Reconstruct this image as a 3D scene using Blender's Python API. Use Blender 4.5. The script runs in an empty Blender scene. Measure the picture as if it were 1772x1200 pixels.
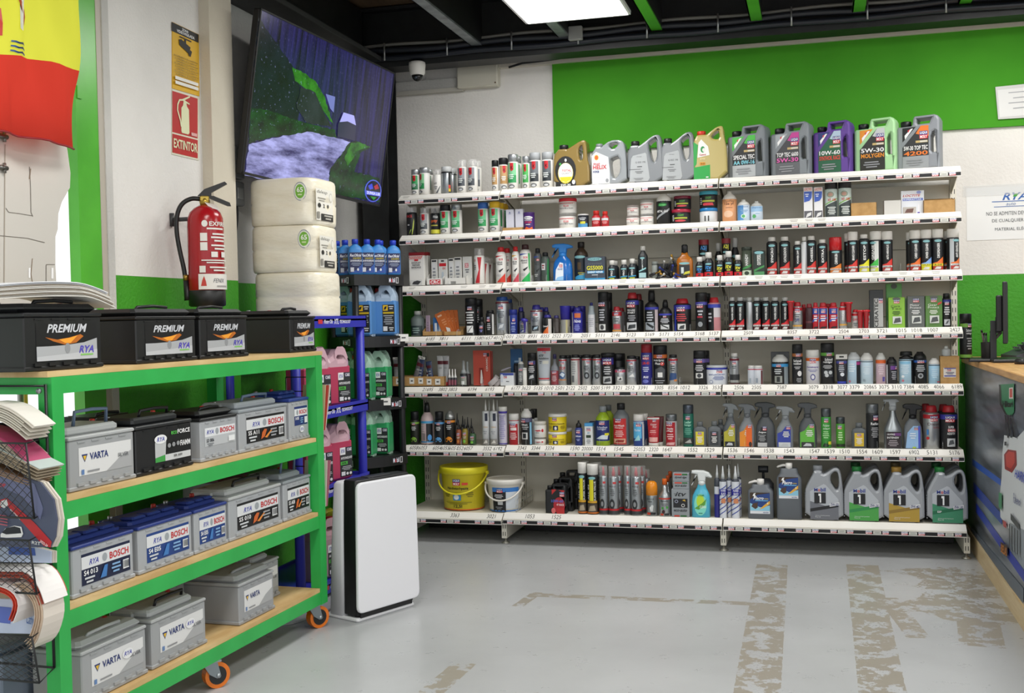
import bpy, bmesh, math, random
from mathutils import Vector, Matrix
random.seed(7)
scene = bpy.context.scene
COL = scene.collection
# ------------------------------------------------------------------ camera
FPX = 1944.3
CAM = Vector((2.5364, -7.1275, 1.3910))
YAW, PITCH, ROLL = 0.26485, -0.02543, -0.02051
_f = Vector((-math.sin(YAW), math.cos(YAW), 0)); _r = Vector((math.cos(YAW), math.sin(YAW), 0)); _u = Vector((0, 0, 1))
FW = _f*math.cos(PITCH) + _u*math.sin(PITCH); _u2 = _u*math.cos(PITCH) - _f*math.sin(PITCH)
RT = _r*math.cos(ROLL) + _u2*math.sin(ROLL); UP = _u2*math.cos(ROLL) - _r*math.sin(ROLL)
cd = bpy.data.cameras.new('camera'); cam = bpy.data.objects.new('camera', cd); COL.objects.link(cam)
cd.sensor_width = 36; cd.lens = FPX/1772*36; cd.clip_start = .05; cd.clip_end = 200
M3 = Matrix((RT, UP, -FW)).transposed()
cam.matrix_world = Matrix.Translation(CAM) @ M3.to_4x4()
scene.camera = cam
# ------------------------------------------------------------------ light and exposure
scene.view_settings.view_transform = 'Standard'; scene.view_settings.look = 'None'
scene.view_settings.gamma = 1; scene.view_settings.use_curve_mapping = False
scene.view_settings.exposure = 0.32
WORLD_STRENGTH = 1.0; LED_STRENGTH = 14.0
wd = bpy.data.worlds.new('world'); scene.world = wd; wd.use_nodes = True
bg = wd.node_tree.nodes['Background']; bg.inputs[0].default_value = (.97, .985, 1.0, 1); bg.inputs[1].default_value = WORLD_STRENGTH

def ray(x, y): return RT*((x-886)/FPX) - UP*((y-600)/FPX) + FW
def hit(x, y, P, n):
    v = ray(x, y); n = Vector(n); return CAM + v*(((Vector(P)-CAM) @ n)/(v @ n))
def at(x, y, X=None, Y=None, Z=None):
    if X is not None: return hit(x, y, (X, 0, 0), (1, 0, 0))
    if Y is not None: return hit(x, y, (0, Y, 0), (0, 1, 0))
    return hit(x, y, (0, 0, Z), (0, 0, 1))
def depth(P): return (Vector(P)-CAM) @ FW
# ------------------------------------------------------------------ materials
def lin(h):
    h = h.lstrip('#'); o = []
    for i in (0, 2, 4):
        c = int(h[i:i+2], 16)/255; o.append(c/12.92 if c <= .04045 else ((c+.055)/1.055)**2.4)
    return (*o, 1)
MATS = {}
def mat(key):
    """key: '#rrggbb' with optional finish letter: m metal, g gloss, c clear, t tinted clear, e emitting, p print"""
    if not isinstance(key, str): return key
    if key in MATS: return MATS[key]
    col, fin = key[:7], key[7:]
    m = bpy.data.materials.new('paint_'+key[1:]); m.use_nodes = True
    nt = m.node_tree; b = nt.nodes['Principled BSDF']
    b.inputs['Base Color'].default_value = lin(col); b.inputs['Roughness'].default_value = .45
    if fin == 'm': b.inputs['Metallic'].default_value = .75; b.inputs['Roughness'].default_value = .32
    if fin == 'g': b.inputs['Roughness'].default_value = .22
    if fin == 'r': b.inputs['Roughness'].default_value = .8
    if fin == 'c': b.inputs['Alpha'].default_value = .22; b.inputs['Roughness'].default_value = .1
    if fin == 't': b.inputs['Alpha'].default_value = .8; b.inputs['Roughness'].default_value = .15
    if fin == 'e':
        b.inputs['Emission Color'].default_value = lin(col); b.inputs['Emission Strength'].default_value = .9
        b.inputs['Base Color'].default_value = (.01, .01, .01, 1); b.inputs['Roughness'].default_value = .15
    if fin in ('', 'r', 'g'):
        n = nt.nodes.new('ShaderNodeTexNoise'); n.inputs['Scale'].default_value = 40
        bp = nt.nodes.new('ShaderNodeBump'); bp.inputs['Strength'].default_value = .03
        tc = nt.nodes.new('ShaderNodeTexCoord'); nt.links.new(tc.outputs['Object'], n.inputs['Vector'])
        nt.links.new(n.outputs['Fac'], bp.inputs['Height']); nt.links.new(bp.outputs['Normal'], b.inputs['Normal'])
    MATS[key] = m; return m
def nodemat(name, build):
    m = bpy.data.materials.new(name); m.use_nodes = True; nt = m.node_tree
    build(nt, nt.nodes['Principled BSDF']); return m
def N(nt, t, **kw):
    n = nt.nodes.new(t)
    for k, v in kw.items():
        if k in n.inputs: n.inputs[k].default_value = v
        else: setattr(n, k, v)
    return n
def noise_mix(nt, scale, c1, c2, lo=.4, hi=.6, detail=6, vec=None, rough=.5):
    n = N(nt, 'ShaderNodeTexNoise', Scale=scale, Detail=detail, Roughness=rough)
    tc = N(nt, 'ShaderNodeTexCoord')
    mp = N(nt, 'ShaderNodeMapping'); nt.links.new(tc.outputs['Object'], mp.inputs['Vector'])
    if vec: mp.inputs['Scale'].default_value = vec
    nt.links.new(mp.outputs['Vector'], n.inputs['Vector'])
    r = N(nt, 'ShaderNodeValToRGB'); r.color_ramp.elements[0].position = lo; r.color_ramp.elements[1].position = hi
    r.color_ramp.elements[0].color = lin(c1); r.color_ramp.elements[1].color = lin(c2)
    nt.links.new(n.outputs['Fac'], r.inputs['Fac']); return n, r, mp
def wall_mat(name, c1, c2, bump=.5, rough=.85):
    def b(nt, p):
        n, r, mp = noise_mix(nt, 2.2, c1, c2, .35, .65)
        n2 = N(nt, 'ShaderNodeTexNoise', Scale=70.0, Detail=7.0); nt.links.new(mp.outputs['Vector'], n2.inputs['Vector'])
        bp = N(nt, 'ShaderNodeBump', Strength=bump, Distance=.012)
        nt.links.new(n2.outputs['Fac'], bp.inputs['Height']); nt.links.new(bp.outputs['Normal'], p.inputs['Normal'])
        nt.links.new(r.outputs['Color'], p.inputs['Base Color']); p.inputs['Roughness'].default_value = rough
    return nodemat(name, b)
def simple_noise_mat(name, c1, c2, scale=8, vec=None, rough=.5, metal=0, lo=.35, hi=.65, bump=0):
    def b(nt, p):
        n, r, mp = noise_mix(nt, scale, c1, c2, lo, hi, vec=vec)
        nt.links.new(r.outputs['Color'], p.inputs['Base Color']); p.inputs['Roughness'].default_value = rough
        p.inputs['Metallic'].default_value = metal
        if bump:
            bp = N(nt, 'ShaderNodeBump', Strength=bump, Distance=.01)
            nt.links.new(n.outputs['Fac'], bp.inputs['Height']); nt.links.new(bp.outputs['Normal'], p.inputs['Normal'])
    return nodemat(name, b)
# ------------------------------------------------------------------ mesh builder
class MB:
    def __init__(s): s.v = []; s.f = []; s.m = []; s.sm = []
    def add(s, vs, fs, m, smooth=False):
        o = len(s.v); s.v += [tuple(v) for v in vs]
        for f in fs: s.f.append([i+o for i in f]); s.m.append(m); s.sm.append(smooth)
        return s
    def box(s, x0, x1, y0, y1, z0, z1, m, bev=0):
        if bev:
            b = bev
            vs = []
            for z, k in ((z0, b), (z0+b, 0), (z1-b, 0), (z1, b)):
                for (px, py) in ((x0+k+0, y0+k), (x1-k, y0+k), (x1-k, y1-k), (x0+k, y1-k)): vs.append((px, py, z))
            # chamfer vertical edges too: use 8-gon rings
            vs = []
            for z, k in ((z0, b), (z0+b, 0), (z1-b, 0), (z1, b)):
                X0, X1, Y0, Y1 = x0+k, x1-k, y0+k, y1-k
                c = b
                vs += [(X0+c, Y0, z), (X1-c, Y0, z), (X1, Y0+c, z), (X1, Y1-c, z), (X1-c, Y1, z), (X0+c, Y1, z), (X0, Y1-c, z), (X0, Y0+c, z)]
            fs = [list(range(7, -1, -1)), list(range(24, 32))]
            for r in range(3):
                for i in range(8):
                    j = (i+1) % 8; fs.append([r*8+i, r*8+j, r*8+8+j, r*8+8+i])
            return s.add(vs, fs, m)
        vs = [(x, y, z) for z in (z0, z1) for (x, y) in ((x0, y0), (x1, y0), (x1, y1), (x0, y1))]
        return s.add(vs, [[3, 2, 1, 0], [4, 5, 6, 7], [0, 1, 5, 4], [1, 2, 6, 5], [2, 3, 7, 6], [3, 0, 4, 7]], m)
    def loft(s, rings, m, n=20, pw=2, caps=(1, 1), smooth=True, off=(0, 0, 0)):
        """rings: (z, rx, ry[, xo, yo, pw])"""
        vs = []
        for r in rings:
            z, rx, ry = r[:3]; xo, yo = (r[3], r[4]) if len(r) > 4 else (0, 0); e = 2/(r[5] if len(r) > 5 else pw)
            for i in range(n):
                a = 2*math.pi*i/n; c, q = math.cos(a), math.sin(a)
                vs.append((off[0]+xo+rx*math.copysign(abs(c)**e, c), off[1]+yo+ry*math.copysign(abs(q)**e, q), off[2]+z))
        fs = []; k = len(rings)
        for r in range(k-1):
            for i in range(n):
                j = (i+1) % n; fs.append([r*n+i, r*n+j, r*n+n+j, r*n+n+i])
        s.add(vs, fs, m, smooth)
        o = len(s.v)-len(vs)
        if caps[0]: s.f.append([o+i for i in range(n-1, -1, -1)]); s.m.append(m); s.sm.append(False)
        if caps[1]: s.f.append([o+(k-1)*n+i for i in range(n)]); s.m.append(m); s.sm.append(False)
        return s
    def tube(s, pts, r, m, n=8, cyc=False):
        pts = [Vector(p) for p in pts]; k = len(pts); vs = []
        prev = None
        for i, p in enumerate(pts):
            if cyc: t = pts[(i+1) % k]-pts[i-1]
            else: t = pts[min(i+1, k-1)]-pts[max(i-1, 0)]
            t.normalize()
            if prev is None:
                a = Vector((0, 0, 1)) if abs(t.z) < .9 else Vector((1, 0, 0)); u = t.cross(a).normalized()
            else: u = (prev - t*(prev @ t)).normalized()
            prev = u; w = t.cross(u)
            rr = r[i] if isinstance(r, (list, tuple)) else r
            for j in range(n):
                a = 2*math.pi*j/n; vs.append(p+u*(rr*math.cos(a))+w*(rr*math.sin(a)))
        fs = []
        for i in range(k if cyc else k-1):
            i2 = (i+1) % k
            for j in range(n): j2 = (j+1) % n; fs.append([i*n+j, i*n+j2, i2*n+j2, i2*n+j])
        if not cyc: fs.append(list(range(n-1, -1, -1))); fs.append([(k-1)*n+j for j in range(n)])
        return s.add(vs, fs, m, True)
    def prism(s, poly, e0, e1, m, mp=None):
        """poly in (a,b); extruded between e0 and e1; mp(a,b,e)->xyz (default a=x,b=z,e=y)"""
        mp = mp or (lambda a, b, e: (a, e, b)); n = len(poly)
        vs = [mp(a, b, e0) for a, b in poly]+[mp(a, b, e1) for a, b in poly]
        fs = [list(range(n)), list(range(2*n-1, n-1, -1))]+[[i, i+n, (i+1) % n+n, (i+1) % n] for i in range(n)]
        return s.add(vs, fs, m)
    def quad(s, a, b, c, d, m): return s.add([a, b, c, d], [[0, 1, 2, 3]], m)
    def mesh(s, name):
        me = bpy.data.meshes.new(name); me.from_pydata(s.v, [], s.f)
        slots = {}
        for i, k in enumerate(s.m):
            if k not in slots: slots[k] = len(slots); me.materials.append(mat(k))
            me.polygons[i].material_index = slots[k]; me.polygons[i].use_smooth = s.sm[i]
        me.update(); return me
    def build(s, name, parent=None, loc=None, fix=True):
        me = s.mesh(name)
        if fix:
            bm = bmesh.new(); bm.from_mesh(me); bmesh.ops.recalc_face_normals(bm, faces=bm.faces); bm.to_mesh(me); bm.free()
        o = bpy.data.objects.new(name, me); COL.objects.link(o)
        if parent: o.parent = parent
        if loc: o.location = loc
        return o
def smooth(pts, k=4):
    p = [Vector(q) for q in pts]; p = [p[0]*2-p[1]]+p+[p[-1]*2-p[-2]]; o = []
    for i in range(1, len(p)-2):
        for j in range(k):
            t = j/k; a, b, c, d = p[i-1:i+3]
            o.append(.5*((2*b)+(c-a)*t+(2*a-5*b+4*c-d)*t*t+(3*b-a-3*c+d)*t**3))
    return o+[p[-2]]
def tag(o, label, cat, group=None):
    o['label'] = label; o['category'] = cat
    if group: o['group'] = group
    return o
def thing(name, label, cat, loc=(0, 0, 0), rz=0, group=None):
    o = bpy.data.objects.new(name, None); COL.objects.link(o); o.empty_display_size = .05
    o.location = loc; o.rotation_euler = (0, 0, rz); return tag(o, label, cat, group)
def struct(o): o['kind'] = 'structure'; return o
# ------------------------------------------------------------------ text and flat print
TXT = {}
def textmesh(t, fl=''):
    k = (t, 'B' in fl, 'I' in fl)
    if k in TXT: return TXT[k]
    c = bpy.data.curves.new('t', 'FONT'); c.body = t; c.resolution_u = 2; c.fill_mode = 'FRONT'
    if 'B' in fl: c.offset = .022
    if 'I' in fl: c.shear = .3
    o = bpy.data.objects.new('t', c); me = bpy.data.meshes.new_from_object(o)
    vs = [(v.co.x, v.co.y) for v in me.vertices]; fs = [list(p.vertices) for p in me.polygons]
    bpy.data.objects.remove(o); bpy.data.curves.remove(c); bpy.data.meshes.remove(me)
    if not vs: vs = [(0, 0), (1, 0), (1, 1)]; fs = [[0, 1, 2]]
    x0 = min(v[0] for v in vs); x1 = max(v[0] for v in vs); y0 = min(v[1] for v in vs); y1 = max(v[1] for v in vs)
    vs = [((x-x0)/(x1-x0+1e-9), (y-y0)/(y1-y0+1e-9)) for x, y in vs]
    TXT[k] = (vs, fs); return TXT[k]
def R(u0, u1, v0, v1, c): return ('r', u0, u1, v0, v1, c)
def T(t, u0, u1, v0, v1, c, fl='B'): return ('t', t, u0, u1, v0, v1, c, fl)
def E(u, v, ru, rv, c): return ('e', u, v, ru, rv, c)
def P(pts, c): return ('p', pts, c)
def Bd(v0, v1, c): return ('b', v0, v1, c)
def L(u0, u1, v0, v1, n, c):
    o = []; h = (v1-v0)/n
    for i in range(n):
        w = (u1-u0)*(.6+.4*((i*37) % 10)/10); m = (u0+u1)/2
        o.append(R(m-w/2, m+w/2, v0+i*h+h*.25, v0+i*h+h*.75, c))
    return o
def LM(u0, u1, v0, v1):
    m = (v0+v1)/2
    return [R(u0, u1, m, v1, '#27317f'), R(u0, u1, v0, m, '#c8202c'), T('LIQUI', u0+.03, u1-.03, m+(v1-v0)*.06, v1-(v1-v0)*.06, '#f2f2f2'),
            T('MOLY', u0+.03, u1-.03, v0+(v1-v0)*.06, m-(v1-v0)*.06, '#f2f2f2')]
def flat(ops):
    o = []
    for x in ops: o += flat(x) if isinstance(x, list) else [x]
    return o
def decal(mb, ops, mp, cuts=None, band=None):
    """ops in (u,v); mp(u,v,layer)->xyz; cuts: list of u to split at for curved surfaces"""
    for k, op in enumerate(flat(ops)):
        t = op[0]
        if t == 'b':
            if band: band(op[1], op[2], op[3], k)
            continue
        if t == 'r':
            _, u0, u1, v0, v1, c = op
            us = [u0]+[q for q in (cuts or []) if u0+.02 < q < u1-.02]+[u1]
            vs = [mp(u, v, k) for v in (v0, v1) for u in us]; n = len(us)
            mb.add(vs, [[i, i+1, n+i+1, n+i] for i in range(n-1)], c, bool(cuts)); continue
        if t == 'e':
            _, u, v, ru, rv, c = op; n = 20
            v2 = [(u+ru*math.cos(2*math.pi*i/n), v+rv*math.sin(2*math.pi*i/n)) for i in range(n)]; f2 = [list(range(n))]
        elif t == 'p': v2, c = op[1], op[2]; f2 = [list(range(len(v2)))]
        else:
            _, tx, u0, u1, v0, v1, c, fl = op; vs, fs = textmesh(tx, fl)
            if 'V' in fl: v2 = [(u1-y*(u1-u0), v0+x*(v1-v0)) for x, y in vs]
            elif 'U' in fl: v2 = [(u1-x*(u1-u0), v1-y*(v1-v0)) for x, y in vs]
            else: v2 = [(u0+x*(u1-u0), v0+y*(v1-v0)) for x, y in vs]
            f2 = fs
        if cuts and max(q[0] for q in v2)-min(q[0] for q in v2) > .12:
            bm = bmesh.new(); bv = [bm.verts.new((a, b, 0)) for a, b in v2]
            for f in f2:
                try: bm.faces.new([bv[i] for i in f])
                except ValueError: pass
            for q in cuts: bmesh.ops.bisect_plane(bm, geom=bm.verts[:]+bm.edges[:]+bm.faces[:], plane_co=(q, 0, 0), plane_no=(1, 0, 0))
            bm.verts.index_update(); v2 = [(v.co.x, v.co.y) for v in bm.verts]; f2 = [[v.index for v in f.verts] for f in bm.faces]; bm.free()
        mb.add([mp(a, b, k) for a, b in v2], f2, c, bool(cuts) and t != 't')
def planemap(O, ux, vy, nrm, e0=.0006, de=.0003):
    O, ux, vy, nrm = map(Vector, (O, ux, vy, nrm))
    return lambda u, v, k: O+ux*u+vy*v+nrm*(e0+de*k)
def pxprint(mb, ops, plane, n, nrm, de=.0006):
    """ops given in photograph pixels laid onto a real plane through point plane with normal n"""
    nrm = Vector(nrm).normalized()
    for k, op in enumerate(flat(ops)):
        if op[0] == 'p': pts, c = op[1], op[2]; vs = [hit(x, y, plane, n)+nrm*(de*(k+1)) for x, y in pts]; mb.add(vs, [list(range(len(vs)))], c)
        elif op[0] == 'q':  # text in pixel quad (bl,br,tr,tl)
            _, tx, bl, br, tr, tl, c, fl = op; v2, fs = textmesh(tx, fl); A, B, C2, D = [hit(x, y, plane, n)+nrm*(de*(k+1)) for x, y in (bl, br, tr, tl)]
            mb.add([(A*(1-x)+B*x)*(1-y)+(D*(1-x)+C2*x)*y for x, y in v2], fs, c)
def Q(t, bl, br, tr, tl, c, fl='B'): return ('q', t, bl, br, tr, tl, c, fl)
def chaikin(p, it=1):
    for _ in range(it):
        q = []
        for i in range(len(p)):
            a, b = p[i], p[(i+1) % len(p)]
            q += [(a[0]*.75+b[0]*.25, a[1]*.75+b[1]*.25), (a[0]*.25+b[0]*.75, a[1]*.25+b[1]*.75)]
        p = q
    return p
def plate(mb, outline, holes, thick, bev, m, off=(0, 0, 0)):
    """extruded outline (x,z) with holes and rounded edges, centred on y"""
    c = bpy.data.curves.new('c', 'CURVE'); c.dimensions = '2D'; c.fill_mode = 'BOTH'; c.extrude = thick/2-bev; c.bevel_depth = bev; c.bevel_resolution = 1; c.offset = -bev
    for pl in [outline]+holes:
        sp = c.splines.new('POLY'); sp.points.add(len(pl)-1); sp.use_cyclic_u = True
        for q, (x, z) in zip(sp.points, pl): q.co = (x, z, 0, 1)
    o = bpy.data.objects.new('c', c); me = bpy.data.meshes.new_from_object(o)
    vs = [(v.co.x+off[0], -v.co.z+off[1], v.co.y+off[2]) for v in me.vertices]; fs = [list(p.vertices) for p in me.polygons]
    bpy.data.objects.remove(o); bpy.data.curves.remove(c); bpy.data.meshes.remove(me)
    mb.add(vs, fs, m)
# ------------------------------------------------------------------ the setting
XL = -.30      # main left wall
XR = -.39      # recessed left wall behind the screen
def seg(x0, y0, x1, y1, w):
    a, b = at(x0, y0, Z=0), at(x1, y1, Z=0); return (a+b)/2, math.atan2(b.y-a.y, b.x-a.x), (b-a).length/2, w
STAINS = [seg(925, 1030, 1315, 1046, .035), seg(930, 1026, 895, 1050, .03), seg(1336, 978, 1308, 1215, .085), seg(1492, 978, 1530, 1215, .085), seg(1535, 1035, 1590, 1105, .05),
          seg(745, 1200, 805, 1148, .05), seg(1640, 985, 1650, 1060, .24), seg(1690, 1060, 1700, 1120, .09), seg(760, 1350, 700, 1500, .2)]
def floor_build(nt, p):
    tc = N(nt, 'ShaderNodeTexCoord'); lk = nt.links.new
    def math_(op, a, b=None):
        n = nt.nodes.new('ShaderNodeMath'); n.operation = op
        for i, q in enumerate((a, b)):
            if q is None: continue
            if isinstance(q, (int, float)): n.inputs[i].default_value = q
            else: lk(q, n.inputs[i])
        return n.outputs[0]
    n1 = N(nt, 'ShaderNodeTexNoise', Scale=1.3, Detail=7.0); lk(tc.outputs['Object'], n1.inputs['Vector'])
    n2 = N(nt, 'ShaderNodeTexNoise', Scale=9.0, Detail=9.0, Roughness=.7); lk(tc.outputs['Object'], n2.inputs['Vector'])
    n3 = N(nt, 'ShaderNodeTexNoise', Scale=26.0, Detail=4.0); lk(tc.outputs['Object'], n3.inputs['Vector'])
    base = N(nt, 'ShaderNodeValToRGB'); e = base.color_ramp.elements
    e[0].color = lin('#acaeaf'); e[1].color = lin('#b9bbbc'); e[0].position = .35; e[1].position = .65
    lk(n1.outputs['Fac'], base.inputs['Fac'])
    tot = None
    for c, ang, hl, hw in STAINS:
        mp = N(nt, 'ShaderNodeMapping', vector_type='TEXTURE'); lk(tc.outputs['Object'], mp.inputs['Vector'])
        mp.inputs['Location'].default_value = (c.x, c.y, 0); mp.inputs['Rotation'].default_value = (0, 0, ang)
        sx = N(nt, 'ShaderNodeSeparateXYZ'); lk(mp.outputs['Vector'], sx.inputs[0])
        wob = math_('MULTIPLY', math_('SUBTRACT', n2.outputs['Fac'], .5), .2 if hw > .2 else .025)
        if hw > .2: wob = math_('ADD', wob, math_('MULTIPLY', math_('SUBTRACT', n1.outputs['Fac'], .5), 1.2))
        m = math_('MULTIPLY', math_('LESS_THAN', math_('ABSOLUTE', math_('ADD', sx.outputs[0], wob)), hl), math_('LESS_THAN', math_('ADD', math_('ABSOLUTE', sx.outputs[1]), wob), hw))
        tot = m if tot is None else math_('MAXIMUM', tot, m)
    worn = math_('MULTIPLY', tot, math_('GREATER_THAN', n2.outputs['Fac'], .475))
    speck = math_('GREATER_THAN', n3.outputs['Fac'], .74)
    worn = math_('MAXIMUM', worn, math_('MULTIPLY', speck, .6))
    mx = N(nt, 'ShaderNodeMix', data_type='RGBA'); lk(worn, mx.inputs['Factor']); lk(base.outputs['Color'], mx.inputs['A']); mx.inputs['B'].default_value = lin('#9c968a')
    lk(mx.outputs['Result'], p.inputs['Base Color']); p.inputs['Roughness'].default_value = .3
    rr = math_('ADD', math_('MULTIPLY', n2.outputs['Fac'], .25), .18); lk(rr, p.inputs['Roughness'])
M_FLOOR = nodemat('painted_concrete', floor_build)
M_WHITE = wall_mat('white_render', '#dcd9d4', '#e6e3de', .3)
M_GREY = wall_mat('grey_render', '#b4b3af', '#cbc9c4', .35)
M_GREENW = wall_mat('green_render', '#348a0f', '#3d9a18', .35, .6)
M_GREEN = simple_noise_mat('green_board', '#3b900f', '#419814', 3, rough=.85)
M_FRAME = simple_noise_mat('green_gloss_paint', '#49a52a', '#55b532', 5, rough=.3)
M_CART = simple_noise_mat('cart_green_paint', '#2aa248', '#30ad50', 6, rough=.42)
M_PLY = simple_noise_mat('plywood', '#c09c66', '#d8ba86', 14, vec=(1, .25, 1), rough=.6)
M_OAK = simple_noise_mat('oak_laminate', '#b78650', '#cfa268', 12, vec=(4, .4, 4), rough=.4)
M_TRIMW = simple_noise_mat('pale_wood_trim', '#cdb489', '#d9c49c', 10, vec=(4, .4, 4), rough=.45)
M_BLACK = simple_noise_mat('black_steel', '#141516', '#1d1f20', 12, rough=.5)
M_STEEL = simple_noise_mat('galvanised_steel', '#6f7476', '#8f9698', 10, rough=.45, metal=.5)
M_SHELF = simple_noise_mat('cream_powder_coat', '#d5d0c2', '#dcd8cb', 4, rough=.45)
M_RAIL = simple_noise_mat('white_rail', '#e6e3dc', '#edeae4', 4, rough=.35)
M_CARD = simple_noise_mat('cardboard', '#a9824e', '#b8925d', 30, rough=.8)
M_DECK = simple_noise_mat('deck_board', '#5d4a36', '#6d5842', 6, vec=(6, .5, 1), rough=.7)
M_BEIGE = wall_mat('beige_plaster', '#c9c0ae', '#d3cbb9', .2)

mb = MB(); mb.quad((-1.2, -16, 0), (11, -16, 0), (11, .2, 0), (-1.2, .2, 0), M_FLOOR); struct(mb.build('floor', fix=False))
# back wall with its green band
mb = MB(); mb.box(XR-.2, 9, .05, .25, 1.59, 4.0, M_WHITE); mb.box(XR-.2, 9, .05, .25, 0, 1.59, M_GREENW); struct(mb.build('wall_back'))
# left wall: main stretch, pillar and the recess behind the screen
mb = MB()
mb.box(XL-.03, XL, -3.03, -2.27, 1.605, 4.0, M_WHITE); mb.box(XL-.03, XL, -3.03, -2.27, 0, 1.605, M_GREENW)
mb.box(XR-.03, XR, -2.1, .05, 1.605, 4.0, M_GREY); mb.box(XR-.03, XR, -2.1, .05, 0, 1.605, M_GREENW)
mb.box(XL-.2, XL, -8.6, -5.4, 0, 4.0, M_WHITE)
mb.box(XL-.2, XL, -5.4, -3.03, 3.3, 4.0, M_WHITE)
struct(mb.build('wall_left'))
mb = MB(); mb.box(XR-.03, XL+.055, -2.28, -2.065, 1.605, 3.9, M_BEIGE); mb.box(XR-.03, XL+.055, -2.28, -2.065, 0, 1.605, M_GREENW); struct(mb.build('trim_1'))
# door opening at the left: green steel frame
d = MB(); d.box(XL-.035, XL+.013, -3.25, -3.11, 0, 3.3, M_FRAME)
d.box(XL-.36, XL-.1, -5.45, -5.3, 0, 3.3, M_FRAME); d.box(XL-.34, XL+.02, -5.4, -3.2, 3.2, 3.34, M_FRAME)
for z in (2.3, 2.55, 2.72): d.box(XL+.013, XL+.019, -3.245, -3.215, z, z+.05, M_FRAME)
door = struct(d.build('door_1'))
t = MB(); t.box(XL-.03, XL+.015, -3.11, -3.075, 0, 3.3, '#b5ada0'); t.box(XL-.03, XL+.02, -3.075, -3.03, 0, 3.3, M_GREY); struct(t.build('trim_2'))
# thin guide rods in the opening
t = MB(); t.tube([(XL-.2, -3.36, .0), (XL-.2, -3.36, 3.2)], .012, '#8d8f86m'); t.tube([(XL-.2, -3.33, 0), (XL-.2, -3.33, 3.2)], .008, '#c9b23c'); t.build('guide_rod', door)
# green panel above the shelving, batten on top of it
P0 = MB(); P0.box(.905, 9, .025, .05, 2.455, 3.03, M_GREEN); tag(P0.build('wall_board'), 'long green painted board on the white wall above the oil canisters', 'wall board')
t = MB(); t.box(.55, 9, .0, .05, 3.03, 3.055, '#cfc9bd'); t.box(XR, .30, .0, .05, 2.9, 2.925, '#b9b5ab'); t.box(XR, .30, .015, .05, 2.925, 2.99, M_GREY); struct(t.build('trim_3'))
jb = MB(); jb.box(.27, .55, -.03, .05, 2.91, 3.08, '#c9c5b6', .008); jo = jb.build('junction_box'); tag(jo, 'beige square junction box on the back wall under the black beam', 'junction box')
for x, z in ((.535, 2.93), (.285, 3.06)): MB().tube([(x, -.034, z), (x, -.026, z)], .005, '#5a3a22').build('screw', jo)
# ceiling: deck, joists and beams
mb = MB(); mb.quad((-1, -8.6, 3.42), (9, -8.6, 3.42), (9, .2, 3.42), (-1, .2, 3.42), M_DECK); struct(mb.build('ceiling', fix=False))
mb = MB(); mb.box(XR, 9, -.30, -.14, 3.02, 3.03, M_BLACK); mb.box(XR, 9, -.235, -.215, 3.03, 3.4, M_BLACK); mb.box(XR, 9, -.30, -.14, 3.39, 3.41, M_BLACK); mb.box(XR, 9, -.31, -.30, 3.02, 3.06, M_BLACK)
beam = struct(mb.build('trim_4'))
mb = MB(); mb.box(XR, -.13, -8.6, -.32, 3.06, 3.075, M_BLACK); mb.box(-.3, -.27, -8.6, -.32, 3.075, 3.4, M_BLACK); mb.box(-.135, -.128, -8.6, -.32, 3.055, 3.08, '#3a3b3b'); struct(mb.build('trim_5'))
for i, (x, g) in enumerate(((.505, 0), (1.07, 0), (1.632, 1), (2.219, 1), (2.792, 1), (3.36, 1), (3.93, 1), (4.5, 1))):
    c = M_FRAME if g else M_STEEL
    mb = MB(); mb.box(x-.035, x+.035, -8.6, -.33, 3.10, 3.112, c); mb.box(x+.02, x+.035, -8.6, -.33, 3.112, 3.4, M_BLACK); mb.box(x-.035, x-.028, -8.6, -.33, 3.10, 3.125, c)
    struct(mb.build('trim_%d' % (6+i)))
# corner column
mb = MB(); mb.box(-.33, -.15, -.235, -.225, 0, 3.06, M_BLACK); mb.box(-.33, -.15, -.055, -.045, 0, 3.06, M_BLACK); mb.box(-.245, -.235, -.225, -.055, 0, 3.06, M_BLACK); struct(mb.build('trim_14'))
# conduits on the beam with clamps and a small box
def wavy(y, z, amp, ph, x0=-.3, x1=6): return [(x0+(x1-x0)*i/80, y, z+amp*math.sin(i*.55+ph)) for i in range(81)]
for pts, r, c, lb in ((wavy(-.335, 3.15, .006, 0), .011, '#7d7c76', 'thin pale grey cable running along the black beam under the ceiling'),
                      (wavy(-.345, 3.115, .007, 1), .019, '#20242b', 'upper thick dark conduit clipped along the black ceiling beam'),
                      (wavy(-.34, 3.07, .004, 2), .019, '#1b2029', 'lower thick dark conduit clipped along the black ceiling beam')):
    o = MB().tube(pts, r, c, 7).build('cable'); tag(o, lb, 'cable')
    for i in range(14 if 'lower' in lb else 0):
        x = -.1+i*.42; MB().tube([(x, -.37, 3.05), (x, -.37, 3.16)], .006, '#a5a8a8m', 6).build('clamp', o)
o = MB().tube([(.62+.09*i, .0-.001*i, 3.045-(0.018 if i == 0 else 0)+.0015*i*i*.6) for i in range(12)], .007, '#26262a', 6).build('cable'); tag(o, 'thin black cable lying along the batten above the green board', 'cable')
for j, (z0, z1, lb) in enumerate(((3.06, 3.14, 'upper white cable bundle above the right part of the green board'), (3.065, 3.10, 'lower white cable bundle above the right part of the green board'))):
    o = MB().tube([(1.3+.28*i, -.02-.02*j, z0+(z1-z0)*(i/11)**2) for i in range(12)], .009, '#c6c2b8', 6).build('cable'); tag(o, lb, 'cable')
b = MB(); b.box(1.105, 1.19, -.40, -.365, 3.07, 3.155, '#9a9b97', .004); tag(b.build('cable_box'), 'small grey plastic cable box on the ceiling beam beside the light panel', 'box')
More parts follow.
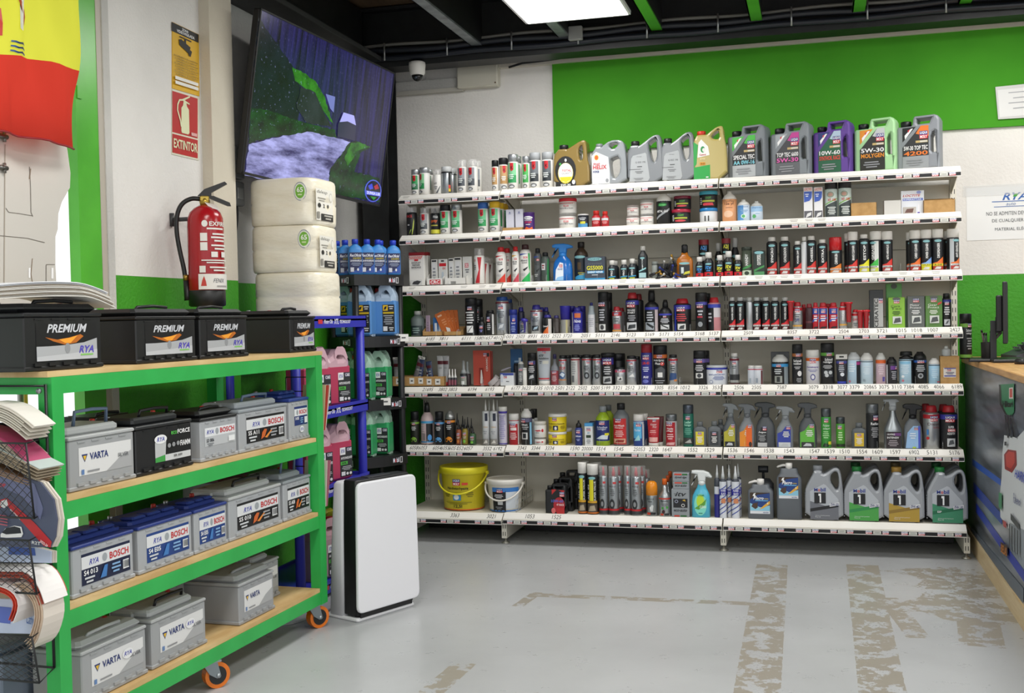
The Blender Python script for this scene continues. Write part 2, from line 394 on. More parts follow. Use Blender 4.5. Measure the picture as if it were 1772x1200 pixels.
# LED panels
def led(x, y, lb):
    t = thing('ceiling_light', lb, 'ceiling light', (x, y, 3.09), 0, 'square LED ceiling panels')
    f = MB(); w, l = .305, .605
    f.box(-w, w, -l, l, .012, .02, '#dfe2e2')
    for a in ((-w, -w+.014, -l, l), (w-.014, w, -l, l), (-w, w, -l, -l+.014), (-w, w, l-.014, l)): f.box(a[0], a[1], a[2], a[3], -.004, .012, '#e4e6e6')
    f.build('frame', t)
    m = MATS.get('led')
    if not m:
        def b(nt, p): p.inputs['Emission Color'].default_value = (1, .985, .96, 1); p.inputs['Emission Strength'].default_value = LED_STRENGTH
        m = MATS['led'] = nodemat('led_diffuser', b)
    g = MB(); g.quad((-w+.014, -l+.014, .002), (-w+.014, l-.014, .002), (w-.014, l-.014, .002), (w-.014, -l+.014, .002), m); g.build('diffuser', t, fix=False)
led(1.246, -1.385, 'square white LED ceiling panel lit above the shelving')
for i, (x, y) in enumerate(((3.6, -1.385), (1.246, -4.2), (3.6, -4.2), (1.246, -7.2), (3.6, -7.2), (6.0, -2.8), (6.0, -5.8))):  # unseen repeats of the visible panel, added to light the room
    led(x, y, 'unseen square LED ceiling panel added out of view to light the room')
# dome camera
t = thing('security_camera', 'white dome security camera under the black ceiling beam corner', 'camera', at(722, 122, Y=-.33))
g = MB(); g.loft([(.02, .035, .035), (.045, .05, .05), (.05, .0505, .0505), (.0, .055, .055), (-.02, .048, .048), (-.03, .038, .038)][:3], '#d8d5cf', 20); g.build('mount', t)
g = MB(); g.loft([(-.032, .040, .040), (-.02, .049, .049), (.03, .054, .054), (.048, .052, .052), (.055, .04, .04)], '#dedbd5', 24); g.build('housing', t)
g = MB(); g.loft([(-.07, .006, .006), (-.064, .02, .02), (-.05, .031, .031), (-.032, .037, .037)], '#0c0c0eg', 20); dm = g.build('dome', t)
g = MB(); g.tube([(.0, -.03, -.05), (.0, -.036, -.053)], .009, '#3b4650g'); g.build('lens', dm)
# ------------------------------------------------------------------ left wall: signs, extinguisher, screen
pl, nn = (XL+.004, 0, 0), (1, 0, 0)
def signbase(mb, pts, c, x=XL): mb.prism([(hit(a, b, (x, 0, 0), nn).y, hit(a, b, (x, 0, 0), nn).z) for a, b in pts], x+.0005, x+.004, c, lambda a, b, e: (e, a, b))
s = MB(); signbase(s, [(297, 153), (297, 38), (343, 60), (344, 167)], '#d8a91c')
so = s.build('surveillance_sign'); tag(so, 'yellow video surveillance notice with black camera symbol on the white wall', 'sign')
s = MB()
def sx(u, v): # 0..1 in sign
    x = 297+u*46.5; return (x, 38+22*u+(115-8*u)*v)
def SP(pts, c): return ('p', [sx(u, v) for u, v in pts], c)
def ST(t, u0, u1, v0, v1, c, fl='B'): return Q(t, sx(u0, v1), sx(u1, v1), sx(u1, v0), sx(u0, v0), c, fl)
ops = [SP([(0, 0), (1, 0), (1, .135), (0, .135)], '#17171a'), ST('ZONA', .38, .62, .02, .06, '#f0f0f0'), ST('VIDEOVIGILADA', .18, .84, .07, .115, '#f0f0f0'),
       SP([(.28, .16), (.72, .16), (.72, .18), (.28, .18)], '#111'+'111'), SP([(.46, .18), (.52, .18), (.52, .24), (.46, .24)], '#111111'),
       SP([(.25, .22), (.33, .20), (.68, .27), (.62, .38), (.27, .30)], '#111111'), SP([(.66, .31), (.73, .33), (.68, .42), (.60, .40)], '#111111')]
for i in range(8): ops.append(ST('EN CUMPLIMIENTO DE LA NORMATIVA'[i % 3:], .06+.03*(i % 3), .94-.04*(i % 2), .47+.04*i, .495+.04*i, '#3a3018', ''))
ops += [SP([(.07, .80), (.93, .80), (.93, .85), (.07, .85)], '#e6e4dc'), SP([(.07, .87), (.93, .87), (.93, .92), (.07, .92)], '#e6e4dc')]
pxprint(s, ops, pl, nn, (1, 0, 0)); s.build('print', so, fix=False)
s = MB(); signbase(s, [(296, 267), (297, 154.5), (343.5, 169), (343, 278)], '#dcd9c4')
so = s.build('extinguisher_sign'); tag(so, 'red fire extinguisher sign reading EXTINTOR on the white wall', 'sign')
s = MB()
def sx(u, v): x = 296.5+u*46.7; return (x, 154.5+14.5*u+(112.5-3.5*u)*v)
cr = '#dfe0b8'
ops = [SP([(.03, .02), (.97, .02), (.97, .655), (.03, .655)], '#b51d1f'), SP([(.03, .68), (.97, .68), (.97, .97), (.03, .97)], '#b51d1f'),
       SP([(.36, .24), (.42, .20), (.44, .14), (.54, .14), (.57, .20), (.64, .24), (.66, .60), (.62, .63), (.38, .63), (.36, .60)], cr),
       SP([(.40, .10), (.66, .02), (.68, .04), (.48, .11), (.66, .14), (.66, .16), (.44, .14)], cr),
       SP([(.42, .10), (.27, .12), (.20, .20), (.19, .30), (.30, .45), (.33, .54), (.37, .54), (.34, .44), (.23, .29), (.24, .21), (.30, .14), (.42, .125)], cr),
       SP([(.72, .585), (.93, .585), (.93, .635), (.72, .635)], '#d9a5a0'), ST('EXTINTOR', .06, .94, .745, .89, cr)]
pxprint(s, ops, pl, nn, (1, 0, 0)); s.build('print', so, fix=False)
# fire extinguisher
e0 = at(357, 450, X=-.125)
zb = at(357, 531, X=-.125).z
t = thing('fire_extinguisher', 'red fire extinguisher with black hose hung on the wall pillar', 'fire extinguisher', (e0.x, e0.y, zb), math.radians(29))
r = .08; RED = '#a3121cg'
g = MB(); g.loft([(.02, r, r), (.10, r, r), (.36, r, r), (.40, r*.97, r*.97), (.425, r*.85, r*.85), (.445, r*.6, r*.6), (.458, .025, .025)], RED, 28); body = g.build('cylinder', t)
g = MB(); g.loft([(0, r*.9, r*.9), (.006, r*1.02, r*1.02), (.072, r*1.02, r*1.02), (.075, r*.98, r*.98)], '#151515', 28); g.build('foot_ring', t)
def cylmap(rr, a0, z0, z1, hw, rot=0): return lambda u, v, k: ((rr+.0008+.0004*k)*math.sin(rot+u*hw), -(rr+.0008+.0004*k)*math.cos(rot+u*hw), z0+v*(z1-z0))
cuts9 = [i/6 for i in range(-5, 6)]
g = MB(); m = cylmap(r, 0, .1, .40, 1.25, math.radians(38)); w = '#e4e0da'
ops = [E(-.55, .9, .13, .05, w), T('EXFIRE', -.35, .6, .865, .93, w), L(-.75, .7, .80, .85, 1, w), R(-.75, -.45, .64, .76, w), L(-.35, .7, .62, .77, 3, w), R(-.75, -.45, .50, .62, w), L(-.35, .7, .5, .6, 2, w),
       R(-.3, 0, .4, .48, w), R(.2, .5, .4, .48, w), L(-.8, .7, .3, .37, 2, w), R(-.8, -.55, .17, .27, w), L(-.45, .7, .18, .27, 2, w), R(-.85, .75, -.08, .15, w),
       P([(-.75, -.03), (-.7, .05), (-.62, .12), (-.55, .04), (-.52, -.03)], '#c0392b'), T('FENIX', -.25, .3, .02, .08, '#4a4a58', 'I'), L(-.3, .7, -.06, -.01, 1, '#a09c98')]
decal(g, ops, m, cuts9); g.build('label', body, fix=False)
g = MB(); g.loft([(.455, .02, .02), (.475, .024, .024), (.49, .02, .02)], '#a98f3dm', 14); g.box(-.02, .02, -.02, .02, .475, .5, '#b49a48m', .004); g.build('valve', t)
g = MB(); g.prism([(-.03, .50), (.0, .53), (.09, .565), (.1, .555), (.03, .515), (.03, .5)], -.014, .014, '#151515'); g.prism([(.0, .50), (.04, .50), (.11, .47), (.115, .455), (.1, .455), (.03, .485)], -.012, .012, '#151515'); g.build('handle', t)
hp = [(-.02, 0, .487), (-.06, -.0, .487), (-.10, .0, .462), (-.122, .0, .41), (-.125, 0, .34), (-.115, 0, .26), (-.1, 0, .18), (-.092, 0, .12)]
g = MB(); g.tube(smooth(hp), .0105, '#141414', 10); g.build('hose', t)
g = MB(); g.tube([(-.092, 0, .145), (-.091, 0, .12)], .0125, '#a3823cm'); g.tube([(-.091, 0, .12), (-.086, 0, .05), (-.084, 0, .03)], [.012, .015, .017], '#141414'); g.build('nozzle', t)
g = MB(); g.tube([(0, 0, .40), (-.1538, .0853, .40)], .01, '#3a3a3c', 8); g.tube([(-.149, .0826, .37), (-.149, .0826, .43)], .012, '#3a3a3c', 8); g.build('wall_hook', t)
g = MB(); g.add([(.0, -.03, .47), (.05, -.05, .455), (.07, -.05, .43), (.02, -.035, .445)], [[0, 1, 2, 3]], '#e8e4de'); g.build('inspection_tag', t, fix=False)
# wall switches and cable behind the pillar
for i, (y0, y1, lb) in enumerate(((255, 280, 'upper grey wall switch beside the pillar under the screen'), (283, 308, 'middle grey socket beside the pillar under the screen'), (315, 355, 'lower grey socket box beside the pillar above the paper rolls'))):
    a, b = at(392, y1, X=XR), at(412, y0, X=XR)
    t = thing('wall_socket', lb, 'socket', (XR, (a.y+b.y)/2, a.z), 0); h = b.z-a.z
    g = MB(); g.box(0, .045, -.05, .05, 0, h*.95, '#8b8d8c', .006); g.build('housing', t)
    g = MB(); g.box(.045, .05, -.03, .03, h*.25, h*.7, '#b9bbba', .003); g.build('plate', t)
pts = [hit(x, y, (XR+.02, 0, 0), nn) for x, y in ((406, 335), (411, 370), (407, 410), (402, 450), (400, 490), (399, 540), (399, 620))]
tag(MB().tube(smooth(pts), .006, '#1a1a1c').build('cable'), 'black power cable hanging down the wall beside the paper rolls', 'cable')
# wall screen, tilted forward
c = Vector((-.066, -1.356, 2.517)); yaw, tilt, rl = 1.45686, .14159, -.03
rg = Vector((math.cos(yaw), math.sin(yaw), 0)); nr = Vector((math.sin(yaw), -math.cos(yaw), 0))
n2 = nr*math.cos(tilt)-Vector((0, 0, 1))*math.sin(tilt); u2 = Vector((0, 0, 1))*math.cos(tilt)+nr*math.sin(tilt)
r2 = rg*math.cos(rl)+u2*math.sin(rl); u2 = u2*math.cos(rl)-rg*math.sin(rl)
t = thing('television', 'large wall television tilted forward showing a forest road', 'television')
t.matrix_world = Matrix.Translation(c) @ Matrix((r2, u2, n2)).transposed().to_4x4()
W2, H2 = .715, .41
g = MB(); g.box(-W2, W2, -H2, H2, -.045, -.004, '#101012', .006); g.build('casing', t)
for a in ((-W2, W2, H2-.008, H2), (-W2, W2, -H2, -H2+.014), (-W2, -W2+.008, -H2, H2), (W2-.008, W2, -H2, H2)): MB().box(*a, -.005, .004, '#1b1b1e').build('bezel', t)
def forest(nt, p):
    n, r_, mp = noise_mix(nt, 4, '#07060f', '#3b3488', .34, .86, detail=10, vec=(9, .5, 1))
    n2_ = N(nt, 'ShaderNodeTexNoise', Scale=90.0, Detail=3.0); nt.links.new(mp.outputs['Vector'], n2_.inputs['Vector'])
    r3 = N(nt, 'ShaderNodeValToRGB'); r3.color_ramp.elements[0].position = .66; r3.color_ramp.elements[1].position = .72; r3.color_ramp.elements[0].color = (0, 0, 0, 1); r3.color_ramp.elements[1].color = (.25, .25, .5, 1)
    nt.links.new(n2_.outputs['Fac'], r3.inputs['Fac'])
    ad = N(nt, 'ShaderNodeMix', data_type='RGBA', blend_type='ADD'); ad.inputs['Factor'].default_value = 1
    nt.links.new(r_.outputs['Color'], ad.inputs['A']); nt.links.new(r3.outputs['Color'], ad.inputs['B'])
    nt.links.new(ad.outputs['Result'], p.inputs['Emission Color']); p.inputs['Emission Strength'].default_value = .62; p.inputs['Base Color'].default_value = (.01, .01, .015, 1); p.inputs['Roughness'].default_value = .2
def emi(name, c1, c2, scale, vec, lo=.35, hi=.65, st=.8):
    def b(nt, p):
        n, r_, mp = noise_mix(nt, scale, c1, c2, lo, hi, detail=10, vec=vec, rough=.65)
        n3 = N(nt, 'ShaderNodeTexNoise', Scale=60.0, Detail=2.0); nt.links.new(mp.outputs['Vector'], n3.inputs['Vector'])
        r3 = N(nt, 'ShaderNodeValToRGB'); r3.color_ramp.elements[0].position = .66; r3.color_ramp.elements[1].position = .74; r3.color_ramp.elements[0].color = (0, 0, 0, 1); r3.color_ramp.elements[1].color = (.12, .14, .26, 1)
        nt.links.new(n3.outputs['Fac'], r3.inputs['Fac'])
        ad = N(nt, 'ShaderNodeMix', data_type='RGBA', blend_type='ADD'); ad.inputs['Factor'].default_value = 1
        nt.links.new(r_.outputs['Color'], ad.inputs['A']); nt.links.new(r3.outputs['Color'], ad.inputs['B'])
        nt.links.new(ad.outputs['Result'], p.inputs['Emission Color']); p.inputs['Emission Strength'].default_value = st; p.inputs['Base Color'].default_value = (.01, .01, .01, 1); p.inputs['Roughness'].default_value = .2
    return nodemat(name, b)
ED = emi('screen_dark_trees', '#04060c', '#101a26', 9, (2, 1, 1)); EG = emi('screen_grass', '#03120a', '#124a18', 12, (1, 1, 1.5)); EG2 = emi('screen_bright_grass', '#144a10', '#35881e', 16, (1, 1, 1)); ERD = emi('screen_road', '#302e62', '#b4b6f4', 5, (1, .9, 4)); EB = emi('screen_bush', '#14181c', '#2b3038', 8, (1, 1, 1))
g = MB(); g.quad((-W2+.008, -H2+.014, 0), (W2-.008, -H2+.014, 0), (W2-.008, H2-.008, 0), (-W2+.008, H2-.008, 0), nodemat('screen_forest', forest)); scr = g.build('screen', t, fix=False)
def z4(pts): return [(380+x/4, y/4) for x, y in pts]
ops = [('p', z4([(270, 120), (520, 480), (560, 640), (540, 860), (420, 800), (215, 760)]), ED),
       ('p', z4([(212, 745), (330, 760), (520, 830), (800, 900), (805, 960), (620, 920), (360, 950), (200, 990)]), EG),
       ('p', z4([(500, 465), (560, 490), (660, 560), (720, 660), (790, 870), (740, 800), (600, 620), (520, 560)]), EG2),
       ('p', z4([(560, 600), (660, 640), (720, 780), (780, 880), (600, 850), (530, 740)]), EB),
       ('p', z4([(200, 1000), (360, 955), (620, 912), (910, 985), (830, 1080), (760, 1180), (740, 1330), (480, 1290), (170, 1215)]), ERD),
       ('p', z4([(900, 985), (960, 980), (1050, 1020), (970, 1060), (930, 1190), (1100, 1230), (1110, 1400), (740, 1340), (760, 1170), (840, 1070)]), EG),
       ('p', z4([(905, 990), (960, 982), (1040, 1018), (960, 1040), (880, 1150), (860, 1100)]), EG2),
       ('p', z4([(730, 650), (795, 670), (785, 780), (760, 750)]), '#6f76b8e'),
       ('p', z4([(815, 860), (850, 780), (925, 800), (940, 860), (930, 975), (810, 945)]), '#2a2a44e'),
       ('p', z4([(825, 845), (852, 778), (925, 800), (938, 868), (880, 840)]), '#a9a9eee')]
cx_, cy_ = 380+1218/4.615, 300+140/4.615
def ring(rx, ry): return [(cx_+rx*math.cos(i*.314), cy_+ry*math.sin(i*.314)) for i in range(20)]
ops += [('p', ring(14.5, 19.5), '#4f5ecbe'), ('p', ring(12.8, 17.5), '#0d1028e'), ('p', [(cx_-9, cy_-9), (cx_-2, cy_-13), (cx_, cy_-4), (cx_-6, cy_-2)], '#3a49d0e'), ('p', [(cx_+1, cy_-8), (cx_+7, cy_-12), (cx_+10, cy_-4), (cx_+3, cy_-2)], '#a8303ae'),
        ('p', [(cx_-13, cy_-1), (cx_+13, cy_+3), (cx_+13, cy_+10), (cx_-13, cy_+6)], '#5565d8e'), Q('DUNGA LUB', (cx_-11, cy_+5), (cx_+11, cy_+8.5), (cx_+11, cy_+3.5), (cx_-11, cy_), '#e8e8ffe'), ('p', [(cx_-6, cy_+9), (cx_+5, cy_+11), (cx_, cy_+16)], '#2f8a30e')]
def rough(p, amp=1.3, n=5):
    o = []
    for i, (x, y) in enumerate(p):
        x1, y1 = p[(i+1) % len(p)]; k = max(1, int(math.hypot(x1-x, y1-y)/n)); o.append((x, y))
        for j in range(1, k): o.append((x+(x1-x)*j/k+random.uniform(-amp, amp), y+(y1-y)*j/k+random.uniform(-amp, amp)))
    return o
ops = [('p', rough(o[1]), o[2]) if o[0] == 'p' and o[2] in (ED, EG, EG2, ERD, EB) else o for o in ops]
g = MB(); pxprint(g, ops, c, n2, n2, .0006)
pic = g.build('picture', None, fix=False); pic.parent = scr; pic.matrix_parent_inverse = t.matrix_world.inverted()
g = MB(); g.box(-.15, .15, -.12, .12, -.07, -.045, M_BLACK); g.box(-.04, .04, -.04, .04, -.2, -.07, M_BLACK); g.build('wall_bracket', t)
# ------------------------------------------------------------------ flag and torn board in the door opening
def cloth_mat(name, c):
    def b(nt, p):
        p.inputs['Base Color'].default_value = lin(c); p.inputs['Roughness'].default_value = .8
        tr = N(nt, 'ShaderNodeBsdfTranslucent'); tr.inputs['Color'].default_value = lin(c); mx = N(nt, 'ShaderNodeMixShader'); mx.inputs[0].default_value = .68
        w = N(nt, 'ShaderNodeTexWave', Scale=90.0); tc = N(nt, 'ShaderNodeTexCoord'); nt.links.new(tc.outputs['Object'], w.inputs['Vector']); bp = N(nt, 'ShaderNodeBump', Strength=.05); nt.links.new(w.outputs['Fac'], bp.inputs['Height']); nt.links.new(bp.outputs['Normal'], p.inputs['Normal'])
        o = nt.nodes['Material Output']; nt.links.new(p.outputs[0], mx.inputs[1]); nt.links.new(tr.outputs[0], mx.inputs[2]); nt.links.new(mx.outputs[0], o.inputs[0])
    return nodemat(name, b)
MY, MR = cloth_mat('flag_yellow', '#e2e048'), cloth_mat('flag_red', '#d63c2c')
g = MB(); XF = -.17
def flagpt(x, y): # pixel on the hanging cloth with folds
    q = at(x, y, X=XF); w = .018*math.sin(x*.06+y*.012)+.010*math.sin(x*.13-y*.03); return (q.x+w, q.y, q.z)
def fold(x): return 95+.14*x+.0009*x*x
nx, ny = 26, 24; vs = []; fs = []; ms = []
for j in range(ny+1):
    for i in range(nx+1):
        x = -200+i/nx*336; edge = 2+math.sin(j*.5)*1.5
        bot = 226+max(0, x)*.235; top = -60
        # split so a row falls on the colour seam
        seam = 95+(28 if x > 0 else 0)*min(1, max(0, x)/130)**2
        y = top+(seam-top)*j/12 if j <= 12 else seam+(bot-seam)*(j-12)/12
        vs.append(flagpt(x-(edge if i == nx else 0), y))
for j in range(ny):
    for i in range(nx):
        a = j*(nx+1)+i; fs.append([a, a+1, a+nx+2, a+nx+1]); ms.append(MY if j < 12 else MR)
for f, m_ in zip(fs, ms): g.f.append(f); g.m.append(m_); g.sm.append(True)
g.v += [tuple(v) for v in vs]
fo = g.build('flag', fix=False); tag(fo, 'yellow and red cloth flag hanging in the bright doorway', 'flag')
g = MB()
def fp(pts, c, e): g.add([Vector(flagpt(x, y))+Vector((.004+e, 0, 0)) for x, y in pts], [list(range(len(pts)))], c)
fp([(26, 0), (38, 0), (35, 54), (23, 50)], '#dcdcd6', 0); fp([(20, 0), (30, 0), (40, 18), (44, 30), (41, 46), (37, 40), (38, 28), (28, 14)], '#a8321e', .002)
fp([(0, 14), (2, 40), (1, 62), (-8, 62), (-8, 14)], '#c0301e', .001)
for k, yy in enumerate((70, 78, 86)): fp([(12, yy), (18, yy+1), (24, yy+4), (32, yy+4), (40, yy+8), (44, yy+8), (44, yy+11), (38, yy+11), (31, yy+7), (24, yy+7), (17, yy+4), (12, yy+3)], '#3d5a8c', .001)
g.build('crest', fo, fix=False)
g = MB(); e = [flagpt(x, 226+max(0, x)*.235) for x in range(-200, 137, 12)]; g.tube([(a[0]+.002, a[1], a[2]) for a in e], .004, '#8e1420', 6); g.build('hem', fo)
bd = [(-220, 180), (112, 235), (117, 262), (122, 300), (121, 325), (117, 332), (107, 350), (101, 370), (100, 397), (96, 410), (96, 457), (98, 495), (97, 640), (-220, 640)]
XB = XL+.03; q = [at(x, y, X=XB) for x, y in bd]
g = MB(); g.prism([(v.y, v.z) for v in q], XB-.006, XB, '#cfcbc3', lambda a, b, e: (e, a, b)); bo = g.build('torn_board'); tag(bo, 'torn off-white board with cracks standing in the bright doorway', 'board')
g = MB()
def crk(pts, w, c='#6d675e'):
    for (x0, y0), (x1, y1) in zip(pts, pts[1:]):
        L_ = math.hypot(x1-x0, y1-y0); nx_, ny_ = -(y1-y0)/L_*w, (x1-x0)/L_*w
        g.add([hit(a, b, (XB+.0015, 0, 0), nn) for a, b in ((x0+nx_, y0+ny_), (x1+nx_, y1+ny_), (x1-nx_, y1-ny_), (x0-nx_, y0-ny_))], [[0, 1, 2, 3]], c)
def z4b(p): return [(x/4, 250+y/4) for x, y in p]
crk(z4b([(205, 155), (212, 300), (215, 470), (228, 500)]), .5); crk(z4b([(40, 440), (60, 470), (140, 480), (228, 495)]), .45); crk(z4b([(0, 632), (190, 650), (310, 680)]), .5); crk(z4b([(225, 790), (215, 900), (235, 1010)]), .6, '#8d7a66'); crk(z4b([(320, 835), (320, 1075)]), .5); crk(z4b([(320, 832), (380, 832)]), .4)
crk(z4b([(0, 985), (390, 985)]), .4, '#efefec'); crk(z4b([(36, 0), (28, 1070)]), .8, '#a89e90'); crk([(53, 292), (51, 310)], 1, '#8d7a66')
crk(z4b([(205, 855), (205, 925)]), 1.6, '#ffffff'); crk(z4b([(363, 855), (363, 930)]), 1.8, '#ffffff'); crk(z4b([(258, 1041), (335, 1041)]), 1.6, '#ffffff')
g.build('crack', bo, fix=False)
for y in (237, 291): p_ = at(8, y, X=XB+.01); g = MB(); g.tube([(p_.x, p_.y-.03, p_.z), (p_.x, p_.y+.012, p_.z)], .009, '#6a6a66m'); g.tube([(p_.x, p_.y, p_.z-.018), (p_.x, p_.y, p_.z+.018)], .006, '#8a8a86m'); g.build('clip', bo)
# ------------------------------------------------------------------ right wall papers
s = MB(); a, b = at(1672, 326, Y=.05), at(1672, 417, Y=.05); w = .52
s.box(a.x, a.x+w, .047, .05, b.z, a.z, '#e4e5e4'); so = s.build('notice_sheet'); tag(so, 'white laminated returns notice taped to the wall right of the shelving', 'notice')
g = MB(); H = a.z-b.z; mp = planemap((a.x, .047, b.z), (w, 0, 0), (0, 0, H), (0, -1, 0))
ops = [T('RYA', .38, .64, .74, .88, '#2c5fa8', 'BI'), P([(.49, .80), (.53, .80), (.55, .86), (.51, .86)], '#3f9a34'), R(.27, .62, .71, .725, '#2c5fa8'), T('auto', .42, .52, .64, .69, '#5b79a8', 'I'), R(.29, .70, .615, .625, '#2c5fa8'),
       T('NO SE ADMITEN DEVOLUCIONES', .21, .86, .46, .53, '#55575a', ''), T('DE CUALQUIER TIPO DE', .27, .79, .32, .39, '#55575a', ''), T('MATERIAL ELÉCTRICO', .30, .77, .17, .24, '#55575a', '')]
decal(g, ops, mp); g.build('print', so, fix=False)
g = MB(); g.box(a.x-.02, a.x+w, .043, .046, a.z-.05, a.z+.012, '#e9eaeac'); g.build('tape', so)
s = MB(); q = [at(x, y, Y=.02) for x, y in ((1722, 151), (1900, 133), (1904, 196), (1727, 207))]
s.prism([(v.x, v.z) for v in q], .012, .02, '#c9c9c6'); so = s.build('wall_certificate'); tag(so, 'small framed paper certificate tilted on the green board at right', 'certificate')
g = MB(); pxprint(g, [('p', [(1726, 156), (1900, 139), (1900, 190), (1730, 203)], '#dcdcda')]+[('p', [(1745+(i % 2)*8, 160+9*i), (1800, 155+9*i), (1800, 156.5+9*i), (1745+(i % 2)*8, 161.5+9*i)], '#9a9ca0') for i in range(4)], (0, .011, 0), (0, 1, 0), (0, -1, 0)); g.build('sheet', so, fix=False)
# ------------------------------------------------------------------ green battery trolley
CR = -.035; CO = Vector((.37, -2.44, 0)); cc, cs = math.cos(CR), math.sin(CR)
def cw(lx, ly, z=0): return Vector((CO.x+cc*lx-cs*ly, CO.y+cs*lx+cc*ly, z))
CL0, CL1, CDP = -1.785, .0, -.56       # length span and depth
t = thing('battery_trolley', 'green steel trolley with plywood shelves full of car batteries', 'trolley', (CO.x, CO.y, 0), CR)
for x, y in ((0, CL0), (0, CL1), (CDP, CL0), (CDP, CL1)):
    g = MB(); x0, x1 = (x-.05, x) if x == 0 else (x, x+.05); y0, y1 = (y, y+.052) if y == CL0 else (y-.06, y)
    g.box(x0, x1, y0, y1, .115, 1.24, M_CART); g.build('post', t)
LEV = ((1.188, 1.24), (.80, .853), (.462, .517), (.118, .172))
for z0, z1 in LEV:
    for x0 in (-.045, CDP): g = MB(); g.box(x0+.002, x0+.043, CL0+.05, CL1-.058, z0, z1, M_CART); g.build('rail', t)
    for y0 in (CL0+.004, CL1-.05): g = MB(); g.box(CDP+.05, -.05, y0, y0+.046, z0, z1, M_CART); g.build('end_rail', t)
    g = MB(); g.box(CDP+.004, -.006, CL0+(.055 if z1 < 1.2 else -.01), CL1-(.062 if z1 < 1.2 else -.02), z1+.0005, z1+.018, M_PLY)
    g.build('shelf_board', t)
g = MB(); g.box(CDP+.06, -.06, CL0+.006, CL0+.014, .66, 1.10, '#23302e'); g.build('end_panel', t)
def caster(lx, ly, ang, orange=True):
    c = bpy.data.objects.new('caster', None); COL.objects.link(c); c.parent = t; c.location = (lx, ly, 0); c.rotation_euler = (0, 0, ang)
    g = MB(); g.box(-.04, .04, -.045, .045, .108, .116, '#9aa0a4m'); g.prism([(-.03, .11), (.03, .11), (.045, .05), (.03, .04), (.0, .06)], -.026, -.02, '#8f979cm'); g.prism([(-.03, .11), (.03, .11), (.045, .05), (.03, .04), (.0, .06)], .02, .026, '#8f979cm'); g.build('fork', c)
    g = MB(); q = [(.035+.05*math.cos(i*math.pi/12), .05+.05*math.sin(i*math.pi/12)) for i in range(24)]; g.prism(q, -.018, .018, '#d9711bg'); g.build('tyre', c)
    g = MB(); q = [(.035+.035*math.cos(i*math.pi/10), .05+.035*math.sin(i*math.pi/10)) for i in range(20)]; g.prism(q, -.0195, .0195, '#1a1a1c'); g.tube([(.035, -.03, .05), (.035, .03, .05)], .009, '#a9afb3m'); g.build('hub', c)
caster(-.06, -.05, math.radians(60)); caster(-.06, -.90, math.radians(55)); caster(CDP+.06, -.05, 0); caster(CDP+.06, -.9, 0); caster(-.06, CL0+.06, 0); caster(CDP+.06, CL0+.06, 0)

def battery(lb, ly0, ly1, zb, h, deep, body, lid, ops, lx=-.035, style='flat', hc=None, up=0, group=None, rot=0):
    """label face looks along +x of the trolley; local: x along trolley length, -y outwards"""
    Ln = ly1-ly0; ctr = cw(lx, (ly0+ly1)/2, zb)
    t = thing('car_battery', lb, 'battery', ctr, CR+math.pi/2+rot, group or 'car batteries on the green trolley')
    w = Ln/2; hb = h*.80
    g = MB(); g.box(-w, w, 0, deep, 0, hb, body, .004); g.box(-w-.006, w+.006, -.004, deep+.004, 0, .014, body, .003)
    for i in range(5): g.box(-w*.8+i*w*.36, -w*.8+i*w*.36+w*.2, -.007, 0, .014, .024, body)
    for i in range(4): g.box(-w*.75+i*w*.42, -w*.75+i*w*.42+w*.22, -.0025, 0, hb*.94, hb*.965, body)
    bo = g.build('case', t)
    g = MB(); g.box(-w-.003, w+.003, -.003, deep+.003, hb, hb+h*.06, lid, .003)
    if style == 'flat': g.box(-w+.004, w-.004, .012, deep-.012, hb+h*.06, h, lid, .012)
    elif style == 'step':
        g.box(-w+.012, w-.055, deep*.1, deep-.008, hb+h*.06, h, lid, .008); g.box(-w+.004, w-.004, deep*.42, deep-.012, hb+h*.06, h*.97, lid, .006)
    elif style == 'ridge':
        g.box(-w+.01, w-.01, deep*.2, deep-.012, hb+h*.06, h*.93, lid, .012)
        for k in (-.55, 0, .55): g.box(w*k-w*.24, w*k+w*.24, deep*.22, deep*.55, h*.93, h, lid, .006)
    g.build('lid', t)
    if style != 'ridge':
        g = MB(); hh = h+(.02 if style == 'step' else .006)+up
        g.tube([(-w*.5, deep*.25, h*.97), (-w*.48, deep*.22, hh), (0, deep*.2, hh+.004), (w*.48, deep*.22, hh), (w*.5, deep*.25, h*.97)], .006, hc or (lid if style == 'flat' else '#101012')); g.build('carry_handle', t)
    for sx_, c_ in ((-1, '#8a8c8em'), (1, '#b9322a')):
        g = MB(); g.loft([(h*.9, .010, .010), (h*1.0, .009, .009), (h*1.02, .008, .008)], c_, 12, off=(sx_*w*.78, deep*.72, 0)); g.build('terminal', t)
    g = MB(); mp = planemap((0, 0, 0), (w, 0, 0), (0, 0, hb), (0, -1, 0), .0008, .0003); decal(g, ops, mp); g.build('label', bo, fix=False)
    return t
def RYA(u0, u1, v0, v1, c='#3a3f9c'): return T('RYA', u0, u1, v0, v1, c, 'BI')
def premium(): 
    return [R(-.72, .86, .18, .88, '#0c0c0e'), T('PREMIUM', -.45, .60, .70, .86, '#c9cbcf', 'BI'), P([(-.5, .62), (-.2, .57), (.1, .60), (.42, .66), (.5, .62), (.3, .5), (0, .47), (-.3, .54)], '#b5651c'), P([(-.15, .57), (.15, .60), (.34, .64), (.15, .5), (0, .5)], '#f0a030'),
            P([(-.72, .18), (.86, .18), (.86, .58), (.5, .50), (0, .46), (-.4, .45), (-.72, .45)], '#a9abad'), P([(-.72, .18), (.86, .18), (.86, .36), (.2, .30), (-.72, .26)], '#bcbec0'), E(.06, .40, .07, .10, '#8e9092'), RYA(.36, .76, .30, .44, '#4b3fb0'), R(.4, .74, .25, .28, '#7fbf5a')]
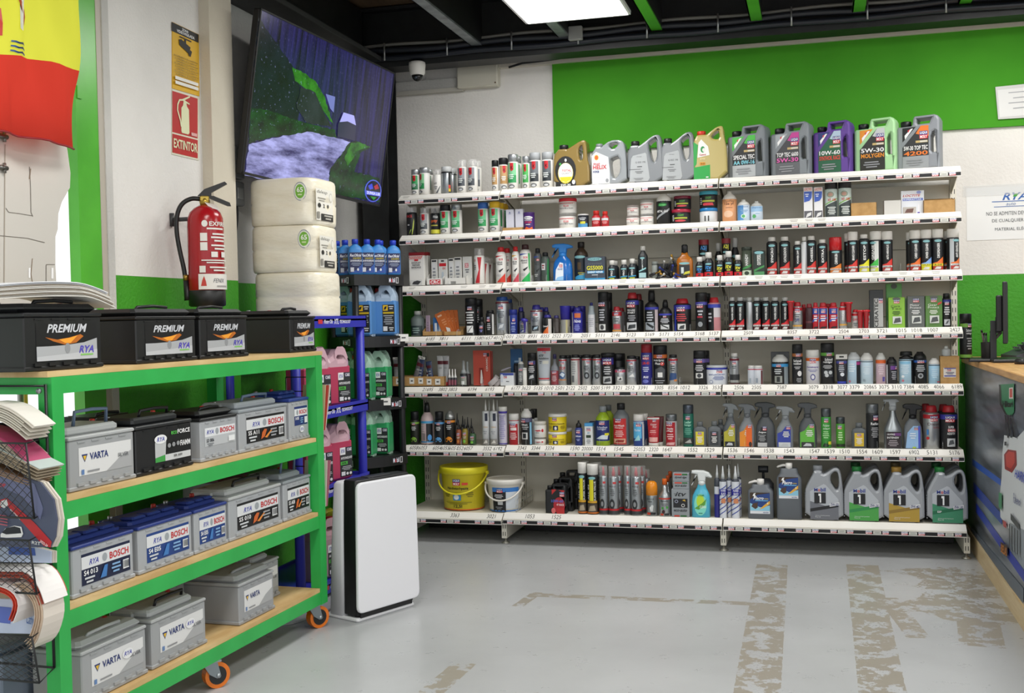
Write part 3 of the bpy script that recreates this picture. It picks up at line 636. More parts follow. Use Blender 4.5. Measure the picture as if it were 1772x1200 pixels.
def varta(sl=True, rya=False):
    o = [P([(-.72, .28), (.9, .28), (.9, .84), (-.72, .84)], '#d7d7d6'), P([(.1, .28), (.9, .28), (.9, .62), (.5, .5)], '#a5a6a7'), P([(-.64, .70), (-.46, .70), (-.55, .54)], '#1c2f6c'), P([(-.60, .67), (-.50, .67), (-.55, .57)], '#e0b52a'), T('VARTA', -.40, .16, .57, .71, '#1c2f6c'), L(-.6, .0, .31, .38, 1, '#8b8c8e'), R(-.66, -.58, .30, .40, '#5f7fae')]
    if sl: o += [T('SILVER', .46, .80, .52, .60, '#6b6d70')]
    if rya: o += [E(.38, .64, .17, .11, '#e4e4e4'), RYA(.26, .50, .60, .69)]
    return o
def bosch(top, panel, code, c2='#d7d9da', icon='#7fa8d0', flame=False):
    o = [R(-.72, .88, .2, .86, panel), R(-.72, .88, .54, .80, c2), RYA(-.48, -.18, .60, .72), E(.02, .67, .08, .09, '#9aa0a4'), T('BOSCH', .18, .82, .59, .74, '#c0252c'), T(code, -.66, -.22, .40, .51, '#e8e8e8'), L(-.66, -.3, .22, .38, 2, '#c9cdd0')]
    if flame: o += [P([(-.15, .25), (0, .30), (.1, .48), (.0, .5), (-.1, .42)], '#c8622a'), P([(.0, .28), (.35, .5), (.3, .42), (.1, .26)], '#e08a3a')]
    else: o += [P([(-.15, .25), (0, .5), (.1, .5), (.05, .25)], '#3f78b8')]
    o += [L(.2, .55, .26, .5, 3, icon), R(.60, .80, .28, .48, '#dfe1e2')]+[R(.62+.03*i, .635+.03*i, .31, .46, '#25282c') for i in range(6)]
    return o
BK, GYC, BLU = '#17181a', '#a9adb0', '#1f3274'
ZT = LEV[0][1]+.0195
battery('large black battery under the stack of papers on the trolley top', -1.855, -1.50, ZT, .205, .175, '#131415', '#15171a', premium(), style='flat', rot=0)
battery('black battery beside the paper stack, second on the trolley top', -1.315, -.955, ZT, .19, .27, '#131415', '#141516', premium(), style='flat')
battery('black battery third from left on the trolley top', -.925, -.585, ZT, .19, .27, '#131415', '#141516', premium(), style='flat')
battery('black battery at the far right end of the trolley top', -.225, .01, ZT, .185, .30, '#131415', '#141516', premium(), style='flat')
Z1 = LEV[1][1]+.0195
battery('silver battery with blue grey handle, leftmost on the second shelf', -1.675, -1.345, Z1, .20, .19, '#9a9c9d', '#a9abab', varta(), style='step', hc='#5f7089', up=.025)
battery('black battery with white and green label on the second shelf', -1.335, -1.0, Z1, .20, .19, '#17181a', '#26282a', [R(-.35, .94, .22, .80, '#111214'), P([(-.35, .22), (.0, .22), (.05, .66), (-.35, .66)], '#b9bbbb'), P([(-.35, .22), (.0, .22), (.0, .36), (-.35, .32)], '#3f9a48'), R(.0, .94, .22, .36, '#c9cbcb'), E(-.15, .72, .22, .10, '#e8e8e8'), RYA(-.29, -.02, .67, .77), T('eco', .22, .44, .78, .86, '#4fae48'), T('FORCE', .46, .92, .78, .88, '#e8e8e8'), T('FIAMM', .55, .92, .50, .62, '#e8e8e8'), E(.14, .55, .06, .05, '#8d8f90'), E(.30, .56, .06, .05, '#8d8f90'), E(.46, .57, .06, .05, '#8d8f90'), T('ER 600', .3, .6, .28, .33, '#333333')], style='step')
battery('small silver battery with black lid on the second shelf', -.94, -.685, Z1, .19, .19, '#a3a6a9', '#17181a', [R(-.78, .9, .36, .82, '#b9bcbe'), R(-.78, .9, .60, .82, '#dcdee0'), RYA(-.68, -.3, .66, .76), E(-.12, .71, .09, .08, '#9aa0a4'), T('BOSCH', .05, .84, .65, .78, '#c0252c'), T('S3 006', -.7, -.3, .46, .55, '#333840'), L(-.7, -.3, .36, .44, 2, '#666a70'), R(.5, .85, .40, .54, '#e6e8e8')], style='flat')
battery('long silver battery with black and orange label on second shelf', -.665, -.275, Z1, .20, .19, '#a3a6a9', '#8f959a', bosch('', '#17181a', 'S5 A11', flame=True, icon='#9a9da0'), style='step', hc='#5f7089')
battery('grey battery with blue lid at the right end of second shelf', -.25, -.075, Z1, .215, .24, '#a3a6a9', '#243a82', [R(-.5, .85, .38, .86, '#22336e'), R(-.5, .85, .62, .80, '#dcdee0'), E(-.2, .71, .1, .07, '#9aa0a4'), T('BOSCH', .0, .78, .66, .77, '#c0252c'), T('S4 005', -.42, -.05, .52, .6, '#e8e8e8'), L(.05, .4, .42, .58, 3, '#7fa8d0'), R(.5, .8, .42, .58, '#dfe1e2'), E(.2, .27, .22, .08, '#e6e8e8'), RYA(.05, .36, .23, .31)], style='ridge')
Z2 = LEV[2][1]+.0195
battery('grey battery with blue lid, leftmost on the third shelf', -1.675, -1.365, Z2, .19, .19, '#a3a6a9', '#22357c', bosch('', '#161f3d', 'S4 013'), style='ridge')
battery('grey battery with blue lid, second on the third shelf', -1.335, -1.015, Z2, .19, .19, '#a3a6a9', '#22357c', bosch('', '#1f3f7e', 'S4 E05'), style='ridge')
battery('grey battery with blue lid, third on the third shelf', -.995, -.775, Z2, .19, .19, '#a3a6a9', '#22357c', bosch('', '#1f3f7e', 'S4 E05'), style='ridge')
battery('silver battery with black label band, fourth on the third shelf', -.755, -.345, Z2, .20, .19, '#a3a6a9', '#b2b4b4', bosch('', '#17181a', 'S5 010', flame=True, icon='#9a9da0'), style='step')
battery('silver battery with black label at the right end of third shelf', -.32, -.075, Z2, .20, .19, '#a3a6a9', '#8f959a', bosch('', '#17181a', 'S5 A08', flame=True, icon='#9a9da0'), style='step', hc='#5f7089', up=.03)
Z3 = LEV[3][1]+.0195
battery('silver battery nearest the trolley post on the bottom shelf', -1.645, -1.31, Z3, .195, .19, '#9a9c9d', '#a9abab', varta(True, True), style='flat')
battery('silver battery second from left on the bottom shelf', -1.275, -.94, Z3, .20, .19, '#9a9c9d', '#a9abab', varta(True, True), style='step')
battery('silver battery with deep grey side, third on the bottom shelf', -.70, -.425, Z3, .19, .31, '#96989a', '#a3a5a6', varta(False), style='flat')
battery('silver battery partly hidden at the right of the bottom shelf', -.415, -.21, Z3, .20, .20, '#96989a', '#a3a5a6', varta(), style='step', lx=-.13)
battery('dark battery at the back of the second trolley shelf', -1.2, -.95, Z1, .19, .18, '#141517', '#1b1d1f', [], lx=-.30, style='flat')
battery('red topped grey battery at the back of the third shelf', -.40, -.16, Z2, .215, .18, '#8d9296', '#5a2a2c', [], lx=-.30, style='flat')
battery('grey battery standing at the back of the bottom shelf', -.95, -.72, Z3, .21, .18, '#8b8e90', '#77797b', [], lx=-.27, style='flat')
battery('dark blue battery at the back of the bottom shelf', -1.5, -1.25, Z3, .215, .12, '#3b4a70', '#2b3c78', [], lx=-.33, style='flat')
# paper stack on the first battery
zt = ZT+.2125
t = thing('paper_stack', 'stack of folded white newspapers curling over the left black battery', 'newspaper stack', cw(-.13, -1.67, zt), CR+math.pi/2)
for k in range(11):
    g = MB(); n = 14; pts = []
    for i in range(n+1):
        u = i/n; x = -.30+.52*u-.004*k; z = .0035*k+.004+(.018*math.sin(u*2.6))*(.6+.04*k)-.045*max(0, u-.72)**1.4*4*(1-.03*k)
        pts.append((x, max(z, .0035*k*.4) if u < .9 else z))
    th = .0028; poly = pts+[(x, z+th) for x, z in reversed(pts)]
    g.prism(poly, -.115+.004*math.sin(k*1.7), .14+.006*math.sin(k*2.3), ['#d6d3cc', '#c9c4bb', '#b5a898'][k % 3] if k < 9 else '#d9dbe0'); g.build('newspaper', t)
# magazine rack on the near end of the trolley
YE = CL0-.004
rk = thing('wire_magazine_rack', 'black wire rack with chicken mesh baskets on the trolley end', 'magazine rack', (CO.x, CO.y, 0), CR)
g = MB()
for a in (-.012, CDP+.03): g.tube([(a, YE-.008, .36), (a, YE-.008, 1.22)], .0045, '#141416', 6)
for z in (1.215, 1.10, .80, .79, .50, .36): g.tube([(-.012, YE-.008, z), (CDP+.03, YE-.008, z)], .0035, '#141416', 6)
g.build('frame', rk)
g = MB(); g.tube([(-.03, YE-.012, 1.20), (-.03, YE-.02, 1.20)], .008, '#8c9094m', 10); g.build('screw', rk)
TIER = ((.84, 1.06), (.62, .78), (.36, .50))
for z0, z1 in TIER:
    b = MB(); d0 = .165; db = .14
    for z, d in ((z0, db), (z1, d0)):
        b.tube([(-.012, YE-.008, z), (.045, YE-d, z), (CDP+.05, YE-d, z), (CDP+.03, YE-.008, z)], .0032, '#141416', 6)
    b.tube([(.045, YE-db, z0), (.045, YE-d0, z1)], .003, '#141416', 6)
    bo = b.build('basket', rk)
    g = MB(); n = 18
    for i in range(-8, n+1):      # crossing wires of the netting
        for sgn in (1, -1):
            p = []
            for j in range(9):
                v = j/8; x = .045-(i+sgn*v*8+(0 if sgn == 1 else 8))*(.545/n)
                if -.50 <= x <= .045: p.append((x, YE-db-(d0-db)*v, z0+(z1-z0)*v))
            if len(p) > 1: g.tube(p, .0011, '#2a2a2c', 4)
    g.build('wire_mesh', bo)['kind'] = 'stuff'
# magazines seen from their right-hand side: curved stacks drawn in the x-z plane of the trolley end
def mag2(lb, path, th, d0, d1, cover, pages='#cfc6b8', lay=4, ops=None):
    """path: pixel polyline of the lower edge seen on the end plane; th thickness in metres; d0..d1 distance from end plane"""
    P_ = [hit(x, y, cw(0, YE-d0), (cs, -cc, 0)) for x, y in path]; P_ = smooth(P_, 3); lay = lay*2+1
    t = thing('magazine', lb, 'magazine', P_[0], CR, 'magazines in the wire rack')
    loc = [((p-P_[0]) @ Vector((cc, cs, 0)), p.z-P_[0].z) for p in P_]
    nr_ = []
    for i in range(len(loc)):
        a, b = loc[max(i-1, 0)], loc[min(i+1, len(loc)-1)]; l = math.hypot(b[0]-a[0], b[1]-a[1]); nr_.append((-(b[1]-a[1])/l, (b[0]-a[0])/l))
    for k in range(lay):
        o0, o1 = th*k/lay, th*(k+.72)/lay
        lo = [(x+n_[0]*o0, z+n_[1]*o0) for (x, z), n_ in zip(loc, nr_)]; hi = [(x+n_[0]*o1, z+n_[1]*o1) for (x, z), n_ in zip(loc, nr_)]
        g = MB(); sh = .004*((k*7) % 3); e_ = len(lo)-((k*5) % 3 if k < lay-1 else 0)
        poly = lo[:e_]+hi[:e_][::-1]
        g.prism(poly, -(d1-d0)+sh, sh, cover if k == lay-1 else pages); g.build('cover' if k == lay-1 else 'pages', t)
    return t
mag2('curling white magazine on top of the upper wire basket', [(-90, 770), (-30, 735), (0, 722), (35, 724), (60, 738), (82, 756)], .05, .03, .12, '#e2ddd4', '#d6cfc2', 5)
mag2('magazine with pink cover corner in the upper wire basket', [(-90, 745), (-20, 745), (15, 750), (50, 770), (88, 805)], .02, .02, .125, '#b0426a', '#b9ad9c', 3)
mag2('thick open magazine bending out of the upper wire basket', [(-90, 760), (-10, 775), (25, 785), (60, 800), (104, 822)], .035, .025, .13, '#bcc7c4', '#ab9c86', 5)
mag2('brown edged magazine lowest in the upper wire basket', [(-90, 790), (-10, 800), (30, 812), (70, 826), (90, 832)], .018, .02, .12, '#8b6a50', '#a88a6c', 3)
mag2('purple brochure pushed flat at the top of the rack', [(-90, 700), (-20, 700), (10, 705), (35, 722)], .008, .02, .12, '#7d84b8', '#c0c0c8', 2)
# upright catalogues standing in the baskets
def upright(lb, quad, d, th, face, ops_px, curl=None):
    n_ = Vector((cs, -cc, 0)); pl_ = cw(0, YE-d)
    q = [hit(x, y, pl_, n_) for x, y in quad]; t = thing('catalogue', lb, 'catalogue', q[0], CR, 'catalogues in the wire rack')
    loc = [((p-q[0]) @ Vector((cc, cs, 0)), p.z-q[0].z) for p in q]
    for k in range(3):
        g = MB(); g.prism([(x+.006*(2-k), z) for x, z in loc], th*(2-k)/3+.0005, th*(3-k)/3, '#cfc7ba' if k < 2 else face); g.build('pages' if k < 2 else 'cover', t)
    if ops_px:
        g = MB(); pxprint(g, ops_px, pl_, n_, n_, .0006); o = g.build('print', None, fix=False); o.parent = t; o.matrix_parent_inverse = (Matrix.Translation(q[0]) @ Matrix.Rotation(CR, 4, 'Z')).inverted()
    return t
upright('dark safety shoe catalogue in the middle wire basket', [(-120, 945), (86, 948), (95, 930), (98, 900), (92, 865), (70, 836), (40, 826), (-120, 815)], .115, .02, '#4a5068',
        [('p', [(0, 815), (30, 823), (60, 838), (75, 880), (70, 900), (40, 860), (0, 842)], '#6a6f92'), ('p', [(0, 866), (12, 862), (60, 905), (90, 938), (88, 948), (76, 945), (10, 872), (0, 880)], '#b8242c'), E2 if False else ('p', [(2, 868), (12, 864), (15, 874), (8, 880), (1, 876)], '#d8d8d8'),
         ('p', [(2, 925), (10, 915), (26, 910), (38, 912), (41, 924), (38, 930), (12, 931), (2, 930)], '#e4e4e4'), ('p', [(4, 922), (12, 914), (26, 911), (36, 914), (38, 923), (12, 925)], '#1b1d26'), Q('FOOTWEAR', (18, 884), (36, 900), (37, 897), (20, 881), '#e8e0e0'), Q('2023-24', (70, 938), (83, 947), (85, 943), (72, 934), '#f0d8d8'), Q('R2T', (57, 941), (72, 944), (72, 938), (57, 936), '#dcdcdc'), Q('OP', (0, 842), (12, 844), (12, 837), (0, 836), '#c03038')]+[('p', [(0, 890+5*i), (16, 893+5*i), (16, 895+5*i), (0, 892+5*i)], '#b05060') for i in range(4)])
upright('white price list standing behind the shoe catalogue', [(-60, 835), (52, 835), (63, 830), (62, 813), (-60, 811)], .05, .02, '#d4dbe2', [Q('SA', (36, 826), (48, 828), (48, 818), (36, 817), '#4a5a70', 'I')])
upright('blue and white leaflet between the lower wire baskets', [(-60, 972), (88, 975), (88, 955), (60, 948), (-60, 946)], .06, .012, '#b8c4dc', [('p', [(15, 946), (60, 949), (62, 962), (15, 960)], '#3c5aa8')])
upright('pale blue brochure standing in the lowest wire basket', [(-60, 1095), (70, 1098), (72, 1040), (-60, 1035)], .06, .012, '#c3cfe6', [Q('Cathy', (45, 1085), (58, 1088), (60, 1066), (47, 1062), '#4a70b0', 'I'), ('p', [(0, 1050), (20, 1052), (18, 1080), (0, 1078)], '#5a6fc0')])
mag2('rolled white tool magazine with red edge in the lowest basket', [(-90, 1010), (0, 1012), (30, 1012), (52, 1020), (60, 1035), (52, 1060)], .02, .06, .15, '#e6e2e0', '#c8402c', 3)
mag2('thick curled catalogue bulging from the lowest wire basket', [(60, 1015), (78, 1014), (92, 1030), (96, 1055), (88, 1085), (78, 1097)], .03, .03, .12, '#dcd2c6', '#d0b8a0', 5)
mag2('white magazine rolled along the top of the lowest basket', [(-90, 985), (0, 987), (60, 988), (85, 990), (100, 1012), (108, 1034)], .022, .02, .12, '#e9e5e2', '#b05040', 3)
# batteries on the floor beside the trolley end
def floorbat(lb, loc, rz, col):
    t = thing('car_battery', lb, 'battery', loc, rz, 'batteries standing beside the trolley end'); g = MB(); g.box(-.14, .14, -.09, .09, 0, .16, col, .005); g.box(-.146, .146, -.095, .095, .15, .17, col, .003); g.build('case', t)
    g = MB(); g.box(-.13, .13, -.085, .085, .17, .2, col, .01); g.build('lid', t)
fb = at(-10, 1100, Y=-4.15); floorbat('grey blue battery on the bottom shelf edge at the lower left corner', cw(-.385, -1.665, Z3), CR, '#6d7888')
# ------------------------------------------------------------------ blue plastic rack with paper packs on top
BX0, BX1, BY0, BY1 = -.27, .146, -2.22, -1.36
bt = thing('blue_rack', 'blue plastic display rack behind the green trolley', 'rack', ((BX0+BX1)/2, (BY0+BY1)/2, 0))
hx, hy = (BX1-BX0)/2, (BY1-BY0)/2; BL = '#2b2fa8'
for a in (-1, 1):
    for b in (-1, 1):
        g = MB(); g.loft([(0, .024, .024), (1.36, .024, .024)], BL, 12, off=(a*(hx-.03), b*(hy-.03), 0)); g.build('post', bt)
for z in (.02, .50, .90, 1.36):
    g = MB(); g.box(-hx, hx, -hy, hy, z+.035, z+.045, BL)
    for a in ((hx-.012, hx, -hy, hy), (-hx, -hx+.012, -hy, hy), (-hx, hx, -hy, -hy+.012), (-hx, hx, hy-.012, hy)): g.box(*a, z, z+.06, BL)
    s_ = g.build('shelf', bt)
    g = MB(); mp = planemap((hx, 0, z), (0, hy, 0), (0, 0, .06), (1, 0, 0)); decal(g, [T('Motor Oils', -.30, -.05, .35, .7, '#e8e8f4', 'BI'), T('XTL', -.02, .12, .3, .75, '#e8e8f4', 'BI'), T('TECHNOLOGY', .15, .48, .35, .65, '#e8e8f4', 'BI'), R(-.46, -.34, .35, .7, '#c8303a')], mp); g.build('lettering', s_, fix=False)
def pack(lb, z, rot, dx, h=.236, lab=True):
    t = thing('paper_roll_pack', lb, 'paper pack', (-.06+dx, -1.80, z), rot, 'packs of industrial paper rolls')
    M_P = MATS.get('wrap')
    if not M_P: M_P = MATS['wrap'] = simple_noise_mat('wrapped_paper', '#e9e1cb', '#f0ead8', 7, vec=(1, 1, 2.5), rough=.3, bump=.9)
    hw, hd = .19, .17
    def rr(z_, k): return (z_, hw*k, hd*k, 0, 0, 4.2)
    g = MB(); g.loft([rr(0, .95), rr(.006, .985), rr(.02, 1), rr(h*.44, 1.01), rr(h*.475, .985), rr(h*.51, 1.01), rr(h-.02, 1), rr(h-.006, .98), rr(h, .94)], M_P, 40); bo = g.build('wrapped_rolls', t)
    if lab:
        mp = planemap((hw, 0, 0), (0, hd, 0), (0, 0, h), (1, 0, 0), .0012)
        g = MB(); K = '#2a2a28'
        decal(g, [R(-.75, .35, .1, .78, '#e6e3d9'), T('daleap', -.68, .0, .66, .75, K, 'I'), E(.22, .62, .10, .1, '#bdbab0'), E(.22, .62, .08, .08, '#e6e3d9'), L(-.68, -.1, .5, .6, 2, '#9a978d'), T('2', -.3, -.2, .38, .46, K), E(-.55, .42, .1, .05, K), E(.0, .42, .06, .04, '#55534e'), R(-.45, .33, .1, .25, K), L(-.3, .3, .12, .24, 2, '#b5b2a8'), R(-.72, -.55, .14, .28, '#8d8a82')], mp); g.build('label', bo, fix=False)
        def cm(u, v, k): a = math.radians(-58); c_, s__ = math.cos(a), math.sin(a); X, Y = hw*.985+.004*k*.2, -hd*.62; q = hw*.60+.155*u*.55; return (q, -hd*(1-min(.98, abs(q)/hw)**4.2)**(1/4.2)-.002-.0004*k, h*v)
        g = MB(); decal(g, [E(.1, .70, .36, .20, '#8f98a0'), E(.1, .70, .33, .18, '#e6e6da'), E(.1, .70, .27, .15, '#6fae2e'), T('65', -.08, .28, .68, .79, '#f0f4e6'), L(-.1, .3, .60, .66, 1, '#cfe0a8')], cm); g.build('sticker', bo, fix=False)
    return t
pack('lowest wrapped pack of white paper rolls on the blue rack', 1.406, 0, .012, .236, False)
pack('middle wrapped pack of white paper rolls above the batteries', 1.643, math.radians(2), 0)
pack('topmost wrapped pack of white paper rolls under the television', 1.88, math.radians(-2), .0)
# jugs: a tapered five-litre container with grip hole
def litre_jug(name, lb, cat, loc, rz, w, d, h, col, liq, cap, ops, group):
    t = thing(name, lb, cat, loc, rz, group)
    out = [(-w/2, 0), (w/2, 0), (w/2, h*.77), (w*.47, h*.83), (w*.34, h*.945), (w*.22, h*.99), (w*.12, h), (-w*.06, h), (-w*.14, h*.985), (-w*.24, h*.90), (-w*.40, h*.86), (-w*.48, h*.82), (-w/2, h*.77)]
    hole = [(w*.0, h*.86), (w*.02, h*.845), (w*.17, h*.845), (w*.20, h*.865), (w*.15, h*.93), (w*.13, h*.94), (w*.02, h*.94), (w*.0, h*.925)]
    g = MB(); plate(g, out, [hole], d, d*.22, col); bo = g.build('container', t)
    g = MB(); g.box(-w/2-.0012, w/2+.0012, -d/2-.0012, d/2+.0012, h*.01, h*.72, liq, .012); g.build('fluid_level', bo)
    g = MB(); g.loft([(h*.84, w*.12, w*.12), (h*.94, w*.12, w*.12), (h*.955, w*.1, w*.1)], cap, 14, off=(-w*.34, 0, 0)); g.build('cap', t)
    g = MB(); decal(g, ops, planemap((0, -d/2-.0014, 0), (w/2, 0, 0), (0, 0, h), (0, -1, 0))); g.build('label', bo, fix=False)
    return t
def coolant(c, name='RYA'): return [R(-.1, .92, .06, .58, '#2c2e30'), R(-.1, .35, .45, .58, '#e6e6e6'), RYA(-.02, .28, .48, .55), R(.45, .88, .50, .57, '#5a5470'), T('C&E', .48, .86, .51, .56, '#e0e0e0'), R(-.08, .9, .36, .42, '#4a4c4e'), T('ANTICONGELANTE', -.05, .88, .37, .41, '#e8e8e8'), R(-.08, .5, .27, .33, c), T('30%', .0, .4, .28, .32, '#111111'), L(-.05, .88, .17, .25, 3, '#a9abad'), R(-.05, .28, .08, .15, '#dcdcdc'), E(.45, .11, .1, .025, '#dcdcdc'), E(.72, .11, .1, .025, '#dcdcdc')]
def screen_wash(): return [R(-.1, .9, .08, .62, '#23252a'), R(-.05, .35, .5, .61, '#e0b41e'), P([(.0, .52), (.1, .58), (.28, .59), (.2, .53)], '#1a1a1a'), L(.4, .85, .52, .6, 2, '#d0d0d0'), R(-.05, .85, .44, .475, '#c9a91c'), L(-.05, .85, .22, .42, 5, '#a5a8ac'), R(-.05, .3, .1, .19, '#dcdcdc'), L(.4, .85, .1, .18, 2, '#dcdcdc')]
QZ = math.radians(75)
for i, (y, z, lb) in enumerate(((-1.60, .945, 'pink coolant jug on the middle shelf of the blue rack'), (-1.60, .545, 'pink coolant jug on the lower shelf of the blue rack'), (-1.85, .945, 'pink coolant jug half hidden on the middle shelf of the blue rack'), (-1.85, .545, 'pink coolant jug half hidden on the lower shelf of the blue rack'))):
    litre_jug('coolant_jug', lb, 'jug', (.02, y, z), QZ, .20, .14, .30, '#d9b3bet', '#b03a58', '#b8282c', coolant('#4fae48'), 'pink coolant jugs on the blue rack')
litre_jug('coolant_jug', 'yellow jug on the bottom tray of the blue rack beside the purifier', 'jug', (.03, -1.56, .065), QZ, .20, .14, .30, '#c9c93at', '#c2cc28', '#b8282c', coolant('#4fae48'), 'jugs at the bottom of the blue rack')
litre_jug('coolant_jug', 'pale pink jug on the bottom tray of the blue rack', 'jug', (.03, -1.80, .065), QZ, .20, .14, .30, '#c9a0a8t', '#a88a90', '#b8282c', coolant('#4fae48'), 'jugs at the bottom of the blue rack')
# rack of cards on the far end of the trolley
rk = thing('wire_card_rack', 'narrow black wire rack of paper cards on the far trolley end', 'card rack', cw(-.05, .012, .52), CR)
g = MB()
for x in (.0, -.14): g.tube([(x, .0, 0), (x, .0, .62)], .003, '#17171a', 6); g.tube([(x, .055, 0), (x, .07, .2)], .003, '#17171a', 6); g.tube([(x, .055, .35), (x, .07, .55)], .003, '#17171a', 6); g.tube([(x, 0, 0), (x, .055, 0)], .003, '#17171a', 6); g.tube([(x, 0, .35), (x, .055, .35)], .003, '#17171a', 6)
for z, y in ((0, .055), (.2, .07), (.1, .063), (.35, .055), (.55, .07), (.45, .063), (.62, 0), (0, 0)): g.tube([(0, y, z), (-.14, y, z)], .0025, '#17171a', 6)
g.build('frame', rk)
for i, (y, z, a, c, lb) in enumerate(((.03, .37, .16, '#c9b48e', 'cream leaflet leaning in the upper pocket of the wire card rack'), (.045, .37, .24, '#b8453a', 'red leaflet leaning in the upper pocket of the wire card rack'), (.05, .37, .3, '#d8d4c8', 'white leaflet leaning out of the upper card rack pocket'), (.035, .02, .12, '#d9d2c4', 'white leaflet in the lower pocket of the wire card rack'), (.05, .02, .22, '#b06a7a', 'pink leaflet in the lower pocket of the wire card rack'))):
    p_ = cw(-.05-.02, .012+y-.01, .52+z+.004); g = MB(); g.box(-.06, .055, -.0015, .0015, 0, .21, c); o = g.build('leaflet', None, p_); o.rotation_euler = (-a, 0, CR); tag(o, lb, 'leaflet', 'leaflets in the wire card rack')
# ------------------------------------------------------------------ black corner rack
KA = math.radians(58); kd = Vector((math.cos(KA), math.sin(KA), 0)); kn = Vector((-math.sin(KA), math.cos(KA), 0))
KC = Vector((-.125, -.885, 0)); KW = .37; KD = .29
bc = thing('black_corner_rack', 'black plastic corner rack with rounded shelves beside the shelving', 'rack', KC, KA)
for a, b in ((.02, .02), (KW-.02, .02), (.02, KD-.03), (KW-.02, KD-.03)):
    g = MB(); g.loft([(0, .02, .02), (1.66, .02, .02)], '#151618', 12, off=(a, b, 0)); g.build('post', bc)
def bulge(z0, z1, m, mb):
    n = 9; pl_ = [(KW*i/n, -.03*math.sin(math.pi*i/n)) for i in range(n+1)]+[(KW+.01, KD*.5), (KW, KD), (0, KD), (-.02, KD*.5)]
    mb.prism(pl_, z0, z1, m, lambda a, b, e: (a, b, e)); return pl_
KZ = (.12, .50, .845, 1.23, 1.605)
for i, z in enumerate(KZ):
    g = MB(); bulge(z, z+.065, '#18191b', g); s_ = g.build('shelf', bc)
    mpf = lambda u, v, k: (KW*.5+u*KW*.5, -.0015-.0004*k-.03*math.sin(math.pi*(u*.5+.5)), z+v*.065)
    mps = lambda u, v, k: (-.0035-.0004*k-.018*math.sin(math.pi*(u*.5+.5)), KD*.5-u*KD*.5, z+v*.065)
    lg = [T('M', .28, .36, .28, .7, '#e6e6f4'), T('o', .37, .43, .28, .6, '#d8404a'), T('bil', .44, .56, .28, .72, '#e6e6f4'), R(.60, .72, .2, .78, '#c9c9cc'), T('1', .63, .69, .28, .72, '#111114')]
    g = MB(); decal(g, lg, mpf, [j/8 for j in range(-8, 9)]); g.build('lettering', s_, fix=False); g = MB(); decal(g, lg, mps); g.build('lettering', s_, fix=False)
def kp(a, b, z): return KC+kd*a+kn*b+Vector((0, 0, z))
WB = '#3d7fc4t'
def washer(lb, a, b):
    t = thing('washer_bottle', lb, 'bottle', kp(a, b, KZ[4]+.066), KA-math.radians(30), 'blue washer bottles on the black rack'); w, d, h = .088, .065, .215
    g = MB(); g.loft([(0, w*.46, d*.46, 0, 0, 4), (.01, w*.5, d*.5, 0, 0, 4), (h*.68, w*.5, d*.5, 0, 0, 4), (h*.78, w*.4, d*.42, 0, 0, 3), (h*.84, w*.2, w*.2), (h*.9, w*.18, w*.18)], '#3a86cc', 20); bo = g.build('bottle', t)
    g = MB(); g.loft([(h*.86, w*.22, w*.22), (h*.985, w*.22, w*.22), (h, w*.18, w*.18)], '#2440c0', 14); g.build('cap', t)
    g = MB(); decal(g, [R(-.95, .95, .05, .62, '#1a2250'), P([(-.95, .05), (.95, .05), (.95, .3), (.0, .12)], '#2b4fa0'), T('RecOficial', -.85, .85, .50, .58, '#e8e8f0', 'BI'), T('LIQUIDO', -.4, .8, .43, .48, '#d8c83a'), T('LAVAPARABRISAS', -.8, .9, .36, .415, '#e8e8f0'), L(-.8, .85, .24, .34, 3, '#8f98b0'), R(-.8, -.3, .08, .2, '#d0d0d8'), E(.3, .14, .14, .04, '#e0e0e8')], planemap((0, -d*.5, 0), (w*.46, 0, 0), (0, 0, h), (0, -1, 0))); g.build('label', bo, fix=False)
for n_, (a, b) in zip(('first', 'second', 'third', 'fourth', 'fifth', 'sixth', 'seventh'), ((.04, .235), (.04, .145), (.05, .055), (.12, .03), (.20, .03), (.26, .085), (.32, .035))): washer('blue windscreen washer bottle, %s from left on the black rack' % n_, a, b)
GW = '#d4dee6t'
for lb, a, b in (('blue washer jug nearest the corner post on the black rack', .10, .075), ('blue washer jug at the right of the black rack', .275, .06), ('blue washer jug left of the corner post of the black rack', .10, .215)): litre_jug('washer_jug', lb, 'jug', kp(a, b, KZ[3]+.066), KA-math.radians(50) if a > .2 or b < .1 else KA-math.radians(70), .15, .13, .31, '#b9cde2t', '#4d84c0', '#b8282c', screen_wash(), 'blue washer jugs on the black rack')
for zi, nm in ((2, 'upper'), (1, 'lower')):
    for lb, a, b in (('green coolant jug right of the corner post on the %s black shelf' % nm, .10, .08), ('green coolant jug at the right on the %s black shelf' % nm, .24, .10), ('green coolant jug behind the blue post on the %s black shelf' % nm, .09, .215)):
        litre_jug('coolant_jug', lb, 'jug', kp(a, b, KZ[zi]+.066), KA-math.radians(52), .135, .12, .285, '#b5d8c4t', '#2f9a5e', '#c0302c', coolant('#4fae48'), 'green coolant jugs on the black rack')
for i, (a, b, zi) in enumerate(((.37, -.02, 3), (.2, -.035, 2))):
    p_ = kp(a*.93, b, KZ[zi]+.03); g = MB(); g.box(-.03, .03, -.001, .001, 0, .045, '#e6e4de'); decal(g, [L(-.7, .7, .3, .7, 1, '#555555')], planemap((0, -.001, 0), (.03, 0, 0), (0, 0, .045), (0, -1, 0))); o = g.build('price_card', None, p_, fix=False); o.rotation_euler = (0, 0, KA-.5); tag(o, ('white price card on the upper right lip of the black rack', 'white price card on the middle lip of the black rack')[i], 'card')
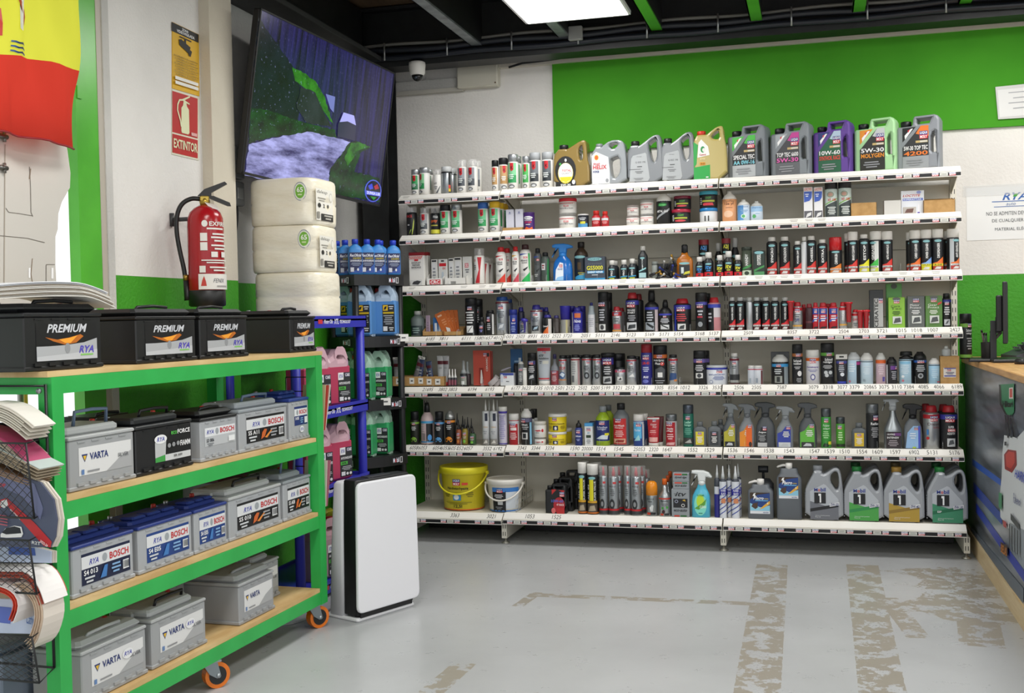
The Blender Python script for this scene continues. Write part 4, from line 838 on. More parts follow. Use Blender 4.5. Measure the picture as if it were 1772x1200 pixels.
# ------------------------------------------------------------------ air purifier
pa, pb = at(620, 1079, Z=0), at(718, 1049, Z=0); pd = (pb-pa); hw = pd.length/2; pang = math.atan2(pd.y, pd.x)
t = thing('air_purifier', 'tall white air purifier with black sides standing on the floor', 'air purifier', (pa+pb)/2, pang)
g = MB(); g.box(-hw-.005, hw, 0, .215, 0, .02, '#dfdfe2', .007); g.build('base', t)
PH = .655
g = MB(); g.loft([(.03, .188, .05, 0, .052, 10), (PH*.6, .184, .05, 0, .05, 10), (PH-.006, .178, .046, 0, .05, 10), (PH, .174, .042, 0, .05, 10)], '#141416', 44); g.build('body', t)
g = MB(); g.loft([(.018, .192, .06, 0, .145, 6), (PH*.5, .188, .052, 0, .138, 6), (PH-.025, .18, .04, 0, .128, 6), (PH-.012, .17, .03, 0, .125, 6)], '#dcdce0', 44); g.build('rear_shell', t)
g = MB(); rr = lambda z, w, y, k: (z, w, .012, 0, y, k)
out = chaikin([(-.204, .045), (.204, .045), (.193, PH-.008), (-.193, PH-.008)], 0)
def rnd(p, r):
    o = []
    for i in range(4):
        a, b, c = Vector(p[i-1]), Vector(p[i]), Vector(p[(i+1) % 4])
        u, v = (a-b).normalized(), (c-b).normalized()
        for q in range(5):
            f = q/4; o.append(tuple(b+u*r*(1-f)**2+v*r*f**2))
    return o
plate(g, rnd(out, .035), [], .02, .007, '#e4e4e8', (0, -.012, 0)); g.build('front_panel', t)
g = MB(); g.box(-.075, .075, .03, .085, PH-.002, PH+.004, '#26262a', .003); g.build('control_panel', t)
g = MB(); g.box(-.17, .17, .0, .04, .018, .05, '#1b1b1d'); g.build('air_inlet', t)
# ------------------------------------------------------------------ counter
CX = 3.39; CT = 1.105
t = thing('service_counter', 'service counter with wooden top and printed racing mural at right', 'counter', (CX, -.0, 0))
g = MB(); g.box(.006, .70, -3.6, .04, .09, CT-.035, '#2a2f38'); g.build('carcass', t)
g = MB(); g.box(-.02, .75, -3.62, .045, CT-.035, CT, M_OAK, .004); g.build('worktop', t)
g = MB(); g.box(-.012, .02, -3.6, .04, 0, .10, M_TRIMW); g.box(-.004, .02, -3.6, .04, .10, .115, M_TRIMW); g.build('plinth', t)
def mural(nt, p):
    n, r_, mp = noise_mix(nt, 1.6, '#14171d', '#9aa5b2', .36, .72, detail=5, vec=(1, .5, 4.5))
    mp.inputs['Rotation'].default_value = (.25, 0, 0)
    nt.links.new(r_.outputs['Color'], p.inputs['Base Color']); p.inputs['Roughness'].default_value = .28
g = MB(); g.box(-.002, .006, -3.6, .04, .115, CT-.036, nodemat('mural_print', mural)); mu = g.build('mural_panel', t)
o2 = lambda pts: [(1660+x/2.222, 560+y/2.222) for x, y in pts]
ops = [('p', o2([(50, 520), (160, 600), (160, 625), (50, 545)]), '#2f5bb4'), ('p', o2([(55, 610), (165, 735), (165, 775), (55, 650)]), '#253f96'), ('p', o2([(65, 690), (250, 950), (250, 995), (65, 725)]), '#2338a0'), ('p', o2([(45, 780), (249, 1020), (249, 1080), (45, 815)]), '#5a6470'),
       ('p', o2([(175, 430), (225, 440), (262, 400), (262, 810), (200, 800), (160, 745), (158, 660), (165, 590), (168, 500)]), '#cfd3d6'),
       ('p', o2([(195, 765), (262, 800), (262, 920), (205, 870)]), '#8f979e'), ('p', o2([(175, 505), (190, 485), (222, 490), (224, 545), (205, 575), (178, 560)]), '#8e1f1c'), ('p', o2([(182, 505), (194, 492), (216, 497), (217, 535), (202, 560), (184, 550)]), '#c0382c'),
       ('p', o2([(158, 235), (215, 232), (215, 340), (205, 355), (185, 350), (165, 310)]), '#2b7c52'), ('p', o2([(156, 235), (163, 237), (168, 310), (188, 352), (180, 350), (160, 312)]), '#1d2420'), ('p', o2([(196, 248), (212, 246), (212, 290), (196, 290)]), '#d8d4d0'), ('p', o2([(199, 252), (209, 251), (209, 284), (199, 285)]), '#c0493e'),
       Q('Hikari', *o2([(172, 322), (212, 322), (212, 298), (172, 298)]), '#111814'), ('p', o2([(180, 352), (185, 352), (196, 440), (191, 440)]), '#17191c'), ('p', o2([(192, 352), (197, 352), (208, 440), (203, 440)]), '#17191c'), ('p', o2([(202, 352), (206, 350), (228, 440), (223, 440)]), '#17191c'),
       Q('HARK', *o2([(220, 590), (262, 620), (262, 575), (220, 560)]), '#3a4ab0', 'BI'), Q('Ravenol', *o2([(215, 690), (245, 705), (245, 675), (215, 650)]), '#2c3a78', 'I'), ('p', o2([(206, 730), (238, 770), (238, 795), (206, 755)]), '#33373c'), ('p', o2([(160, 650), (172, 655), (172, 720), (160, 705)]), '#3f8a5c'), ('p', o2([(176, 755), (190, 765), (190, 790), (178, 780)]), '#a8323a'),
       ('p', o2([(168, 840), (195, 855), (195, 900), (168, 875)]), '#3a2418'), Q('BIELAS', *o2([(170, 880), (193, 898), (193, 865), (170, 848)]), '#c87a2c'), E3 if False else ('p', o2([(184, 455), (192, 455), (192, 470), (184, 470)]), '#222428')]
for i in range(4): ops.append(('p', o2([(202+11*i, 770+8*i), (207+11*i, 774+8*i), (207+11*i, 870+8*i), (202+11*i, 862+8*i)]), '#3b4148'))
g = MB(); pxprint(g, ops, (CX-.0022, 0, 0), (1, 0, 0), (-1, 0, 0), .0005); o = g.build('print', None, fix=False); o.parent = mu; o.matrix_parent_inverse = Matrix.Translation((CX, 0, 0)).inverted()
# things on the counter
def ctr(x, y, zz=CT): return at(x, y, Z=zz+.001)
p_ = at(1742, 610, Y=-.62); 
t = thing('computer_monitor', 'black computer monitor seen edge-on at the end of the counter', 'monitor', (3.60, -.62, CT+.001), math.radians(-9))
q = [(1735.5, 489), (1742.5, 489), (1746, 594), (1738, 595)]
za, zb_ = at(1739, 489, Y=-.62).z-CT, at(1741, 594, Y=-.62).z-CT; xm = at(1740, 540, Y=-.62).x-3.60
g = MB(); g.box(xm-.012, xm+.012, -.20, .28, zb_, za, '#17181a', .004); g.build('screen', t)
g = MB(); g.box(xm-.045, xm-.012, -.12, .2, zb_+.06, za-.07, '#151618', .006); g.build('rear_housing', t)
g = MB(); g.box(xm-.075, xm-.045, -.02, .06, 0.01, zb_+.12, '#1f2023'); g.box(xm-.05, xm-.03, -.02, .06, zb_+.05, zb_+.14, '#1f2023'); g.build('stand', t)
g = MB(); g.box(xm-.18, xm+.08, -.14, .15, 0, .014, '#1b1c1f', .004); g.build('foot', t)
cpos = at(1711, 618, Y=-.55)
t = thing('pen_holder', 'black mesh pen holder with pens beside the monitor', 'pen holder', (cpos.x+.0, -.55, CT+.001))
g = MB(); g.loft([(0, .036, .036), (.004, .038, .038), (.10, .04, .04)], '#1d1a18', 20, caps=(1, 0)); g.build('cup', t)
for i, (a, l, c_) in enumerate(((.2, .145, '#15161a'), (1.1, .15, '#262a3a'), (2.2, .14, '#15161a'), (3.3, .155, '#3a2a20'), (4.2, .14, '#1a1a1a'), (5.2, .15, '#b5482c'))):
    g = MB(); x, y = .022*math.cos(a), .022*math.sin(a); g.tube([(x*.6, y*.6, .004), (x*1.6, y*1.6, l)], .0045, c_, 7); g.tube([(x*1.6, y*1.6, l), (x*1.65, y*1.65, l+.012)], .0055, '#101012', 7); g.build('pen', t)
g = MB(); g.tube([(.0, .0, .03), (.035, 0, .12)], .006, '#c9d83a', 7); g.tube([(.035, 0, .12), (.065, -.0, .155)], .008, '#e4e4e4', 8); g.build('marker', t)
k = ctr(1715, 622); g = MB(); g.box(-.10, .10, -.06, .06, 0, .016, '#1a1b1d', .004)
tag(g.build('counter_tray', None, (3.52, -.78, CT+.001)), 'flat black tray lying on the counter below the monitor', 'tray')
k = ctr(1745, 617)
t = thing('desk_phone', 'grey desk telephone on the counter at the right edge', 'telephone', (at(1773, 606, Y=-.3).x, -.3, CT+.001), math.radians(15))
g = MB(); g.prism([(-.09, 0), (.12, 0), (.12, .075), (.05, .08), (-.05, .035), (-.09, .02)], -.1, .1, '#3a3d42'); g.build('base', t)
g = MB(); g.tube([(-.06, -.11, .06), (-.02, -.11, .085), (.05, -.11, .10), (.11, -.11, .09)], [.018, .016, .016, .022], '#2c2e33'); g.build('handset', t)
for i in range(4):
    for j in range(3): MB().box(-.04+.025*i, -.024+.025*i, -.02+.03*j, 0+.03*j, .055+.012*i, .065+.012*i, '#585b60').build('key', t)
g = MB(); g.box(-.07, .07, -.05, .05, 0, .006, '#dfe1e3'); o = g.build('paper_pad', None, (at(1750, 618, Y=-.45).x, -.45, CT+.001)); o.rotation_euler = (0, 0, .4); tag(o, 'small white paper pad on the counter beside the telephone', 'paper pad')
g = MB(); g.loft([(0, .03, .05), (.012, .034, .055), (.028, .02, .04)], '#17181a', 16); tag(g.build('computer_mouse', None, ctr(1767, 630)), 'black computer mouse on the wooden counter near the edge', 'mouse')
# power lead of the purifier
pts = [at(x, y, Z=.006) for x, y in ((590, 1042), (560, 1062), (530, 1072), (505, 1080), (480, 1083))]
tag(MB().tube(pts, .004, '#9a9c9c', 6).build('power_lead'), 'thin grey power lead lying on the floor behind the trolley caster', 'cable')
# ------------------------------------------------------------------ gondola shelving, three bays
BXS = (0, .665, 1.995, 3.325)
BAYN = ('left', 'middle', 'right')
ZL = (2.125, 1.871, 1.549, 1.228, .909, .539, .131)      # lower front lip of every shelf
YF = (-.455, -.455, -.4615, -.4615, -.4615, -.4615, -.5445)
SHN = ('top', 'second', 'third', 'fourth', 'fifth', 'sixth', 'bottom')
RH, SH, RD = .032, .028, .055
def surf(s): return ZL[s]+RH+SH
def front(s): return YF[s]+RD
NUM = {3: ((744, '6183'), (767, '3811'), (806, '6111'), (829, '1580'), (845, '1657'), (861, '4012'), (880, '1001'), (900, '2503'), (921, '8931'), (943, '8355'), (963, '2522'), (982, '3720'), (1013, '2051'), (1038, '5111'), (1065, '2146'), (1092, '5123'), (1124, '5169'), (1149, '5171'), (1174, '5154'), (1211, '5168'), (1235, '5137'), (1295, '2509'), (1371, '8357'), (1409, '3722'), (1460, '2504'), (1495, '2703'), (1526, '3721'), (1560, '1015'), (1587, '1018'), (1615, '1007'), (1653, '2427')),
       4: ((740, '21695'), (766, '3802'), (783, '3803'), (817, '6194'), (847, '6193'), (892, '6177'), (910, '3623'), (931, '5135'), (950, '1010'), (968, '2501'), (987, '2122'), (1008, '2502'), (1030, '5200'), (1048, '5199'), (1068, '3321'), (1090, '2512'), (1112, '3391'), (1140, '3305'), (1164, '8354'), (1186, '1012'), (1217, '3326'), (1241, '3530'), (1279, '2506'), (1309, '2505'), (1353, '7587'), (1408, '3079'), (1433, '3318'), (1458, '3077'), (1479, '3379'), (1506, '20865'), (1530, '3075'), (1552, '3110'), (1573, '7384'), (1598, '4085'), (1625, '4066'), (1656, '6189')),
       5: ((716, '6058'), (731, '6053'), (756, '6054'), (770, '6055'), (784, '6051'), (796, '052'), (810, '6057'), (843, '3552'), (861, '6192'), (903, '3343'), (927, '3344'), (951, '3334'), (995, '1590'), (1016, '20000'), (1040, '1514'), (1071, '1545'), (1106, '25053'), (1131, '2320'), (1155, '1647'), (1199, '1552'), (1228, '1529'), (1268, '1536'), (1297, '1546'), (1331, '1538'), (1366, '1543'), (1410, '1547'), (1436, '1539'), (1462, '1510'), (1492, '1554'), (1519, '1609'), (1550, '1597'), (1582, '6902'), (1613, '5131'), (1652, '5176')),
       6: ((787, '3363'), (850, '3021'), (917, '1053'), (963, '1525')),
       2: tuple((x, '=') for x in (712, 802, 834, 852, 882, 902, 925, 962, 1077, 1110, 1220, 1285, 1313, 1338, 1357, 1380, 1516, 1533, 1563, 1588, 1620)),
       1: tuple((x, '=') for x in (1374, 1400, 1422)), 0: ((702, '='),)}
strip_cache = {}
def strip_mesh(w):
    if w in strip_cache: return strip_cache[w]
    g = MB(); n = 3 if w < 1 else 7; p = w/n; K = '#131417'
    g.box(.006, w-.006, -.0012, 0, .005, SH-.004, K)
    for i in range(n):
        x = p*(i+.5); z0, z1 = .0055, SH-.0045
        mp = planemap((x, -.0012, z0), (1, 0, 0), (0, 0, z1-z0), (0, -1, 0), .0004, .0002)
        o = [R(-.021, .021, .06, .94, '#e2e2da'), R(-.027, -.021, .3, .7, K), R(.021, .027, .3, .7, K), R(-.016, .016, .64, .72, '#8a8c88'), R(-.018, .018, .28, .36, '#8a8c88'), R(-.014, .014, .46, .54, '#8a8c88')]
        for c_ in (-.045, .045): o += [R(c_-.017, c_+.017, .48, 1, '#f0f0f2'), R(c_-.017, c_+.017, 0, .48, '#d0404a'), T('LIQUI', c_-.0155, c_+.0155, .53, .96, '#2a3580'), T('MOLY', c_-.0155, c_+.0155, .06, .44, '#f6f6f8')]
        decal(g, o, mp)
    strip_cache[w] = g.mesh('promo_strip'); return strip_cache[w]
for b in range(3):
    x0, x1 = BXS[b], BXS[b+1]; w = x1-x0
    t = thing('gondola_bay', '%s bay of cream metal gondola shelving full of car care products' % ('narrow left', 'wide middle', 'wide right')[b], 'shelving', (x0, 0, 0))
    for x in ([0, w] if b == 0 else [w]):
        g = MB(); g.box(x-.018, x+.018, -.015, .03, .03, 2.16, M_SHELF)
        zz = .12
        while zz < 2.13: g.box(x-.010, x-.006, -.0158, -.0149, zz, zz+.028, '#1b1b1b'); g.box(x+.006, x+.010, -.0158, -.0149, zz, zz+.028, '#1b1b1b'); zz += .05
        g.build('upright', t)
        g = MB(); g.box(x-.016, x+.016, YF[6]+.045, 0, .035, .125, M_SHELF)
        for zz in (.05, .095): g.box(x-.009, x-.005, YF[6]+.044, YF[6]+.046, zz, zz+.025, '#1b1b1b'); g.box(x+.005, x+.009, YF[6]+.044, YF[6]+.046, zz, zz+.025, '#1b1b1b')
        g.loft([(0, .026, .026), (.006, .026, .026), (.014, .008, .008), (.04, .007, .007)], '#b5b3aam', 14, off=(x, YF[6]+.075, 0)); g.build('base_leg', t)
    g = MB(); g.box(.019, w-.019, -.06, -.05, .004, .13, '#1c1d1e'); g.build('shade_panel', t)  # dark sheet added to deepen the shade under the bottom shelf
    for k, (z0, z1) in enumerate(((.13, .55), (.553, .95), (.953, 1.35), (1.353, 1.75), (1.753, 2.13))):
        g = MB(); g.box(.019, w-.019, .0, .012, z0, z1, M_SHELF); g.build('back_panel', t)
    for s in range(7):
        zb, zf = ZL[s]-(.006 if b == 0 else 0), YF[s]; zs = zb+RH+SH; a, c = .004, w-.004
        g = MB(); yb = -.002
        prof = [(yb, zs-.004), (zf+RD, zs), (zf+RD, zs+.002), (zf+RD-.003, zs+.002), (zf+.004, zb+SH+.002), (zf, zb+SH), (zf, zb), (zf+.006, zb), (zf+.006, zb+.012), (zf+RD+.01, zs-.03), (yb, zs-.03)]
        g.prism(prof, a, c, M_RAIL if False else M_SHELF, lambda p_, q_, e: (e, p_, q_)); so = g.build('shelf', t)
        g = MB(); g.add([(a, zf+RD-.0035, zs+.0027), (c, zf+RD-.0035, zs+.0027), (c, zf+.003, zb+SH+.0035), (a, zf+.003, zb+SH+.0035)], [[0, 1, 2, 3]], M_RAIL)
        g.add([(a, zf-.0008, zb+SH), (c, zf-.0008, zb+SH), (c, zf-.0008, zb), (a, zf-.0008, zb)], [[0, 1, 2, 3]], M_RAIL); g.build('ticket_rail', so, fix=False)
        o = bpy.data.objects.new('promo_strip', strip_mesh(w)); COL.objects.link(o); o.parent = so; o.location = (0, zf-.001, zb)
        if s < 6:
            for xx in (.008, w-.012): g = MB(); g.prism([(-.004, zs-.03), (-.004, zs-.11), (-.06, zs-.11), (zf+.09, zs-.035), (zf+.09, zs-.03)], xx, xx+.003, M_SHELF, lambda p_, q_, e: (e, p_, q_)); g.build('bracket', so)
        if 2 <= s <= 5:
            for k in range(1, 4 if b == 0 else 9):
                if k == 1: g = MB(); g.prism([(0, 0), (.16, 0), (.16, .03), (.03, .045), (.008, .04), (0, .02)], 0, .0015, '#e8eef0c', lambda p_, q_, e: (e, p_, q_)); dm = g.mesh('divider')
                o = bpy.data.objects.new('divider', dm); COL.objects.link(o); o.parent = so; o.location = (w*(k+.3*math.sin(k*5+s))/(4 if b == 0 else 9), zf+RD+.004, zs+.001)
        if s in NUM:
            g = MB(); up_ = Vector((0, RD-.007, RH-.001)); O = Vector((0, zf+.003, zb+SH+.0035)); nrm = Vector((0, -(RH), RD)).normalized()
            for px, tx in NUM[s]:
                xx = at(px, 600, Y=zf+.02).x
                P_ = hit(px, 590, (0, zf+.02, zb+SH), (0, 1, 0)); 
                # refine for roll of the camera
                for _ in range(2):
                    v = (P_.z-(zb+SH))
                    px_y = 600-(((Vector((P_.x, zf+.02, zb+SH))-CAM) @ UP)/depth((P_.x, zf+.02, zb+SH)))*FPX
                    P_ = at(px, px_y, Y=zf+.02)
                xx = P_.x-x0
                if not (.02 < xx < w-.02): continue
                mp = lambda u, v, k: O+Vector((xx+u, 0, 0))+up_*v+nrm*(.0006+.0002*k)
                if tx == '=': decal(g, [R(-.022, .022, .60, .70, '#a2a19c'), R(-.018, .018, .32, .42, '#a2a19c')], mp)
                else: decal(g, [T(tx, -.0068*len(tx), .0068*len(tx), .18, .82, '#3c3c3a', '')], mp)
            if g.v: g.build('ticket_numbers', so, fix=False)
# ------------------------------------------------------------------ product shapes
KIND = {
 'spray': dict(n='spray_can', cat='spray can', b=[(0, .92), (.008, 1), (.775, 1), (.79, .95), (.80, .9)], c=[(.79, .98), (.975, .98), (1, .92)], lab=(.02, .77)),
 'sprayS': dict(n='spray_can', cat='spray can', b=[(0, .92), (.008, 1), (.70, 1), (.735, .9), (.75, .8)], c=[(.74, .86), (.98, .86), (1, .80)], lab=(.02, .70)),
 'clear': dict(n='spray_can', cat='spray can', b=[(0, .92), (.008, 1), (.76, 1), (.79, .9), (.80, .6)], c=[(.785, .97), (.97, .97), (1, .93)], x=[(.79, .35), (.88, .32), (.90, .22), (.97, .2)], lab=(.02, .76)),
 'red_cap': dict(n='spray_can', cat='spray can', b=[(0, .92), (.008, 1), (.78, 1), (.83, .85), (.87, .62)], c=[(.865, .64), (.985, .58), (1, .5)], lab=(.02, .78)),
 'tin': dict(n='additive_tin', cat='tin', b=[(0, .94), (.008, 1), (.83, 1), (.85, .96), (.89, .68)], c=[(.88, .66), (.985, .66), (1, .6)], lab=(.02, .83)),
 'tinw': dict(n='additive_tin', cat='tin', b=[(0, .94), (.008, 1), (.86, 1), (.88, .96), (.9, .85)], c=[(.885, .86), (.985, .84), (1, .78)], lab=(.02, .86)),
 'flip': dict(n='additive_tin', cat='tin', b=[(0, .94), (.008, 1), (.80, 1), (.82, .95), (.87, .5)], c=[(.84, .7), (.87, .72), (.985, .60), (1, .5)], lab=(.02, .80)),
 'bot': dict(n='plastic_bottle', cat='bottle', b=[(0, .92), (.01, 1), (.66, 1), (.72, .92), (.79, .62), (.83, .45), (.86, .42)], c=[(.85, .5), (.985, .5), (1, .44)], lab=(.04, .66)),
 'bots': dict(n='small_bottle', cat='bottle', b=[(0, .92), (.01, 1), (.58, 1), (.66, .9), (.74, .6), (.78, .55)], c=[(.76, .66), (.98, .66), (1, .58)], lab=(.04, .58)),
 'flask': dict(n='plastic_bottle', cat='bottle', b=[(0, .94), (.01, 1), (.66, 1), (.74, .9), (.80, .5), (.82, .36)], c=[(.81, .44), (.985, .44), (1, .38)], lab=(.04, .66), ry=.55, pw=4),
 'cone': dict(n='plastic_bottle', cat='bottle', b=[(0, .94), (.01, 1), (.58, 1), (.66, .88), (.74, .56), (.77, .42)], c=[(.765, .45), (.9, .4), (1, .26)], lab=(.04, .58)),
 'jar': dict(n='jar', cat='jar', b=[(0, .94), (.02, .98), (.76, 1), (.78, .94), (.80, .92)], c=[(.775, 1.02), (.97, 1.02), (1, .96)], lab=(.04, .76)),
 'gas': dict(n='gas_bottle', cat='gas bottle', b=[(0, .9), (.02, 1), (.74, 1)], c=[(.74, 1), (.86, .74), (.93, .34), (.95, .3), (1, .3)], lab=(.05, .74)),
 'dome': dict(n='spray_can', cat='spray can', b=[(0, .92), (.008, 1), (.74, 1), (.76, .97)], c=[(.75, .98), (.84, .95), (.92, .72), (.96, .5), (1, .44)], lab=(.02, .74)),
 'nozz': dict(n='oiler_bottle', cat='bottle', b=[(0, .92), (.01, 1), (.52, 1), (.58, .8), (.62, .5)], c=[(.60, .55), (.66, .5), (.72, .28), (1, .1)], lab=(.03, .52)),
 'cart': dict(n='sealant_cartridge', cat='cartridge', b=[(0, 1), (.73, 1), (.745, .9), (.75, .4)], c=[(.745, .34), (.8, .3), (1, .1)], lab=(.01, .73)),
 'cyl': dict(n='grease_cartridge', cat='cartridge', b=[(0, .95), (.01, .98), (.89, .98)], c=[(.885, 1), (.985, 1), (1, .95)], lab=(.02, .88)),
 'tinlid': dict(n='grease_tin', cat='tin', b=[(0, .98), (.02, 1), (.9, 1)], c=[(.9, 1.02), (.97, 1.02), (.975, .94), (1, .94)], lab=(.04, .88)),
 'roll': dict(n='roll_on_can', cat='spray can', b=[(0, .95), (.01, 1), (.58, 1), (.62, .95)], c=[(.60, 1.0), (.85, 1.0), (.95, .85), (1, .5)], lab=(.03, .58)),
 'neck': dict(n='additive_bottle', cat='bottle', b=[(0, .94), (.01, 1), (.52, 1), (.60, .8), (.68, .42), (.86, .34)], c=[(.85, .42), (.985, .4), (1, .36)], lab=(.03, .52)),
 'glue': dict(n='glue_bottle', cat='glue', b=[(0, .95), (.01, 1), (.45, 1), (.5, .8)], c=[(.49, .9), (.6, .6), (.66, .4), (1, .3)], lab=(.02, .45)),
}
WH, BK_, GR = '#e4e2dd', '#17181b', '#8f9397'
CUT = [i/5 for i in range(-4, 5)]
SLOT = {}
def place(s, x0, x1, ytop, row, Rr, on):
    """centre, size of an item standing on shelf s, measured in the photograph"""
    Y = front(s)+.012+Rr+row
    xc = (x0+x1)/2
    zb = surf(s) if on is None else on
    # solve width with the depth of the item
    for _ in range(3):
        P_ = at(xc, ytop, Y=Y); w = (x1-x0)/FPX*depth(P_)
        Y = front(s)+.012+max(w/2*Rr if Rr <= 1 else Rr, .01)+row
    P_ = at(xc, ytop, Y=Y); h = P_.z-zb
    # x for the base (camera roll)
    yb = 600-((Vector((P_.x, Y, zb))-CAM) @ UP)/depth((P_.x, Y, zb))*FPX
    B_ = at(xc-(.0), (yb+ytop)/2, Y=Y)
    return Vector((B_.x, Y, zb)), w, h
ITEMS = []
def bay_of(x): return 0 if x < .66 else (1 if x < 1.99 else 2)
def item(kind, s, x0, x1, ytop, look, body, cap, ops=(), row=0, on=None, rot=0, x=None, gp=None, **kw):
    K = dict(KIND[kind]); K.update(kw)
    loc, w, h = place(s, x0, x1, ytop, row, K.get('ry', 1), on)
    t = thing(K['n'], look, K['cat'], loc, math.radians(rot)); r = w/2; ry = K.get('ry', 1); pw = K.get('pw', 2)
    g = MB(); g.loft([(a*h, q*r, q*r*ry if q > .5 or pw == 2 else q*r*(ry+.2)) for a, q in K['b']], body, 22, pw=pw)
    if K.get('flip'): pass
    bo = g.build('body', t)
    if ops:
        l0, l1 = K['lab'][0]*h, K['lab'][1]*h
        g = MB()
        if pw == 2:
            mp = lambda u, v, k: ((r+.0004+.00022*k)*math.sin(u*1.3), -(r*ry+.0004+.00022*k)*math.cos(u*1.3), l0+v*(l1-l0))
            def band(v0, v1, c, k): e = .0004+.00022*k; g.loft([(l0+v0*(l1-l0), r+e, r*ry+e), (l0+v1*(l1-l0), r+e, r*ry+e)], c, 22, caps=(0, 0))
            decal(g, list(ops), mp, CUT, band)
        else:
            mp = planemap((0, -r*ry, l0), (r*.82, 0, 0), (0, 0, l1-l0), (0, -1, 0), .0006)
            def band(v0, v1, c, k): e = .0005+.0003*k; g.loft([(l0+v0*(l1-l0), r+e, r*ry+e), (l0+v1*(l1-l0), r+e, r*ry+e)], c, 22, pw=pw, caps=(0, 0))
            decal(g, list(ops), mp, None, band)
        g.build('label', bo, fix=False)
    if K.get('c') and cap:
        g = MB(); g.loft([(a*h, q*r, q*r*(ry if q > .7 else 1) if pw == 2 else q*r*.8) for a, q in K['c']], cap, 18); cp = g.build('cap', t)
    if K.get('x'):
        g = MB(); g.loft([(a*h, q*r, q*r) for a, q in K['x']], x or WH, 12); g.build('nozzle', t)
    ITEMS.append((t, s, loc, row, look, gp)); t['_h'] = h
    return loc.z+h
def carton(s, x0, x1, ytop, look, col, ops=(), d=.05, row=0, on=None, rot=0, top=None, name='carton', cat='box', gp=None):
    loc, w, h = place(s, x0, x1, ytop, row, d/2+1.0001 if False else .0, on)
    loc.y = front(s)+.012+row+d/2
    P_ = at((x0+x1)/2, ytop, Y=loc.y-d/2); w = (x1-x0)/FPX*depth(P_); h = P_.z-loc.z
    t = thing(name, look, cat, loc, math.radians(rot))
    g = MB(); g.box(-w/2, w/2, -d/2, d/2, 0, h, col, min(.002, d/8)); bo = g.build('box', t)
    if top: g = MB(); g.box(-w/2-.0004, w/2+.0004, -d/2-.0004, d/2+.0004, h*top[0], h+.0004, top[1], .001); g.build('top_flap', t)
    g = MB(); decal(g, list(ops), planemap((0, -d/2, 0), (w/2, 0, 0), (0, 0, h), (0, -1, 0))); 
    if g.v: g.build('label', bo, fix=False)
    ITEMS.append((t, s, loc, row, look, gp)); return loc.z+h
def tray(s, x0, x1, ytop, look, col, d=.1, row=0, ops=(), hb=1.5, name='cardboard_tray'):
    """open box"""
    loc, w, h = place(s, x0, x1, ytop, row, .0, None); loc.y = front(s)+.012+row+d/2
    P_ = at((x0+x1)/2, ytop, Y=loc.y-d/2); w = (x1-x0)/FPX*depth(P_); h = P_.z-loc.z
    t = thing(name, look, 'tray', loc); e = .002
    g = MB(); g.box(-w/2, w/2, -d/2, d/2, 0, e, col); g.box(-w/2, w/2, -d/2, -d/2+e, 0, h, col); g.box(-w/2, w/2, d/2-e, d/2, 0, h*hb, col)
    for x in (-w/2, w/2-e): g.prism([(-d/2, 0), (d/2, 0), (d/2, h*hb), (-d/2, h)], x, x+e, col, lambda a, b, c_: (c_, a, b))
    bo = g.build('box', t)
    if ops: g = MB(); decal(g, list(ops), planemap((0, -d/2, 0), (w/2, 0, 0), (0, 0, h), (0, -1, 0))); g.build('label', bo, fix=False)
    ITEMS.append((t, s, loc, row, look, None)); return loc, w, h
def tubeitem(s, x0, x1, ytop, look, col, cap, ops=(), row=0, on=None, rot=0, up=False, lean=0, tab=None):
    """squeeze tube: standing on its cap with the crimp on top"""
    loc, w, h = place(s, x0, x1, ytop, row, .5, on)
    t = thing('squeeze_tube', look, 'tube', loc, math.radians(rot)); t.rotation_euler.y = math.radians(lean)
    r = w/2; g = MB(); g.loft([(h*.12, r*.72, r*.66), (h*.15, r*.8, r*.74), (h*.45, r*.84, r*.6), (h*.93, r*.99, r*.10), (h, r, r*.07)], col, 22); bo = g.build('body', t)
    g = MB(); g.loft([(0, r*.78, r*.72), (h*.11, r*.8, r*.74), (h*.125, r*.7, r*.66)], cap, 18); g.build('cap', t)
    if tab: g = MB(); g.box(-r, r, -.001, .001, h, h+tab, '#d8d6d0'); g.box(-r*.4, r*.4, -.0016, .0016, h+tab*.35, h+tab*.65, '#1b1b1b'); g.build('hang_tab', t)
    if ops:
        def mp(u, v, k):
            z = h*(.15+.83*v); f = (z/h-.15)/.83; rx = r*(.8+.19*f); yy = r*(.74-.62*f)
            return (rx*math.sin(u*1.2), -(yy+.0006+.0003*k)*max(.12, math.cos(u*1.2)), z)
        g = MB(); decal(g, list(ops), mp, CUT); g.build('label', bo, fix=False)
    ITEMS.append((t, s, loc, row, look, None))
